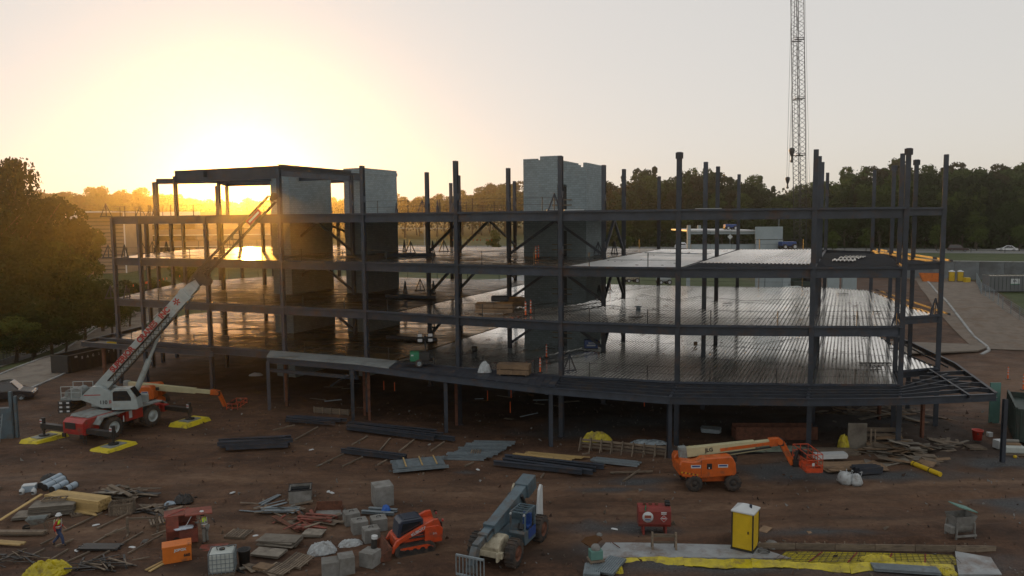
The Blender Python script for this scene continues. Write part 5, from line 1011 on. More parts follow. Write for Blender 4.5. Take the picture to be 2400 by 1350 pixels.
for i in range(11): 
    x = -.6+i*.12; MB().box((x, -.4, .36), (.09, .025, .7)).obj('slat', 'wood', t); MB().box((x, .4, .36), (.09, .025, .7)).obj('slat', 'wood', t)
for i in range(7): y = -.36+i*.12; MB().box((-.65, y, .36), (.025, .09, .7)).obj('slat', 'wood', t); MB().box((.65, y, .36), (.025, .09, .7)).obj('slat', 'wood', t)
MB().box((0, 0, .04), (1.3, .8, .06)).obj('bottom', 'wood', t)
for y in (-.43, .43): MB().box((0, y, .62), (1.36, .03, .08)).obj('rail', 'wood', t)
def sheets(label, px, py, n, lx, ly, a, m='ply', th=.02, jit=.06, name='plywood_stack', cat='plywood', gap=1.6, part='sheet'):
    g = at(px, py); t = thing(name, label, cat, g, a); ms = MB().box((0, 0, 0), (lx, ly, th)).mesh(part, m)
    for i in range(n): inst(ms, part, (rj.uniform(-jit, jit), rj.uniform(-jit, jit), .06+th*gap*(i+.5)), rj.uniform(-jit, jit), t)
    return t
sheets('tall stack of weathered grey plywood sheets behind the wheelbarrow', 128, 1203, 18, 2.4, 1.3, rad(14), jit=.05)
sheets('low grey plywood sheets left of the tall plywood stack', 80, 1212, 5, 2.0, 1.2, rad(10))
t = thing('panel_form', 'dark wooden form panel lying on the tall plywood stack', 'form panel', at(122, 1203)+V(.1, .2, .72), rad(10)); MB().box((0, .25, .05), (1.3, .06, .1)).box((0, -.25, .05), (1.3, .06, .1)).box((-.62, 0, .05), (.06, .5, .1)).box((.62, 0, .05), (.06, .5, .1)).box((-.2, 0, .05), (.06, .5, .1)).box((.2, 0, .05), (.06, .5, .1)).obj('frame', 'wood', t)
def pallet(label, px, py, a, tilt=0, dz=0, m='wood', grp='wooden pallets'):
    t = thing('pallet', label, 'pallet', at(px, py)+V(0, 0, dz), a, grp); t.rotation_euler = (tilt, 0, a)
    sl_ = MB().box((0, 0, .135), (.10, 1.05, .02)).mesh('slat', m); st = MB().box((0, 0, .07), (1.22, .05, .11)).mesh('stringer', m)
    for i in range(8): inst(sl_, 'slat', (-.56+i*.16, 0, rj.uniform(0, .006)), rj.uniform(-.03, .03), t)
    for y in (-.48, 0, .48): inst(st, 'stringer', (0, y, 0), 0, t)
    return t
pallet('dark broken pallet in front of the yellow lumber stack', 190, 1203, rad(40)); pallet('dark pallet leaning right of the sawhorse post', 378, 1225, rad(30)); pallet('pale slatted pallet lying at the bottom edge, left of the pair', 655, 1335, rad(-22)); pallet('pale slatted pallet overlapping the right end of the pair', 700, 1318, rad(-28), rad(9), .12)
pallet('pallet under the red drum at the right', 2285, 1046, rad(-3)); pallet('pallet lid beside the small white scraps', 560, 1250, rad(-8))
t = thing('wheelbarrow', 'grey wheelbarrow standing in front of the plywood stack', 'wheelbarrow', at(90, 1240), rad(15))
MB().add([(-.55, -.32, .75), (.45, -.32, .75), (.45, .32, .75), (-.55, .32, .75), (-.3, -.2, .4), (.3, -.2, .4), (.3, .2, .4), (-.3, .2, .4)], [(0, 1, 5, 4), (1, 2, 6, 5), (2, 3, 7, 6), (3, 0, 4, 7), (4, 5, 6, 7)]).obj('tray', 'cranedk', t)
wheel(t, (-.6, 0, .2), .2, .1, 'black', lugs=0)
for s in (-1, 1): MB().bar((-.6, s*.1, .25), (1.0, s*.3, .62), .045).bar((.35, s*.22, .45), (.45, s*.24, 0), .045).obj('handle', 'wood', t)
for i, (p, q_, l) in enumerate([((96, 1150), (142, 1126), 'pale blue wrapped pipe roll, upper left of the four'), ((105, 1155), (150, 1133), 'pale blue wrapped pipe roll in the middle of the four'), ((122, 1160), (156, 1143), 'pale blue wrapped pipe roll nearest the lumber stack'), ((155, 1158), (176, 1147), 'short pale blue roll at the right of the four')]):
    a, c, d, an = ends(p, q_); ln = max(1.0, Vector((d.x, d.y)).length); t = thing('pipe_roll', l, 'roll', floor((a+c)/2), an, 'wrapped rolls beside the lumber'); MB().cyl((-ln/2, 0, .22), (ln/2, 0, .22), .21, n=16).obj('roll', 'pvc', t); MB().cyl((-ln/2-.02, 0, .22), (-ln/2+.03, 0, .22), .215, n=16).cyl((ln/2-.03, 0, .22), (ln/2+.02, 0, .22), .215, n=16).cyl((-.1, 0, .22), (-.06, 0, .22), .214, n=16).obj('end_band', 'black', t)
tag(crumple('tarp', *at(122, 1128).xy, at(122, 1128).z, 1.5, .7, .4, 'black', None, 8), 'black plastic bundled behind the pale pipe rolls', 'tarp')
def jug(label, px, py, m='white'):
    t = thing('jug', label, 'jug', at(px, py)); MB().lathe((0, 0, 0), (0, 0, 1), [(0, .01), (0, .15), (.28, .16), (.36, .1), (.40, .045), (.45, .045), (.45, .01)], 14).obj('jug', m, t); MB().box((0, -.155, .16), (.16, .02, .1)).obj('label', 'black', t)
jug('white jug left of the pale blue box', 52, 1160); jug('white jug right of the pale blue box', 80, 1160)
t = thing('box', 'pale blue carton between two white jugs', 'box', at(70, 1152), .3); MB().base((0, 0, 0), (.75, .5, .4)).obj('carton', 'pvc', t); MB().box((0, 0, .42), (.77, .52, .04)).obj('lid', 'white', t)
def heap_planks(label, px, py, rx, ry, n, mats, name='scrap_pile', cat='scrap pile', part='plank', ln=(.8, 2.2), hz=.35, w=(.1, .3), th=.03):
    t = thing(name, label, cat, at(px, py))
    for i in range(n):
        l = rj.uniform(*ln); w_ = rj.uniform(*w); x, y = rj.gauss(0, .45)*rx, rj.gauss(0, .45)*ry; o = MB().box((0, 0, 0), (l, w_, th)).obj(part, rj.choice(mats), t, (x, y, .05+hz*rj.random()*max(0, 1-abs(x)/rx))); o.rotation_euler = (rj.gauss(0, .12), rj.gauss(0, .14), rj.gauss(-.15, .55))
    return t
heap_planks('tangled heap of dark weathered planks behind the open crate', 285, 1165, 2.0, .8, 26, ['wood', 'black', 'ply', 'wood'], ln=(1.0, 2.6))
heap_planks('black and grey scrap heap at the lower left corner', 30, 1318, 1.6, .9, 18, ['black', 'black', 'wood'], hz=.25, w=(.03, .08))
heap_planks('heap of black bars left of the job box planks', 250, 1330, 1.5, .8, 26, ['black', 'black', 'wood'], hz=.3, w=(.04, .12))
heap_planks('brown and red scrap boards in the middle of the left yard', 740, 1222, 1.8, .7, 18, ['redox', 'wood', 'rust'], ln=(1.0, 2.6), hz=.25)
heap_planks('grey weathered scrap boards near the rusty tray', 655, 1195, 1.6, .8, 16, ['wood', 'galvdull', 'wood'], ln=(1.2, 2.6), hz=.2)
heap_planks('weathered boards scattered by the tool cabinet', 350, 1195, 1.8, .7, 14, ['wood', 'black'], ln=(1, 2.4), hz=.15)
heap_planks('scrap around the trash can at the bottom edge', 600, 1335, 1.0, .4, 12, ['wood', 'black', 'ply'], ln=(.5, 1.2), hz=.15)
boards('bar_bundle', 'bundle of black steel bars behind the walking person', 'steel bars', (187, 1287), (285, 1288), 10, 2, .07, .05, 'black', 'bar', .06)
a, c, d, an = ends((0, 1234), (100, 1194)); tag(MB().bar(a+V(0, 0, .35), c+V(0, 0, .85), .2, .05).obj('plank', 'pine'), 'long yellow plank leaning across the wheelbarrow', 'plank')
boards('board_pair', 'two weathered boards lying at the left edge above the yellow ones', 'boards', (-25, 1253), (108, 1253), 2, 2, .16, .1, 'wood', jit=.02); boards('board_pair', 'yellowish boards cut off by the left edge beside the walking person', 'boards', (-30, 1272), (58, 1278), 3, 1, .14, .07, 'pine', jit=.04)
tl = [(95, 1277, 125, 1262), (12, 1308, 62, 1286), (60, 1312, 105, 1290), (100, 1328, 160, 1290), (140, 1330, 210, 1295), (172, 1342, 255, 1297), (130, 1283, 172, 1265), (218, 1275, 275, 1243), (245, 1302, 335, 1248), (300, 1302, 380, 1255), (356, 1257, 405, 1238), (228, 1240, 300, 1207), (150, 1245, 240, 1205)]
TL = ['short thin timber just left of the walking person', 'thin timber nearest the bottom left corner', 'thin timber above the yellow sheeting, left one', 'thin timber running up from the yellow sheeting', 'thin timber ending at the black bar bundle', 'thin timber passing right of the black bar bundle', 'short thin timber under the feet of the walking person', 'thin timber above the black bar bundle', 'long thin timber left of the orange job box', 'thin timber ending at the foot of the tool cabinet', 'short thin timber left of the tool cabinet', 'thin timber below the open crate', 'thin timber below the plywood stack leading to the crate']
for i, (a0, b0, a1, b1) in enumerate(tl): timber((a0, b0), (a1, b1), TL[i], .09, .08)
t = thing('trestle', 'rough wooden trestle left of the tool cabinet', 'trestle', at(335, 1248), rad(20))
for x in (-.75, .75): MB().box((x, 0, .5), (.12, .12, 1.0)).obj('post', 'wood', t); MB().bar((x, -.4, .03), (x, .4, .03), .1).obj('foot', 'wood', t)
MB().bar((-.75, 0, .9), (.75, 0, .75), .1).obj('rail', 'wood', t); MB().bar((-1.9, .1, .08), (-.75, .1, .4), .1).obj('strut', 'wood', t)
tag(crumple('tarp', *at(112, 1345).xy, at(112, 1345).z, 2.2, 1.2, .6, 'yelplas', None, 14, 26, .2, 5), 'bright yellow sheeting heaped at the bottom left edge', 'tarp')
tag(crumple('bag', *at(430, 1172).xy, at(430, 1172).z, 1.2, .8, .5, 'black', None, 15), 'black tarp bundle behind the tool cabinet', 'tarp'); tag(crumple('sheet', *at(398, 1178).xy, at(398, 1178).z, .7, .5, .2, 'pvc', None, 16), 'pale blue plastic scrap beside the black tarp bundle', 'plastic')
def block(label, px, py, sx, sy, h, a, m='conc2', lift=True):
    t = thing('concrete_block', label, 'concrete block', at(px, py), a, 'cast concrete blocks'); MB().base((0, 0, 0), (sx, sy, h)).obj('block', m, t, bev=.025)
    if lift: MB().tube([(-.12, 0, h), (-.1, 0, h+.08), (.1, 0, h+.08), (.12, 0, h)], .02, 5).obj('lifting_loop', 'black', t)
    return t
b0 = block('largest pale concrete cube standing alone on the dirt', 897, 1184, 1.15, 1.15, 1.25, rad(22), lift=False); MB().box((.578, -.3, .62), (.012, .05, 1.2)).obj('joint', 'black', b0)
block('concrete block behind the others, left of the steel channel', 824, 1224, .85, .8, .7, rad(25)); block('pale concrete block left of the middle pair', 843, 1246, .85, .8, .72, rad(22)); block('pale concrete block touching the loader, right of the middle pair', 888, 1240, .85, .8, .7, rad(20)); block('concrete block nearest the bucket of the loader', 870, 1268, .85, .75, .72, rad(24))
block('dark concrete block at the bottom edge, left of two', 775, 1344, .85, .8, .8, rad(15), lift=False); block('dark concrete block at the bottom edge, right of two', 812, 1340, .75, .8, .9, rad(20), lift=False); block('dark stained block with a white pipe stub standing on it', 868, 1325, .8, .8, .75, rad(-25), lift=False)
g = at(876, 1322); t = thing('pipe_stub', 'black and white pipe stub standing on the dark stained block', 'pipe', g+V(0, .15, .75)); MB().cyl((0, 0, 0), (.04, 0, .5), .15, n=14).obj('pipe', 'black', t); MB().cyl((.04, 0, .48), (.05, 0, .62), .16, n=14).obj('collar', 'white', t)
t = thing('form_box', 'square concrete box half full of dark water', 'concrete box', at(705, 1174), rad(12))
for c_, d_ in [((-.62, 0, .4), (.08, 1.2, .8)), ((.62, 0, .4), (.08, 1.2, .8)), ((0, -.6, .4), (1.32, .08, .8)), ((0, .6, .4), (1.32, .08, .8))]: MB().box(c_, d_).obj('wall', 'conc2', t)
MB().box((0, 0, .66), (1.16, 1.12, .02)).obj('water', 'glass', t); 
for c_, d_ in [((0, -.63, .8), (1.4, .05, .06)), ((0, .63, .8), (1.4, .05, .06)), ((-.67, 0, .8), (.05, 1.3, .06)), ((.67, 0, .8), (.05, 1.3, .06))]: MB().box(c_, d_).obj('rim', 'black', t)
timber((676, 1180), (690, 1140), 'plank leaning on the left side of the concrete water box', .2, .04)
t = thing('rusty_tray', 'rusty open tray with a raised back', 'tray', at(770, 1202), rad(4)); MB().box((0, .4, .3), (1.5, .05, .6)).obj('back_plate', 'rust', t); MB().box((0, 0, .03), (1.6, .9, .05)).obj('base_plate', 'conc2', t); MB().box((-.78, .1, .15), (.05, .7, .3)).box((.78, .2, .2), (.05, .5, .4)).obj('side_plate', 'rust', t)
t = steel('blue grey steel channel between the concrete blocks and the loader', (850, 1202), (930, 1208), 2, .15, .25, 'galvdull', .1)
steel('red painted steel channels lying left of the concrete blocks', (700, 1215), (785, 1222), 3, .14, .2, 'redox', .08); steel('short red steel channel below the longer red ones', (690, 1235), (760, 1245), 2, .12, .2, 'redox', .06)
steel('pale blue steel strip beside the concrete water box', (605, 1190), (655, 1165), 2, .06, .14, 'galvdull', .05); steel('grey steel strips stacked below the pale blue strip', (615, 1202), (708, 1200), 3, .08, .1, 'galvdull', .05, nh=2)
sheets('dark stack of form boards in the middle of the left yard', 655, 1272, 7, 2.1, 1.0, rad(-10), 'ply', .03, .1); sheets('dark form boards left of the pale pallets', 630, 1298, 4, 1.6, .9, rad(-14), 'ply', .03); sheets('small dark boards right of the larger stack', 735, 1252, 4, 1.1, .8, rad(-6), 'ply', .03); sheets('tan boards beside the pallets at the bottom', 617, 1332, 3, .9, .6, rad(-20), 'plybr', .03); sheets('reddish steel plate lying near the tote', 500, 1282, 1, 1.4, .8, rad(10), 'redox', .02, name='steel_plate', cat='steel plate')
tag(crumple('bag', *at(755, 1290).xy, at(755, 1290).z, 1.5, 1.0, .5, 'whitebag', None, 17, 22, .4, 6), 'grey white sacking heap behind the pallets', 'sacking'); tag(crumple('bag', *at(822, 1275).xy, at(822, 1275).z, 1.3, .7, .28, 'whitebag', None, 18, 20, .2, 6), 'open white sack with dark soil left of the loader bucket', 'sacking'); tag(crumple('tarp', *at(905, 1205).xy, at(905, 1205).z+.2, .55, .4, .35, 'tarpblue', None, 19, 8), 'small blue tarp on the steel channel', 'tarp')
for px, py in [(770, 1155), (778, 1158), (545, 1155), (600, 1252), (672, 1255), (195, 1280), (180, 1292), (225, 1230), (310, 1285), (280, 1160), (730, 1060), (1440, 1243), (1120, 1100)]: tag(crumple('paper_scrap', *at(px, py).xy, at(px, py).z+.02, .4, .22, .035, 'white', None, px, 5, px*.1), 'small white paper scrap on the red dirt', 'scrap', 'white paper scraps on the dirt')
# --- right foreground
t = thing('fuel_tank', 'red steel fuel tank with round and diamond signs', 'fuel tank', at(1532, 1246), rad(-3))
MB().ext([(-.36, .42), (-.46, .6), (-.46, 1.3), (-.36, 1.5), (.36, 1.5), (.46, 1.3), (.46, .6), (.36, .42)], -.88, .88, ax='x').obj('tank', 'redtank', t, bev=.03)
for x in (-.6, .6): MB().box((x, -.1, .22), (.1, .8, .45)).obj('leg', 'redtank', t)
MB().lathe((-.38, -.462, 1.0), (0, -1, 0), [(0, .30), (.012, .30), (.012, .01)], 24).obj('round_sign', 'white', t); MB().box((-.38, -.478, 1.02), (.36, .008, .16)).obj('sign_print', 'redox', t); MB().box((-.38, -.478, .86), (.3, .008, .05)).obj('sign_print', 'blue', t)
dm = MB().box((.48, -.464, .92), (.27, .012, .27), 0, 0, math.pi/4).obj('diamond_sign', 'white', t); MB().box((.48, -.472, .92), (.23, .012, .23), 0, 0, math.pi/4).obj('diamond_face', 'red', dm); text('DIESEL', .085, (.48, -.479, .93), (1, 0, 0), (0, -1, 0), 'white', dm, bold=.004)
MB().box((.48, -.466, 1.26), (.3, .012, .05)).box((.48, -.466, 1.18), (.28, .012, .05)).obj('notice', 'white', t)
for x in (-.5, -.2, .15): MB().cyl((x, .05, 1.5), (x, .05, 1.62), .09, n=12).obj('filler_cap', 'rust', t)
MB().box((.72, 0, 1.62), (.25, .3, .25)).cyl((.6, -.1, 1.6), (.85, -.1, 1.6), .09).obj('pump', 'black', t); MB().tube([(-.45, -.1, 1.5), (-.5, -.44, 1.56), (-.52, -.48, 1.35)], .03).obj('hose', 'green', t)
t = thing('sawhorse', 'grey wooden sawhorse standing on the concrete slab', 'sawhorse', at(1556, 1291), rad(-3))
for x in (-.6, .6): MB().bar((x, -.2, 0), (x, .0, .95), .1).obj('leg', 'wood', t); MB().bar((x, .2, 0), (x, .02, .95), .1).obj('leg', 'wood', t)
MB().box((0, 0, .78), (1.3, .07, .16)).obj('top_rail', 'wood', t); MB().box((0, -.1, .45), (1.2, .05, .1)).obj('rail', 'wood', t)
def toilet(label, loc, a, grp=None, m='yelpot'):
    t = thing('portable_toilet', label, 'portable toilet', loc, a, grp)
    b = MB().base((0, 0, .12), (1.06, 1.06, 1.92)).obj('cabin', m, t, bev=.03)
    for x, y in ((-.53, -.53), (.53, -.53), (.53, .53), (-.53, .53)): MB().base((x, y, .1), (.06, .06, 1.95)).obj('corner_post', 'black', t)
    MB().box((0, -.535, 1.02), (.72, .02, 1.72)).box((.535, 0, 1.02), (.02, .84, 1.72)).box((0, -.55, 1.5), (.60, .012, .6)).box((0, -.55, .72), (.60, .012, .6)).obj('door_panel', m, t, bev=.008)
    MB().box((.30, -.56, 1.05), (.06, .03, .14)).obj('latch', 'black', t)
    MB().add([(-.6, -.6, 2.02), (.6, -.6, 2.02), (.6, .6, 2.02), (-.6, .6, 2.02), (-.6, -.6, 2.1), (.6, -.6, 2.1), (.6, .6, 2.1), (-.6, .6, 2.1), (-.12, 0, 2.38), (.12, 0, 2.38)], [(3, 2, 1, 0), (0, 1, 5, 4), (1, 2, 6, 5), (2, 3, 7, 6), (3, 0, 4, 7), (4, 5, 9, 8), (6, 7, 8, 9), (5, 6, 9), (7, 4, 8)]).obj('roof', 'white', t, bev=.02)
    MB().cyl((.3, -.15, 2.15), (.3, -.15, 2.42), .07, n=12).obj('vent_pipe', 'navy', t); MB().box((0, 0, .07), (1.16, 1.16, .1)).obj('skid', 'black', t); return t
toilet('large yellow portable toilet with white roof on the concrete slab', at(1746, 1288)+V(0, 0, .12), rad(-33))
def poly(name, pts, z0, z1, m, kind='structure'):
    P = [G(*p) for p in pts]; o = MB().ext([(p.x, p.y) for p in P], z0, z1, ax='z').obj(name, m); tag(o, kind=kind); return o
M['slabpale'] = mat('pale wet slab concrete', (.27, .29, .30), .55, 0, .22, .9, (.15, .095, .065), .34, .15, 20)
poly('slab', [(1470, 1311), (1855, 1314), (1800, 1296), (1775, 1284), (1500, 1277), (1420, 1277), (1385, 1318)], -.25, .13, 'slabpale'); poly('slab', [(2246, 1352), (2348, 1352), (2322, 1312), (2238, 1297)], -.25, .13, 'slabpale')
t = thing('formwork', 'yellow vapour sheet and rebar mat in a timber slab form', 'formwork', G(2030, 1305)); o0 = G(2030, 1305)
P = [G(*p)-o0 for p in [(1812, 1320), (2252, 1326), (2232, 1304), (2010, 1297), (1842, 1296)]]; MB().ext([(p.x, p.y) for p in P], .02, .07, ax='z').obj('vapour_sheet', 'yelplas', t)
rb = MB()
for i in range(30): f = i/29; a = (P[0].lerp(P[1], f)); c = (P[4].lerp(P[2], f)); rb.cyl(a+V(0, 0, .13), c+V(0, 0, .13), .012, n=4)
for j in range(7): f = j/6; rb.cyl(P[0].lerp(P[4], f)+V(0, 0, .12), P[1].lerp(P[2], f)+V(0, 0, .12), .012, n=4)
tag(rb.obj('rebar_mat', 'black', t), kind='stuff')
for f in (.22, .43, .64, .84): a = P[0].lerp(P[1], f-.03); c = P[4].lerp(P[2], f); MB().bar(c+V(0, 0, .09), a+V(0, 0, .09), .06, .03).obj('tape', 'red', t)
a, c = G(1772, 1288), G(2335, 1296); k = 6
for i in range(k): p, q_ = a.lerp(c, i/k)-o0, a.lerp(c, (i+.985)/k)-o0; MB().bar(p+V(0, 0, .2), q_+V(0, 0, .2), .06, .34).obj('form_board', 'wood', t)
for i in range(12): p = a.lerp(c, (i+.5)/12)-o0; MB().bar(p+V(0, .12, 0), p+V(0, .1, .45), .05).obj('stake', 'wood', t)
st = MB(); pts = [(1462, 1316), (1530, 1312), (1600, 1314), (1680, 1318), (1760, 1317), (1830, 1322), (1900, 1327), (1990, 1328), (2080, 1322), (2160, 1327), (2235, 1330)]
rs = random.Random(3); top = [G(*p)-o0+V(0, 0, .16) for p in pts]; bot = [G(p[0]+4, p[1]+rs.uniform(9, 20))-o0+V(0, 0, .02) for p in pts]
for i in range(len(pts)-1):
    for j in range(4):
        f0, f1 = j/4, (j+1)/4; w0 = .05*math.sin(i*5.1+j*2.3); w1 = .05*math.sin(i*5.1+j*2.3+2.3)
        st.quad(bot[i].lerp(bot[i+1], f0)+V(0, w0, .02), bot[i].lerp(bot[i+1], f1)+V(0, w1, .02), top[i].lerp(top[i+1], f1)+V(0, 0, w1*.5), top[i].lerp(top[i+1], f0)+V(0, 0, w0*.5))
so_ = st.obj('sheet_flap', 'yelplas', t); md = so_.modifiers.new('t', 'SOLIDIFY'); md.thickness = .02
tag(crumple('flap', *(G(2055, 1318)-o0).xy, .1, 1.7, .6, .3, 'yelplas', t, 30), None); tag(crumple('flap', *(G(1448, 1338)-o0).xy, .02, .55, 1.3, .3, 'yelplas', t, 31), None); tag(crumple('flap', *(G(2222, 1345)-o0).xy, .05, .8, .7, .2, 'yelplas', t, 32), None)
def corr(label, px, py, a, lx, ly, n=3, m='galvdull'):
    t = thing('corrugated_sheets', label, 'metal sheets', at(px, py)+V(0, 0, .1), a)
    for k in range(n):
        b = MB(); w_ = ly/8
        for i in range(8): y = -ly/2+i*w_; b.bar((-lx/2, y+w_*.3, .02), (lx/2, y+w_*.3, .02), w_*.6, .04); b.bar((-lx/2, y+w_*.8, 0), (lx/2, y+w_*.8, 0), w_*.42, .02)
        b.obj('sheet', m, t, (rj.uniform(-.05, .05), 0, k*.05))
corr('blue grey corrugated sheets leaning on the slab corner', 1432, 1338, rad(62), 1.9, .9); corr('pale corrugated sheets cut by the bottom edge below the teal box', 1388, 1348, rad(80), 1.2, .8); corr('grey corrugated sheets lying in front of the yellow formwork', 2120, 1340, rad(-10), 3.0, .7)
t = thing('cooler', 'teal crate with a stone coloured lump on a small timber frame', 'crate', at(1396, 1330), .2); MB().box((0, 0, .3), (.75, .6, .1)).obj('frame', 'wood', t); MB().box((0, 0, .58), (.62, .5, .45)).obj('crate', 'teal', t, bev=.03); MB().lathe((0, 0, .8), (0, 0, 1), [(0, .22), (.12, .24), (.24, .16), (.3, .02)], 12).obj('lump', 'conc2', t); [MB().box((x, y, .13), (.08, .08, .26)).obj('leg', 'wood', t) for x in (-.3, .3) for y in (-.25, .25)]
tag(MB().tube([at(1435, 1281)+V(0, 0, .16), at(1452, 1292)+V(0, 0, .16)], .025).obj('rebar', 'rust'), 'rusty bar lying on the slab corner', 'bar'); tag(MB().tube([G(1790, 1302)+V(.3*math.cos(i*.7), .25*math.sin(i*.7), .16+.008*i) for i in range(20)], .018, 5).obj('hose_coil', 'black'), 'black hose coil on the slab right of the toilet', 'hose')
for px, py, r, l in [(1808, 1281, .42, 'pale boulder behind the toilet beside the form board'), (1405, 1256, .2, 'small stone by the muddy puddle'), (1775, 1276, .3, 'small dark boulder touching the toilet')]:
    g = at(px, py); b = MB(); b.lathe((0, 0, -.1), (0, 0, 1), [(0, .01), (.05, r*.9), (r*.5, r), (r*.95, r*.7), (r*1.25, r*.05)], 9); o = b.obj('boulder', 'conc2', None, g); o.scale = (1.15, .9, .9); o.rotation_euler = (.2, .1, 1); tag(o, l, 'boulder')
P = [G(*p) for p in [(1385, 1285), (1412, 1266), (1402, 1256), (1372, 1262), (1362, 1272)]]; tag(MB().ext([(p.x, p.y) for p in P], -.1, .075, ax='z').obj('puddle', mat('muddy water', (.10, .05, .022), .25, 0, .1, 2)), kind='structure')
tag(MB().ext([(p.x, p.y) for p in [G(*q_) for q_ in [(1000, 1330), (1075, 1312), (1070, 1345), (1010, 1352)]]], -.1, .04, ax='z').obj('puddle', mat('dark muddy water', (.035, .022, .016), .12, 0, .1, 2)), kind='structure')
timber((1895, 1250), (1925, 1288), 'tan board lying in the dirt behind the form board', .22, .04, 'plybr'); timber((1786, 1250), (1800, 1238), 'brown board behind the yellow toilet', .5, .03, 'plybr')
t = thing('concrete_hopper', 'grey mortar mixer with an open lid standing right of the road', 'mortar mixer', at(2250, 1258), rad(8))
MB().add([(-.62, -.45, 1.25), (.62, -.45, 1.25), (.62, .45, 1.25), (-.62, .45, 1.25), (-.42, -.35, .62), (.42, -.35, .62), (.42, .35, .62), (-.42, .35, .62)], [(0, 1, 5, 4), (1, 2, 6, 5), (2, 3, 7, 6), (3, 0, 4, 7), (7, 6, 5, 4)]).cyl((-.45, 0, .62), (.45, 0, .62), .38, n=16).obj('drum', 'conc2', t)
MB().box((.3, .25, 1.5), (1.1, .9, .05), 0, 0, .32).obj('lid', 'teal', t)
for x in (-.55, .55):
    for y in (-.4, .4): MB().bar((x, y, 0), (x*.9, y, .9), .08).obj('leg', 'conc2', t)
MB().box((-.7, -.1, .5), (.3, .5, .4)).obj('motor', 'conc2', t, bev=.04); MB().box((0, -.46, .2), (1.2, .06, .1)).obj('rail', 'conc2', t)
for px, py, l, s_ in [(1981, 1134, 'fuller white bulk bag left of two on the gravel', 1), (2006, 1137, 'slumped white bulk bag right of two on the gravel', 2)]:
    g = at(px, py); t = thing('bulk_bag', l, 'bulk bag', g); b = MB(); rs = np.random.RandomState(s_); n = 14; prof = [(0, .05), (0, .38), (.15, .47), (.4, .48), (.62, .38), (.74, .2), (.78, .04)] if s_ == 1 else [(0, .05), (0, .34), (.15, .4), (.35, .36), (.6, .26), (.7, .12), (.72, .03)]
    b.lathe((0, 0, 0), (0, 0, 1), prof, n); b.v = [(x*(1+.16*(rs.rand()-.5)+.12*math.sin(3*math.atan2(y, x)+s_)), y*(1+.2*(rs.rand()-.5)), z*(1+.12*(rs.rand()-.5))) for x, y, z in b.v]; b.obj('bag', 'whitebag', t)
    for k in range(3): an = k*2.1+s_; MB().tube([(.3*math.cos(an), .3*math.sin(an), .6), (.36*math.cos(an), .36*math.sin(an), .85), (.22*math.cos(an), .22*math.sin(an), .8)], .022, 5).obj('strap', 'whitebag', t)
boards('beam_stack', 'bright white boxed beams lying behind the boom lift basket', 'boards', (1905, 1085), (1985, 1082), 3, 2, .22, .16, 'white', 'beam', .04, lift=.35)
sheets('wide brown plywood sheets under the white beams', 1995, 1095, 4, 4.2, 1.5, rad(-4), 'plybr', .02, .25); boards('pipe_stack', 'dark grey bundled strips beside the white bulk bags', 'strips', (2000, 1112), (2062, 1108), 6, 4, .14, .1, 'steel2', 'strip', .08)
a, c = at(2138, 1092), at(2204, 1117); tag(MB().cyl(a+V(0, 0, .16), c+V(0, 0, .16), .16, n=16).cyl(a.lerp(c, .62)+V(0, 0, .16), a.lerp(c, .65)+V(0, 0, .16), .172, n=16, mi=1).cyl(a.lerp(c, .08)+V(0, 0, .16), a.lerp(c, .1)+V(0, 0, .16), .172, n=16, mi=1).obj('pipe', ['yelpot', 'black']), 'bright yellow pipe lying in front of the plywood heap', 'pipe')
t = thing('drum', 'red plastic drum standing on a pallet under the canopy edge', 'drum', at(2292, 1034)+V(0, .1, .16)); MB().lathe((0, 0, 0), (0, 0, 1), [(0, .01), (0, .3), (.7, .38), (.72, .42), (.78, .42), (.78, .36), (.2, .28), (.2, .01)], 18).obj('drum', 'barrel', t)
for x in (-.2, .2): MB().cyl((x, -.36, .55), (x, -.40, .55), .06).obj('hole', 'black', t)
for px, py, s_, l in [(2319, 1022, .34, 'small white cube box behind the white carton'), (2342, 1046, .62, 'white carton left of the wrapped pallet')]: t = thing('carton', l, 'carton', at(px, py), .15); MB().base((0, 0, 0), (s_, s_, s_)).obj('box', 'white', t, bev=.02)
t = thing('wrapped_pallet', 'pallet load wrapped in clear plastic at the right edge', 'wrapped pallet', at(2372, 1062), rad(-10)); MB().base((0, 0, .15), (1.35, 1.1, .5)).obj('load', 'tote', t, bev=.1); MB().base((0, .1, .65), (1.0, .5, .12)).obj('carton', 'plybr', t); MB().cyl((-.45, .3, .85), (.5, .25, .85), .13, n=12).obj('roll', 'khaki', t); MB().base((0, 0, 0), (1.3, 1.1, .14)).obj('pallet', 'wood', t)
tag(MB().lathe(at(2372, 1070)+V(-.02, -.35, 0), (0, 0, 1), [(0, .02), (.03, .1), (.12, .13), (.2, .1), (.24, .02)], 12).obj('helmet', 'yelpot'), 'yellow helmet lying in front of the wrapped pallet', 'helmet')
t = thing('container', 'dark green roll off container cut by the right edge', 'container', V(40.2, 58.6, 0), rad(62)); MB().box((0, -1.2, 1.45), (6.5, .1, 2.5)).box((0, 1.2, 1.45), (6.5, .1, 2.5)).box((-3.2, 0, 1.45), (.1, 2.4, 2.5)).box((3.2, 0, 1.45), (.1, 2.4, 2.5)).box((0, 0, .3), (6.4, 2.4, .2)).box((0, 0, 2.2), (6.3, 2.3, .1)).obj('shell', 'dkgreen', t)
for i in range(9): MB().box((-3.0+i*.75, 1.28, 1.45), (.12, .1, 2.4)).obj('rib', 'dkgreen', t)
for i in range(4): MB().box((-3.28, -.9+i*.6, 1.4), (.08, .12, 2.3)).obj('rib', 'dkgreen', t)
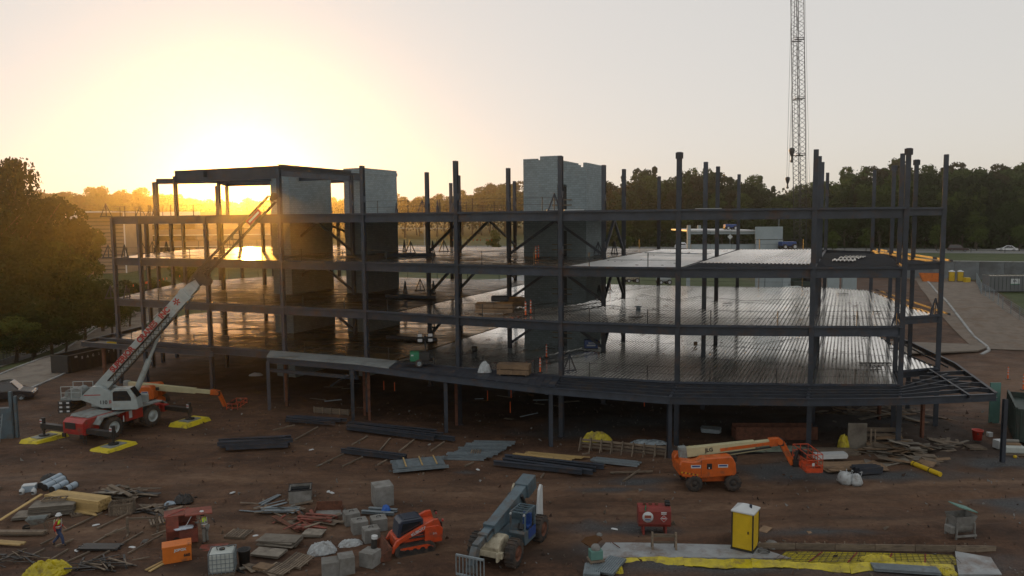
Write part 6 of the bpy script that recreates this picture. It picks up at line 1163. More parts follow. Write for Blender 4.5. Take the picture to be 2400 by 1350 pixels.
MB().box((-3.33, -.1, 2.0), (.03, .9, .3)).obj('sign', 'white', t); MB().box((0, 1.22, 2.75), (6.6, .16, .12)).box((0, -1.22, 2.75), (6.6, .16, .12)).obj('top_rail', 'dkgreen', t)
tag(crumple('tarp', 41.2, 58.2, 2.3, 1.6, 1.6, 1.3, 'tarpblue', None, 40, 14), 'bright blue tarp heaped on the dark green container', 'tarp')
tag(MB().box((0, 0, 1.7), (.85, .12, 3.4)).obj('board', 'teal', None, floor(G(2329, 990))), 'pale green board standing upright beside the dark green container', 'board')
# plywood and lumber tip under the right end of the canopy
g = at(2008, 1054); t = thing('plywood_form', 'upright plywood form wall with yellow sheeting beside the debris heap', 'formwork', g, rad(-4)); MB().box((0, 0, .95), (1.35, .08, 1.9)).obj('sheet', 'ply', t); MB().box((1.9, .5, 1.3), (3.0, .08, .3)).box((1.9, .5, .9), (3.0, .08, .2)).obj('rail', 'wood', t); MB().box((.9, -.2, .75), (.1, .1, 1.6)).box((1.2, -.2, .75), (.08, .08, 1.5)).box((1.5, -.2, .05), (1.4, .1, .1)).obj('post', 'wood', t)
tag(crumple('tarp', g.x-.9, g.y+.2, .1, .8, .7, 1.0, 'yelplas', None, 41, 16), 'crumpled yellow sheeting hanging left of the upright plywood', 'tarp')
heap_planks('heap of broken plywood and boards right of the upright form wall', 2100, 1060, 3.6, 1.7, 60, ['ply', 'wood', 'plybr', 'ply', 'wood'], 'debris_heap', 'debris heap', 'board', (.7, 2.4), .9, (.2, .9), .03)
heap_planks('flat spread of plywood offcuts in front of the debris heap', 2130, 1085, 3.0, .6, 22, ['ply', 'plybr', 'wood'], 'debris_heap', 'debris heap', 'board', (.8, 2.2), .3, (.3, 1.0), .03)
heap_planks('long boards and plywood thrown behind the upright form wall', 2060, 975, 5.0, 2.2, 40, ['ply', 'wood', 'plybr'], 'debris_heap', 'debris heap', 'board', (1.2, 3.2), .8, (.15, .6), .03)
heap_planks('lumber scraps between the canopy columns and the red drum', 2190, 1040, 2.6, 1.4, 26, ['wood', 'wood', 'ply'], 'debris_heap', 'debris heap', 'board', (.9, 2.6), .4, (.08, .3), .04)
boards('board_stack', 'weathered boards stacked beside the green plastic strip', 'boards', (1905, 1062), (2010, 1064), 5, 2, .3, .06, 'wood', jit=.08)
for i in range(34):                                                        # scraps in the dark under the frame
    px, py = rj.uniform(680, 2050), rj.uniform(895, 985); timber((px, py), (px+rj.uniform(15, 45), py+rj.uniform(-7, 7)), 'grey board scrap in the dark under the first floor', rj.uniform(.1, .35), .04, rj.choice(['wood', 'ply', 'wood', 'pvc']), .06, 'board_scrap', 'board scrap', 'board scraps under the first floor')
# --- left edge: pit wall with ladder, dumpster
t = thing('pit_wall', 'blue grey concrete wall with a steel post at the left edge', 'wall', floor(G(14, 1024)), rad(10)); MB().box((-.6, 0, 1.25), (2.4, .5, 2.5)).obj('wall', 'blueg', t); MB().box((.55, -.05, 1.9), (.22, .3, 3.8)).box((.85, .05, 1.7), (.18, .3, 3.4)).obj('post', 'blueg', t)
t = thing('ladder', 'aluminium ladder leaning on the wall at the left edge', 'ladder', floor(G(4, 1028)), rad(10))
for x in (-.2, .2): MB().bar((x-.1, -.6, 0), (x+.1, -.28, 2.2), .05).obj('rail', 'galvdull', t)
for i in range(7): f = (i+.7)/7.5; MB().bar((-.3+.2*f, -.6+.32*f, 2.2*f), (.1+.2*f, -.6+.32*f, 2.2*f), .035).obj('rung', 'galvdull', t)
a, c = T(130, 880), T(252, 850); an = math.atan2(c.y-a.y, c.x-a.x); ln = (c-a).length; mid = floor((a+c)/2)
t = thing('dumpster', 'long black open dumpster with white letters on the concrete road', 'dumpster', mid+V(0, .9, .05), an); hh = ln/2; H_ = 1.95
MB().box((0, -1.15, H_/2), (ln, .1, H_)).box((0, 1.15, H_/2), (ln, .1, H_)).box((-hh, 0, H_/2), (.1, 2.3, H_)).box((hh, 0, H_/2), (.1, 2.3, H_)).box((0, 0, .12), (ln, 2.3, .16)).obj('shell', 'black', t)
MB().box((0, -1.2, H_), (ln+.1, .14, .12)).box((0, 1.2, H_), (ln+.1, .14, .12)).box((-hh, 0, H_), (.14, 2.4, .12)).box((hh, 0, H_), (.14, 2.4, .12)).obj('top_rail', 'black', t)
for i in range(8): MB().box((-hh+.4+i*(ln-.8)/7, -1.23, H_/2), (.12, .08, H_-.1)).obj('rib', 'black', t)
for i, ch in enumerate('BAGGETT'): text(ch, .42, (-hh+ln*(.26+i*.105), -1.215, 1.45), (1, 0, 0), (0, -1, 0), 'white', t, bold=.01)
MB().box((-hh+1.2, -1.22, 1.7), (.5, .012, .2)).obj('notice', 'white', t)
t = thing('toilet_back', 'yellow toilet half hidden behind the black dumpster', 'portable toilet', floor(T(266, 838)), .2); MB().base((0, 0, 0), (1.1, 1.1, 2.2)).obj('cabin', 'yelpot', t, bev=.04); MB().base((0, 0, 2.2), (1.16, 1.16, .12)).obj('roof', 'tote', t)
# --- people
def skin(name, vs, ed, m, parent, sub=1):
    """one continuous skinned surface over a skeleton; vs: (x, y, z, r)"""
    me = bpy.data.meshes.new(name); me.from_pydata([v[:3] for v in vs], ed, []); me.materials.append(M[m]); o = bpy.data.objects.new(name, me); C.objects.link(o); o.parent = parent
    md = o.modifiers.new('skin', 'SKIN'); md.use_smooth_shade = True
    if not me.skin_vertices: me.attributes and bpy.context.view_layer.update()
    for i, v in enumerate(vs): sv = me.skin_vertices[0].data[i]; r = v[3]; sv.radius = (r, r) if not isinstance(r, tuple) else r; sv.use_root = (i == 0)
    s2 = o.modifiers.new('sub', 'SUBSURF'); s2.levels = sub; s2.render_levels = sub; return o
def person(label, loc, a, legs, arms, shirt, pants, lean=0.0):
    t = thing('person', label, 'person', loc, a); K = {'pel': (0, 0, .95, .13), 'sp': (lean*.4, 0, 1.14, .125), 'ch': (lean, 0, 1.34, .15), 'nk': (lean+.02, 0, 1.50, .055), 'hd': (lean+.05, 0, 1.62, .095), 'ht': (lean+.05, 0, 1.72, .075)}
    for s, y in (('R', -1), ('L', 1)):
        kn, an, to = legs[s]; el, wr = arms[s]
        K['hip'+s] = (0, y*.10, .90, .095); K['kn'+s] = (kn[0], y*.11, kn[1], .065); K['an'+s] = (an[0], y*.11, an[1], .045); K['to'+s] = (to[0], y*.13, to[1], .04)
        K['sh'+s] = (lean, y*.19, 1.42, .062); K['el'+s] = (*el, .045); K['wr'+s] = (*wr, .032)
        d = (Vector(wr)-Vector(el)).normalized(); pm = Vector(wr)+d*.07; K['pm'+s] = (*pm, .034)
        side_ = d.cross(V(0, 0, 1)).normalized() if abs(d.z) < .95 else V(1, 0, 0)
        for i, (o_, l_) in enumerate([(-.03, .07), (-.01, .085), (.01, .08), (.03, .062)]): f0 = pm+d*.035+side_*o_; f1 = f0+d*l_*.6+V(.012, 0, -.004); K[f'fa{i}'+s] = (*f0, .010); K[f'fb{i}'+s] = (*(f1+d*l_*.35+V(.015, 0, -.01)), .008)
        th = pm-side_*.035; K['ta'+s] = (*th, .011); K['tb'+s] = (*(th-side_*.025+d*.04), .009)
    nm = list(K); ix = {k: i for i, k in enumerate(nm)}; E_ = [('pel', 'sp'), ('sp', 'ch'), ('ch', 'nk'), ('nk', 'hd'), ('hd', 'ht')]
    for s in 'RL': E_ += [('pel', 'hip'+s), ('hip'+s, 'kn'+s), ('kn'+s, 'an'+s), ('an'+s, 'to'+s), ('ch', 'sh'+s), ('sh'+s, 'el'+s), ('el'+s, 'wr'+s), ('wr'+s, 'pm'+s), ('pm'+s, 'ta'+s), ('ta'+s, 'tb'+s)]+[('pm'+s, f'fa{i}'+s) for i in range(4)]+[(f'fa{i}'+s, f'fb{i}'+s) for i in range(4)]
    body = skin('body', [K[k] for k in nm], [(ix[p], ix[q_]) for p, q_ in E_], 'skin', t)
    def wear(name, keys, edges, m, grow, short=()):
        vs = [(*K[k][:3], K[k][3]+grow) for k in keys]; jx = {k: i for i, k in enumerate(keys)}; return skin(name, vs, [(jx[p], jx[q_]) for p, q_ in edges], m, t)
    wear('shirt', ['sp', 'pel', 'ch', 'shR', 'elR', 'wrR', 'shL', 'elL', 'wrL'], [('sp', 'pel'), ('sp', 'ch'), ('ch', 'shR'), ('shR', 'elR'), ('elR', 'wrR'), ('ch', 'shL'), ('shL', 'elL'), ('elL', 'wrL')], shirt, .014)
    wear('trousers', ['pel', 'hipR', 'knR', 'anR', 'hipL', 'knL', 'anL'], [('pel', 'hipR'), ('hipR', 'knR'), ('knR', 'anR'), ('pel', 'hipL'), ('hipL', 'knL'), ('knL', 'anL')], pants, .02)
    for s in 'RL': wear('boot', ['an'+s, 'to'+s], [('an'+s, 'to'+s)], 'black', .018)
    v = wear('vest', ['sp', 'ch', 'shR', 'shL'], [('sp', 'ch'), ('ch', 'shR'), ('ch', 'shL')], 'vest', .032)
    MB().lathe((lean*.4, 0, 1.10), (lean*.3, 0, 1), [(0, .178), (.05, .18)], 16).obj('reflective_band', 'reflect', v)
    for y in (-.09, .09): MB().bar((lean+.165, y, 1.18), (lean+.15, y, 1.46), .05, .012, up=(1, 0, 0)).bar((lean-.185, y, 1.18), (lean-.17, y, 1.46), .05, .012, up=(1, 0, 0)).obj('reflective_band', 'reflect', v)
    hc = V(lean+.05, 0, 1.70); MB().lathe(hc, (0, 0, 1), [(-.02, .165), (0, .17), (.005, .13), (.06, .125), (.11, .09), (.135, .02)], 18).obj('hard_hat', 'white', t)
    MB().lathe((lean+.03, 0, 1.60), (0, 0, 1), [(-.06, .085), (0, .108), (.08, .11)], 14).obj('hair', 'bark', t)
    MB().cyl((lean+.14, 0, 1.645), (lean+.175, 0, 1.615), .012, .018, n=8).obj('nose', 'skin', t)
    for y in (-.035, .035): MB().lathe((lean+.135, y, 1.655), (1, 0, 0), [(0, .012), (.006, .009), (.008, .001)], 8).obj('eye', 'black', t)
    MB().box((lean+.14, 0, 1.575), (.012, .05, .01)).obj('mouth', 'redcloth', t)
    for y in (-.1, .1): MB().box((lean+.04, y, 1.62), (.03, .02, .055)).obj('ear', 'skin', t, bev=.008)
    return t
person('person walking in a red shirt, yellow vest and white hard hat', at(138, 1279), rad(20), {'R': ((.20, .50), (.24, .10), (.38, .05)), 'L': ((-.02, .48), (-.30, .17), (-.19, .06))}, {'R': ((-.12, -.27, 1.16), (-.05, -.29, .90)), 'L': ((.05, .27, 1.15), (.22, .25, .96))}, 'redcloth', 'jean', .03)
person('person in grey trousers and vest leaning into the tool cabinet', at(483, 1268), rad(165), {'R': ((.03, .49), (-.02, .09), (.13, .05)), 'L': ((.05, .49), (.02, .09), (.17, .05))}, {'R': ((.28, -.26, 1.22), (.50, -.16, 1.24)), 'L': ((.28, .26, 1.22), (.52, .16, 1.22))}, 'khaki', 'khaki', .14)
# loose stones and crumbs
rs = np.random.RandomState(8); b = MB(); n = 0
while n < 5200:
    x, y = rs.uniform(-42, 42), 34+rs.rand()**1.3*40; 
    if abs(x) > y*.70: continue
    s_ = .02+.09*rs.rand()**3; z = gzs(x, y); p = [V(x, y, z)+V(*(rs.randn(3)*s_)) for k in range(3)]; p.append(V(x+rs.randn()*s_*.3, y, z+s_*1.4)); b.add(p, [(0, 1, 2), (0, 1, 3), (1, 2, 3), (2, 0, 3)], int(rs.rand()*4)); n += 1
tag(b.obj('rubble', ['conc2', mat('clay clods', (.09, .052, .036), .95, 0, .3, 3), mat('dark clods', (.045, .03, .024), .95, 0, .3, 3), 'wood']), kind='stuff')
# ---------------------------------------------------------------- things standing on the floors of the frame
D = lambda px, py, lv: G(px, py, LV[lv]+.02)
t = thing('light_tower', 'green mobile light tower with four dark lamp heads at the first floor edge', 'light tower', D(982, 858, 1), rad(8))
MB().box((-.35, 0, .85), (.75, .9, .75)).obj('engine_box', 'green', t, bev=.04); MB().box((.45, 0, .85), (.85, .85, .7)).obj('frame_box', 'black', t, bev=.02); MB().box((0, 0, .4), (2.4, .9, .12)).bar((-1.8, 0, .4), (-1.1, 0, .4), .1).obj('trailer_frame', 'black', t)
for s in (-1, 1): wheel(t, (0, s*.62, .33), .34, .2, 'galvdull', lugs=0)
MB().cyl((.55, 0, 1.1), (.55, 0, 2.6), .07).bar((.55, -.45, 2.35), (.55, .45, 2.35), .07).bar((.1, 0, 2.45), (1.0, 0, 2.45), .06).obj('mast', 'black', t)
for x, z in ((.12, 2.62), (.12, 2.2), (.98, 2.62), (.98, 2.2)): o = MB().box((x, -.08, z), (.42, .22, .3)).obj('lamp_head', 'black', t, bev=.03); MB().box((x, -.195, z), (.36, .01, .24)).obj('lens', 'lens', o)
MB().box((-.55, -.455, 1.0), (.2, .012, .12)).obj('sticker', 'white', t)
t = thing('welder', 'blue welding machine with white lettering on the first floor', 'welding machine', D(1385, 818, 1), rad(-3)); MB().box((0, 0, .5), (1.25, .7, .8)).obj('body', 'blue', t, bev=.04); MB().box((0, 0, .08), (1.3, .72, .1)).obj('skid', 'black', t); MB().box((.1, -.356, .62), (.7, .012, .12)).box((.0, -.356, .4), (.8, .012, .14)).obj('panel', 'white', t); MB().box((.72, 0, .5), (.2, .6, .5)).obj('side_box', 'redox', t); text('MOBILE', .12, (.1, -.364, .62), (1, 0, 0), (0, -1, 0), 'blue', t)
g = D(1136, 872, 1); tag(crumple('bag', g.x, g.y, g.z, 1.1, .8, .85, 'whitebag', None, 50, 12), 'white sack standing on the deck edge beside the brown bundles', 'sack')
def crates(label, px, py, lv, lx, ly, n, a, m='plybr'):
    t = thing('form_bundle', label, 'form bundle', D(px, py, lv), a)
    for k in range(n):
        for i in range(2): MB().box((-lx/4+i*lx/2, 0, .12+k*.42+.16), (lx/2-.03, ly, .36)).obj('bundle', m, t).rotation_euler = (0, 0, rj.uniform(-.03, .03))
        for x in (-.4, .4): MB().box((x*lx, 0, .05+k*.42), (.1, ly, .08)).obj('bearer', 'wood', t)
    return t
crates('brown strapped form bundle on the first floor behind the white sack', 1205, 878, 1, 2.6, 1.1, 2, rad(-12)); crates('stack of brown form bundles on the second floor by the tower', 1160, 734, 2, 3.2, 1.2, 2, rad(-8)); t = crates('brown form bundle on the second floor right behind the stack', 1205, 720, 2, 1.8, 1.1, 2, rad(20))
g = D(1172, 734, 2); tag(MB().box((0, 0, 0), (1.5, .7, .5)).obj('mat_roll', 'black', None, g+V(0, 0, 1.25), bev=.12), 'black rolled mat lying on top of the brown bundles', 'roll')
sheets_ = sheets; t = sheets('tan board lying on the first floor bundles', 1215, 850, 2, 1.2, .7, .1, 'pine', .03); t.location.z = LV[1]+.95
def post(label, px, py, lv=None, loc=None, h=1.1):
    p = loc or D(px, py, lv); t = thing('delineator', label, 'traffic post', p, 0, 'orange and white delineator posts'); MB().base((0, 0, 0), (.4, .4, .06)).obj('base', 'black', t, bev=.02)
    MB().cyl((0, 0, .05), (0, 0, h), .07, .06, n=12).cyl((0, 0, h), (0, 0, h+.1), .03, n=8).obj('post', 'orgcone', t)
    for z in (.45, .72, .95): MB().cyl((0, 0, z*h/1.1), (0, 0, z*h/1.1+.1), .075, .073, n=12, cap=False).obj('band', 'white', t)
    return t
for l, px, py, lv in [('orange post at the front of the first floor right of the brown bundle', 1266, 873, 1), ('leaning orange post behind the brown bundle on the first floor', 1281, 838, 1), ('orange post in front of the dark tower foot on the first floor', 1293, 806, 1), ('orange post on the second floor, left of the pair by the tower', 1232, 740, 2), ('orange post on the second floor, right of the pair by the tower', 1244, 736, 2), ('orange post on the second floor beside column G', 1308, 700, 2), ('orange post on the third floor in front of the notched tower, left one', 1256, 607, 3), ('orange post on the third floor in front of the notched tower, right one', 1262, 605, 3), ('orange post on the second floor behind the braces', 1430, 680, 2)]: post(l, px, py, lv)
g = D(1347, 601, 3); t = thing('cooler', 'small blue cooler on the third floor before the notched tower', 'cooler', g); MB().base((0, 0, 0), (.6, .4, .32)).obj('box', 'blue', t, bev=.03); MB().base((0, 0, .33), (.62, .42, .07)).obj('lid', 'white', t, bev=.02)
t = thing('bucket', 'dark bucket on the ribbed deck beside column F', 'bucket', D(1112, 825, 1)); MB().lathe((0, 0, 0), (0, 0, 1), [(0, .01), (0, .22), (.5, .27), (.5, .24), (.06, .2), (.06, .01)], 14).obj('bucket', 'black', t)
t = thing('bucket', 'small tan box on the first floor deck left of column', 'box', D(1630, 810, 1)); MB().base((0, 0, 0), (.3, .3, .38)).obj('box', 'plybr', t, bev=.02)
t = thing('hopper_stand', 'grey bolt keg standing on the second floor deck', 'keg', D(1496, 730, 2)); MB().lathe((0, 0, 0), (0, 0, 1), [(0, .02), (0, .22), (.35, .17), (.38, .3), (.45, .3), (.46, .02)], 14).obj('keg', 'galvdull', t)
t = thing('deck_strips', 'dark comb shaped strips of deck closure lying on the right bay', 'closure strip', D(2050, 852, 1), rad(-2)); MB().box((0, 0, .05), (2.6, .12, .08)).obj('strip', 'black', t)
for i in range(8): MB().box((-1.2+i*.34, -.25, .04), (.13, .3, .05)).obj('tooth', 'black', t)
for px, py, lv, w_, l in [(1975, 690, 2, 1.1, 'dark strip on the second floor deck near its back edge'), (2055, 732, 2, .6, 'black scrap on the second floor deck in the right bay'), (2030, 790, 1, .9, 'black scrap near the back of the first floor right bay'), (2090, 818, 1, .7, 'black scrap beside the right column of the first floor'), (2050, 862, 1, 1.0, 'black scrap just in front of the closure strip'), (1488, 745, 2, 1.0, 'dark bar beside the bolt keg on the second floor'), (1705, 712, 2, .9, 'dark bar by the interior column of the second floor')]:
    g = D(px, py, lv); tag(MB().box((0, 0, .06), (w_, .16, .06)).box((w_*.3, .15, .05), (w_*.3, .2, .05)).obj('deck_scrap', 'black', None, g), l, 'metal scrap')
a, c = D(1512, 595, 3), D(1660, 598, 3); tag(MB().bar(a+V(0, 0, .12), c+V(0, 0, .12), .3, .08).bar(a+V(.4, .6, .1), c+V(-1, .6, .1), .2, .06).obj('angle_bundle', 'galvdull'), 'pale angle irons lying on the third floor deck', 'angle irons')
for px, w_, l in [(1296, 1.0, 'white sheets on the fourth floor edge left of column'), (1345, 1.6, 'white sheets on the fourth floor edge right of the doorway'), (1660, 2.0, 'white packet on the fourth floor beam further right')]: p = ZA(px, 490, 62); tag(MB().box((0, 0, .08), (w_, .5, .1)).obj('packet', 'white', None, (p.x, p.y, LV[4]+.02)), l, 'packet')
for i in range(26):
    lv = [2, 3][i % 2]; f = rj.random(); a, c = [(CP['P4'], CP['P2']), (CP['D4'], CP['F4']), (CP['P2'], CP['A']), (CP['E4'], CP['D4'])][i % 4]; p = a.lerp(c, f)
    o = MB().box((0, 0, -.12), (.10, .02, .26)).obj('warning_flag', 'orgcone', None, (p.x, p.y, LV[lv]+1.08)); o.rotation_euler = (0, rj.uniform(-.2, .2), TA); tag(o, 'small orange warning flag hanging on the rear guard cable', 'flag', 'orange flags on the guard cables')
for px, py in [(900, 918), (925, 922), (1143, 940), (1198, 935), (1510, 955), (1520, 945), (1196, 965)]: g = at(px, py); tag(MB().base((0, 0, 0), (.08, .05, 1.0)).obj('stake', 'orgcone', None, g), 'orange survey stake standing in the dark under the first floor', 'stake', 'survey stakes under the frame')
for px, py, s_, l in [(600, 880, 1.6, 'wet white plastic scraps under the left canopy'), (1552, 945, .9, 'white plastic bundle hanging in the dark behind the twin canopy columns')]: g = at(px, py); tag(crumple('plastic', g.x, g.y, g.z, s_, s_*.6, .3, 'white', None, px, 9), l, 'plastic')
rl_ = np.random.RandomState(6); b = MB()
for lv, n_ in ((1, 150), (2, 150), (3, 60)):
    k_ = 0
    while k_ < n_:
        s_ = rl_.uniform(-34, 3.2); lo, hi = vf(s_)+.6, vb(s_)-.6
        if lv == 3 and s_ > sH-.5: continue
        p = XY(s_, rl_.uniform(lo, hi)); l = .08+.5*rl_.rand()**3; b.box((p.x, p.y, LV[lv]+.03), (l, .03+.1*rl_.rand(), .03), rl_.rand()*3.1, int(rl_.rand()*3)); k_ += 1
for lv, pts in ((2, [(1500, 690), (1580, 705), (1640, 695), (1750, 706), (1890, 700)]), (1, [(1720, 800), (1780, 806), (1840, 797), (1893, 793)]), (2, [(1330, 712), (1380, 720), (1440, 716), (1500, 735), (1560, 738)])): b.tube([D(*q_, lv)+V(0, 0, .03) for q_ in pts], .02, 5, 0)
tag(b.obj('deck_litter', ['black', 'rust', 'wood']), kind='stuff')
# ---------------------------------------------------------------- right hand ground behind the frame
for l, px, py, h in [('tall orange barrel post at the right on the dirt road', 2362, 888, 1.2), ('striped orange barrier post cut by the right edge', 2398, 915, 1.5)]: post(l, 0, 0, None, floor(T(px, py)), h)
toilet('yellow toilet at the foot of the retaining wall, left of the pair', floor(T(2230, 660)), rad(-25)); toilet('yellow toilet at the foot of the retaining wall, right of the pair', floor(T(2250, 660)), rad(-25))
t = thing('orange_bin', 'orange tipping bin beside the pair of yellow toilets', 'bin', floor(T(2182, 660)), rad(-20)); MB().add([(-2.2, -1, 1.7), (2.0, -1, 1.7), (2.0, 1, 1.7), (-2.2, 1, 1.7), (-1.5, -1, 0), (2.0, -1, 0), (2.0, 1, 0), (-1.5, 1, 0)], [(0, 1, 5, 4), (1, 2, 6, 5), (2, 3, 7, 6), (3, 0, 4, 7), (7, 6, 5, 4)]).obj('bin', 'orangejob', t); MB().box((0, -1.03, .9), (.15, .1, 1.6)).box((1.2, -1.03, .9), (.15, .1, 1.6)).obj('rib', 'orangejob', t)
t = thing('yellow_box', 'small yellow bin right of the two toilets', 'bin', floor(T(2266, 662))); MB().base((0, 0, 0), (1.0, .9, 1.0)).obj('bin', 'yelpot', t, bev=.05)
g = floor(T(2372, 684)); t = thing('site_trailer', 'dark grey storage trailer with a white sign at the right edge', 'trailer', g, rad(-6)); MB().box((0, 0, 1.55), (9.0, 2.4, 2.7)).obj('body', mat('grey trailer', (.11, .12, .13), .6, 0, .15, .5), t)
MB().box((0, 0, 2.95), (9.1, 2.5, .12)).obj('roof', 'galv', t); MB().box((-.2, -1.21, 1.9), (1.5, .02, 1.0)).obj('sign', 'white', t); text('EA.', .5, (-.2, -1.225, 2.0), (1, 0, 0), (0, -1, 0), 'navy', t, bold=.01); MB().box((-.2, -1.225, 1.46), (1.5, .02, .12)).obj('sign_strip', 'green', t)
for i in range(14): MB().box((-4.2+i*.65, -1.22, 1.55), (.06, .04, 2.5)).obj('rib', 'dkgreen', t)
fcp = [T(2288, 662), T(2300, 690), T(2350, 725), T(2410, 765)]; t = thing('chain_fence', 'chain link fence along the right side of the driveway', 'fence', fcp[0]); fm = MB()
pmesh = MB().cyl((0, 0, 0), (0, 0, 1.9), .05, n=6).mesh('post', 'galvdull')
for a, c in zip(fcp[:-1], fcp[1:]):
    k = max(2, int((c-a).length/3)); P_ = [floor(a.lerp(c, i/k))-fcp[0] for i in range(k+1)]
    for p, q_ in zip(P_[:-1], P_[1:]):
        inst(pmesh, 'post', p, 0, t)
        for h in [i*.3+.1 for i in range(7)]: fm.cyl(p+V(0, 0, h), q_+V(0, 0, h), .012, n=3, cap=False)
        for i in range(8): f = i/8; fm.cyl(p.lerp(q_, f), p.lerp(q_, f)+V(0, 0, 1.9), .01, n=3, cap=False)
tag(fm.obj('wire_mesh', 'galvdull', t), kind='stuff')
hf = thing('roadside_fence', 'low post and wire fence along the highway verge', 'fence', onroad(1900, -9)); o0 = hf.location.copy(); cb2 = MB(); pm2 = MB().cyl((0, 0, 0), (0, 0, 1.3), .07, n=6).mesh('post', 'black'); pr = None
for i in range(26):
    p = V(-40+i*7, 0, 0); p.y = (234-QX*p.x)/QY; p.z = float(gz(p.x, p.y, False)); inst(pm2, 'post', p-o0, 0, hf)
    if pr is not None:
        for h in (.6, 1.2): cb2.cyl(pr-o0+V(0, 0, h), p-o0+V(0, 0, h), .03, n=4)
    pr = p
tag(cb2.obj('wires', 'black', hf), kind='stuff')
def lamp(label, x, y, h, arm, a=0, sig=False):
    t = thing('street_lamp', label, 'street lamp', (x, y, gzs(x, y)), a); MB().cyl((0, 0, 0), (0, 0, h), .14, .08, n=8).obj('pole', 'galvdull', t); MB().tube([(0, 0, h), (arm*.3, 0, h+.7), (arm*.7, 0, h+1.0), (arm, 0, h+1.05)], .07, 6).obj('arm', 'galvdull', t); MB().box((arm+.3*math.copysign(1, arm), 0, h+1.02), (.9, .3, .14)).obj('lamp_head', 'galvdull', t)
    if sig:
        MB().cyl((-11, 0, h*.72), (10, 0, h*.7), .09, .07, n=6).obj('signal_arm', 'galvdull', t)
        for x_ in (-6, 4, 7): MB().box((x_, 0, h*.70-.4), (.35, .3, 1.0)).obj('signal_head', 'black', t)
    return t
p = onroad(996, 4); lamp('street lamp with long signal arm seen through the frame', p.x, p.y, 9.5, 3.6, 0, True); p = onroad(1825, 14); lamp('curved street lamp behind the pale precast panel', p.x, p.y, 9.0, 3.4); p = onroad(1903, 14); lamp('curved street lamp hidden by the double column on the right', p.x, p.y, 9.0, -3.4); p = onroad(1058, 10); lamp('tall lamp pole left of column F on the road', p.x, p.y, 9.5, 3.0)
for u, v, y, l in [(1711, 555, 215, 'white diamond warning sign beyond the precast deck')]:
    p = ZA(u, v, y); g = gzs(p.x, p.y); t = thing('road_sign', l, 'road sign', (p.x, p.y, g)); MB().cyl((0, 0, 0), (0, 0, p.z-g-.6), .05, n=6).obj('pole', 'galvdull', t); MB().box((0, -.08, p.z-g), (1.0, .04, 1.0), 0, 0, math.pi/4).obj('sign', 'white', t); o = t.children[-1]; o.rotation_euler = (0, 0, 0); bpy.data.objects.remove(o); MB().add([(0, -.1, p.z-g+.75), (.75, -.1, p.z-g), (0, -.1, p.z-g-.75), (-.75, -.1, p.z-g), (0, -.06, p.z-g+.75), (.75, -.06, p.z-g), (0, -.06, p.z-g-.75), (-.75, -.06, p.z-g)], [(0, 3, 2, 1), (4, 5, 6, 7), (0, 1, 5, 4), (1, 2, 6, 5), (2, 3, 7, 6), (3, 0, 4, 7)]).obj('sign', 'white', t)
# precast parking structure under construction
yb = 128.0; M['precast'] = mat('pale precast concrete', (.30, .36, .38), .85, 0, .12, .6)
def px_box(par, name, u0, u1, v0, v1, y, th, m='precast'):
    a, c = ZA(u0, v1, y), ZA(u1, v0, y); o = MB().box(((a.x+c.x)/2, y+th/2, (a.z+c.z)/2), (c.x-a.x, th, c.z-a.z)).obj(name, m, par); o.location = -par.location; return o
t = thing('precast_deck', 'unfinished precast parking deck with pale panels behind the frame', 'parking deck', (40, yb, 3.0))
px_box(t, 'panel', 1771, 1835, 531, 561, yb, .4); px_box(t, 'panel', 1771, 1835, 562, 600, yb+.03, .4); px_box(t, 'panel', 1771, 1792, 645, 690, yb-2, .4); px_box(t, 'panel', 1793, 1834, 645, 690, yb-2, .4); px_box(t, 'column', 1610, 1619, 528, 700, yb+1, .7); px_box(t, 'column', 1636, 1643, 528, 545, yb+20, .7)
for u0, u1 in ((1619, 1665), (1665, 1715), (1715, 1770)): px_box(t, 'slab', u0+.4, u1-.4, 539, 543, yb+1, 16, 'white'); px_box(t, 'spandrel', u0+.4, u1-.4, 543.5, 549, yb+1.2, .6); px_box(t, 'spandrel', u0+.4, u1-.4, 572, 584, yb+1.2, .6)
for u0, u1, v0, v1, l in [(1973, 2007, 641, 690, 'pale blue precast panel standing right of the double column'), (1938, 1966, 651, 690, 'grey precast panel standing just right of the double column'), (1834, 1852, 648, 688, 'small grey panel right of the tall pale panels')]: a, c = ZA(u0, v1, 124), ZA(u1, v0, 124); tag(MB().box(((a.x+c.x)/2, 124, (a.z+c.z)/2), (c.x-a.x, .5, c.z-a.z)).obj('panel_slab', 'precast'), l, 'precast panel')
def machine(label, u, v, y, m, s=1.0):
    p = ZA(u, v, y); t = thing('machine', label, 'machine', p, rad(10)); t.scale = (s, s, s); MB().box((0, 0, .9), (2.6, 1.3, .7)).obj('hood', m, t, bev=.1); MB().box((0, 0, .5), (2.8, .9, .3)).obj('frame', 'black', t); MB().cyl((-.6, .2, 1.2), (-.6, .2, 1.7), .06).obj('exhaust', 'black', t)
    for x, r in ((-.8, .42), (.9, .5)):
        for s_ in (-.75, .75): wheel(t, (x, s_, .42), r, .3, 'white', lugs=0)
    return t
machine('blue machine parked on the upper precast deck', 1711, 539, yb+6, 'blue', .8)
t = machine('blue lift machine on a scissor base beside the pale panel', 1845, 584, yb-1, 'blue', 1.0); z_ = t.location.z-gzs(t.location.x, t.location.y); MB().bar((-.9, 0, 0), (.9, 0, -z_*.5), .15).bar((.9, 0, 0), (-.9, 0, -z_*.5), .15).bar((-.9, 0, -z_*.5), (.9, 0, -z_), .15).bar((.9, 0, -z_*.5), (-.9, 0, -z_), .15).obj('scissor_arm', 'black', t); MB().box((0, 0, -z_+.2), (2.2, 1.2, .4)).obj('base', 'black', t)
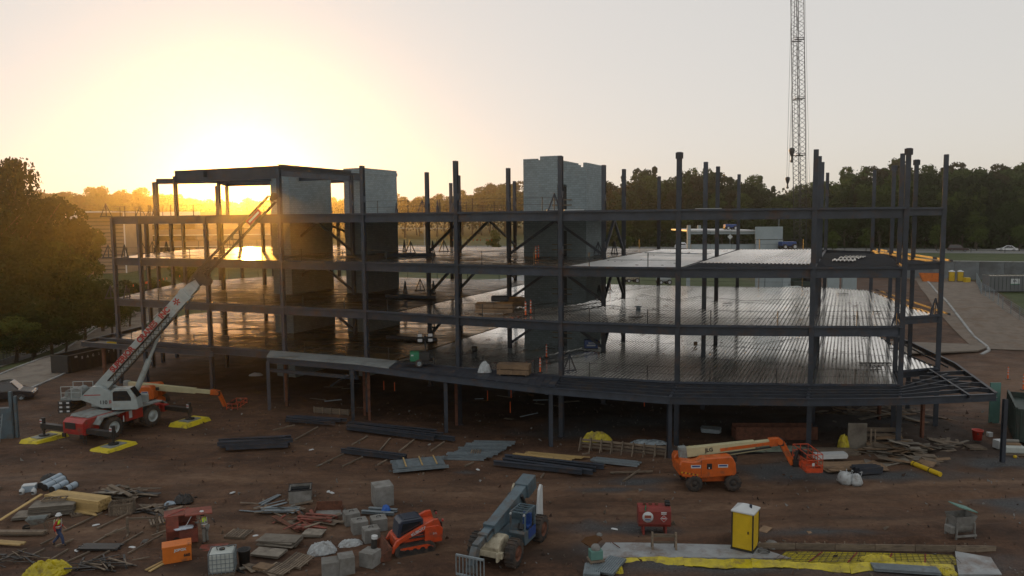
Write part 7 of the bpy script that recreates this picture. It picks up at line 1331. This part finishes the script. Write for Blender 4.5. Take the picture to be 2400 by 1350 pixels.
for u, v, y, l in [(1480, 660, 135, 'small cream machine seen between the braces and column'), (1858, 686, 118, 'pale machine with a cab under the lattice boom'), (1555, 664, 132, 'small white roller seen left of column H')]: machine(l, u, v+2, y, 'beige' if u < 1500 else 'crane', .9)
# crawler crane with lattice boom
p = ZA(1872, 640, 138); g = gzs(p.x, p.y); t = thing('crawler_crane', 'tall crawler crane whose lattice boom leaves the top of the picture', 'crane', (p.x, p.y, g))
for s in (-2.2, 2.2): MB().ext([(-3.6, .5), (-3.3, .0), (3.3, .0), (3.6, .5), (3.3, 1.1), (-3.3, 1.1)], s-.5, s+.5).obj('crawler_track', 'black', t)
MB().box((0, 0, 1.6), (3, 4, .8)).box((-1.2, 1.5, 2.9), (5.5, 3.2, 1.9)).obj('house', 'dkgreen', t, bev=.05); MB().box((1.6, -.9, 2.9), (1.6, 1.4, 2.0)).obj('cab', 'glass', t, bev=.05); MB().box((-3.0, 2.6, 2.7), (1.4, 3.4, 1.7)).obj('counterweight', 'black', t)
b0 = V(.2, -.5, 2.5); b1 = ZA(1868, -60, 136)-t.location; lat = MB(); w_ = 1.5; lattice(lat, b0, b0.lerp(b1, .06), 1.0, 1.2, .07, 3); lattice(lat, b0.lerp(b1, .06), b1, w_, 1.5, .07, 60); lat.obj('boom', 'black', t)
for f in (.23, .415, .60, .79, .96): 
    a = b0.lerp(b1, f); MB().box(a+V(0, -.78, 0), (w_+.25, .12, .16)).box(a+V(0, .78, 0), (w_+.25, .12, .16)).box(a+V(0, -.78, .3), (w_+.25, .12, .1)).obj('boom_joint', 'black', t)
for (u, v, s_, l) in [(1856, 357, 1.0, 'hook_block'), (1846, 423, .8, 'hook_block')]:
    k = ZA(u, v, 133)-t.location; tp = V(k.x+.25, k.y, b1.z); MB().cyl(k+V(-.2*s_, 0, .3), tp+V(-.3, 0, 0), .025, n=4).cyl(k+V(.2*s_, 0, .3), tp+V(.3, 0, 0), .025, n=4).obj('hoist_rope', 'black', t)
    MB().lathe(k+V(0, 0, -.8*s_), (0, 0, 1), [(0, .05), (.25*s_, .25*s_), (1.1*s_, .5*s_), (1.5*s_, .4*s_), (1.6*s_, .05)], 14).cyl(k+V(0, 0, -1.25*s_), k+V(0, 0, -.75*s_), .13).cyl(k+V(0, -.1, -1.5*s_), k+V(0, .1, -1.5*s_), .26*s_, n=12).obj(l, 'black', t)
for dx in (1.6, 2.0): MB().cyl(b0+V(dx, .5, 3), b1+V(dx*.6+.3, .5, 0), .025, n=4).obj('pendant', 'black', t)
# office block far left behind the trees
yo = 205.0; t = thing('office_block', 'long tan office block with banded facade and white roof in the sun haze', 'office building', (ZA(195, 640, yo).x, yo, 2)); o0 = t.location.copy()
a = ZA(195, 499, yo); z0, z1 = 0, a.z-o0.z; w1 = ZA(298, 500, yo).x-a.x
MB().box((w1/2, 8, z1/2), (w1, 16, z1)).obj('wall', 'brickband', t); MB().box((-2.6, 9, z1-1.4), (5, 14, 2.6)).obj('wing', 'roofwhite', t)
for i in range(16): MB().box((w1/2, -.04, z1-.9-i*.98), (w1+.1, .12, .09)).obj('band', 'conc2', t); 
for i in range(15): MB().box((w1/2, -.03, z1-1.4-i*.98), (w1-.6, .06, .4)).obj('window', 'wood', t)
MB().box((w1/2, -.02, z1+.15), (w1+.4, 16.5, .3)).obj('parapet', 'roofwhite', t); MB().box((0, -.1, z1/2), (.25, .2, z1)).box((w1, -.1, z1/2), (.25, .2, z1)).obj('corner_trim', 'roofwhite', t)
yq = 228.0; q0, q1 = ZA(298, 500, yq), ZA(640, 499, yq); zz = ZA(400, 498, yq).z-o0.z; lw = q1.x-q0.x
MB().box((q0.x-o0.x+lw/2, yq-yo+8, zz/2), (lw, 16, zz)).obj('wall', 'brickband', t); MB().box((q0.x-o0.x+lw*.25, yq-yo-.1, zz-.9), (lw*.5, .2, 2.2)).obj('parapet', 'roofwhite', t)
for i in range(4): MB().box((q0.x-o0.x+lw/2, yq-yo-.06, zz-4.2-i*3.4), (lw*.98, .12, 1.5)).obj('window', 'glass', t); MB().box((q0.x-o0.x+lw/2, yq-yo-.1, zz-3.3-i*3.4), (lw, .2, .2)).obj('band', 'roofwhite', t)
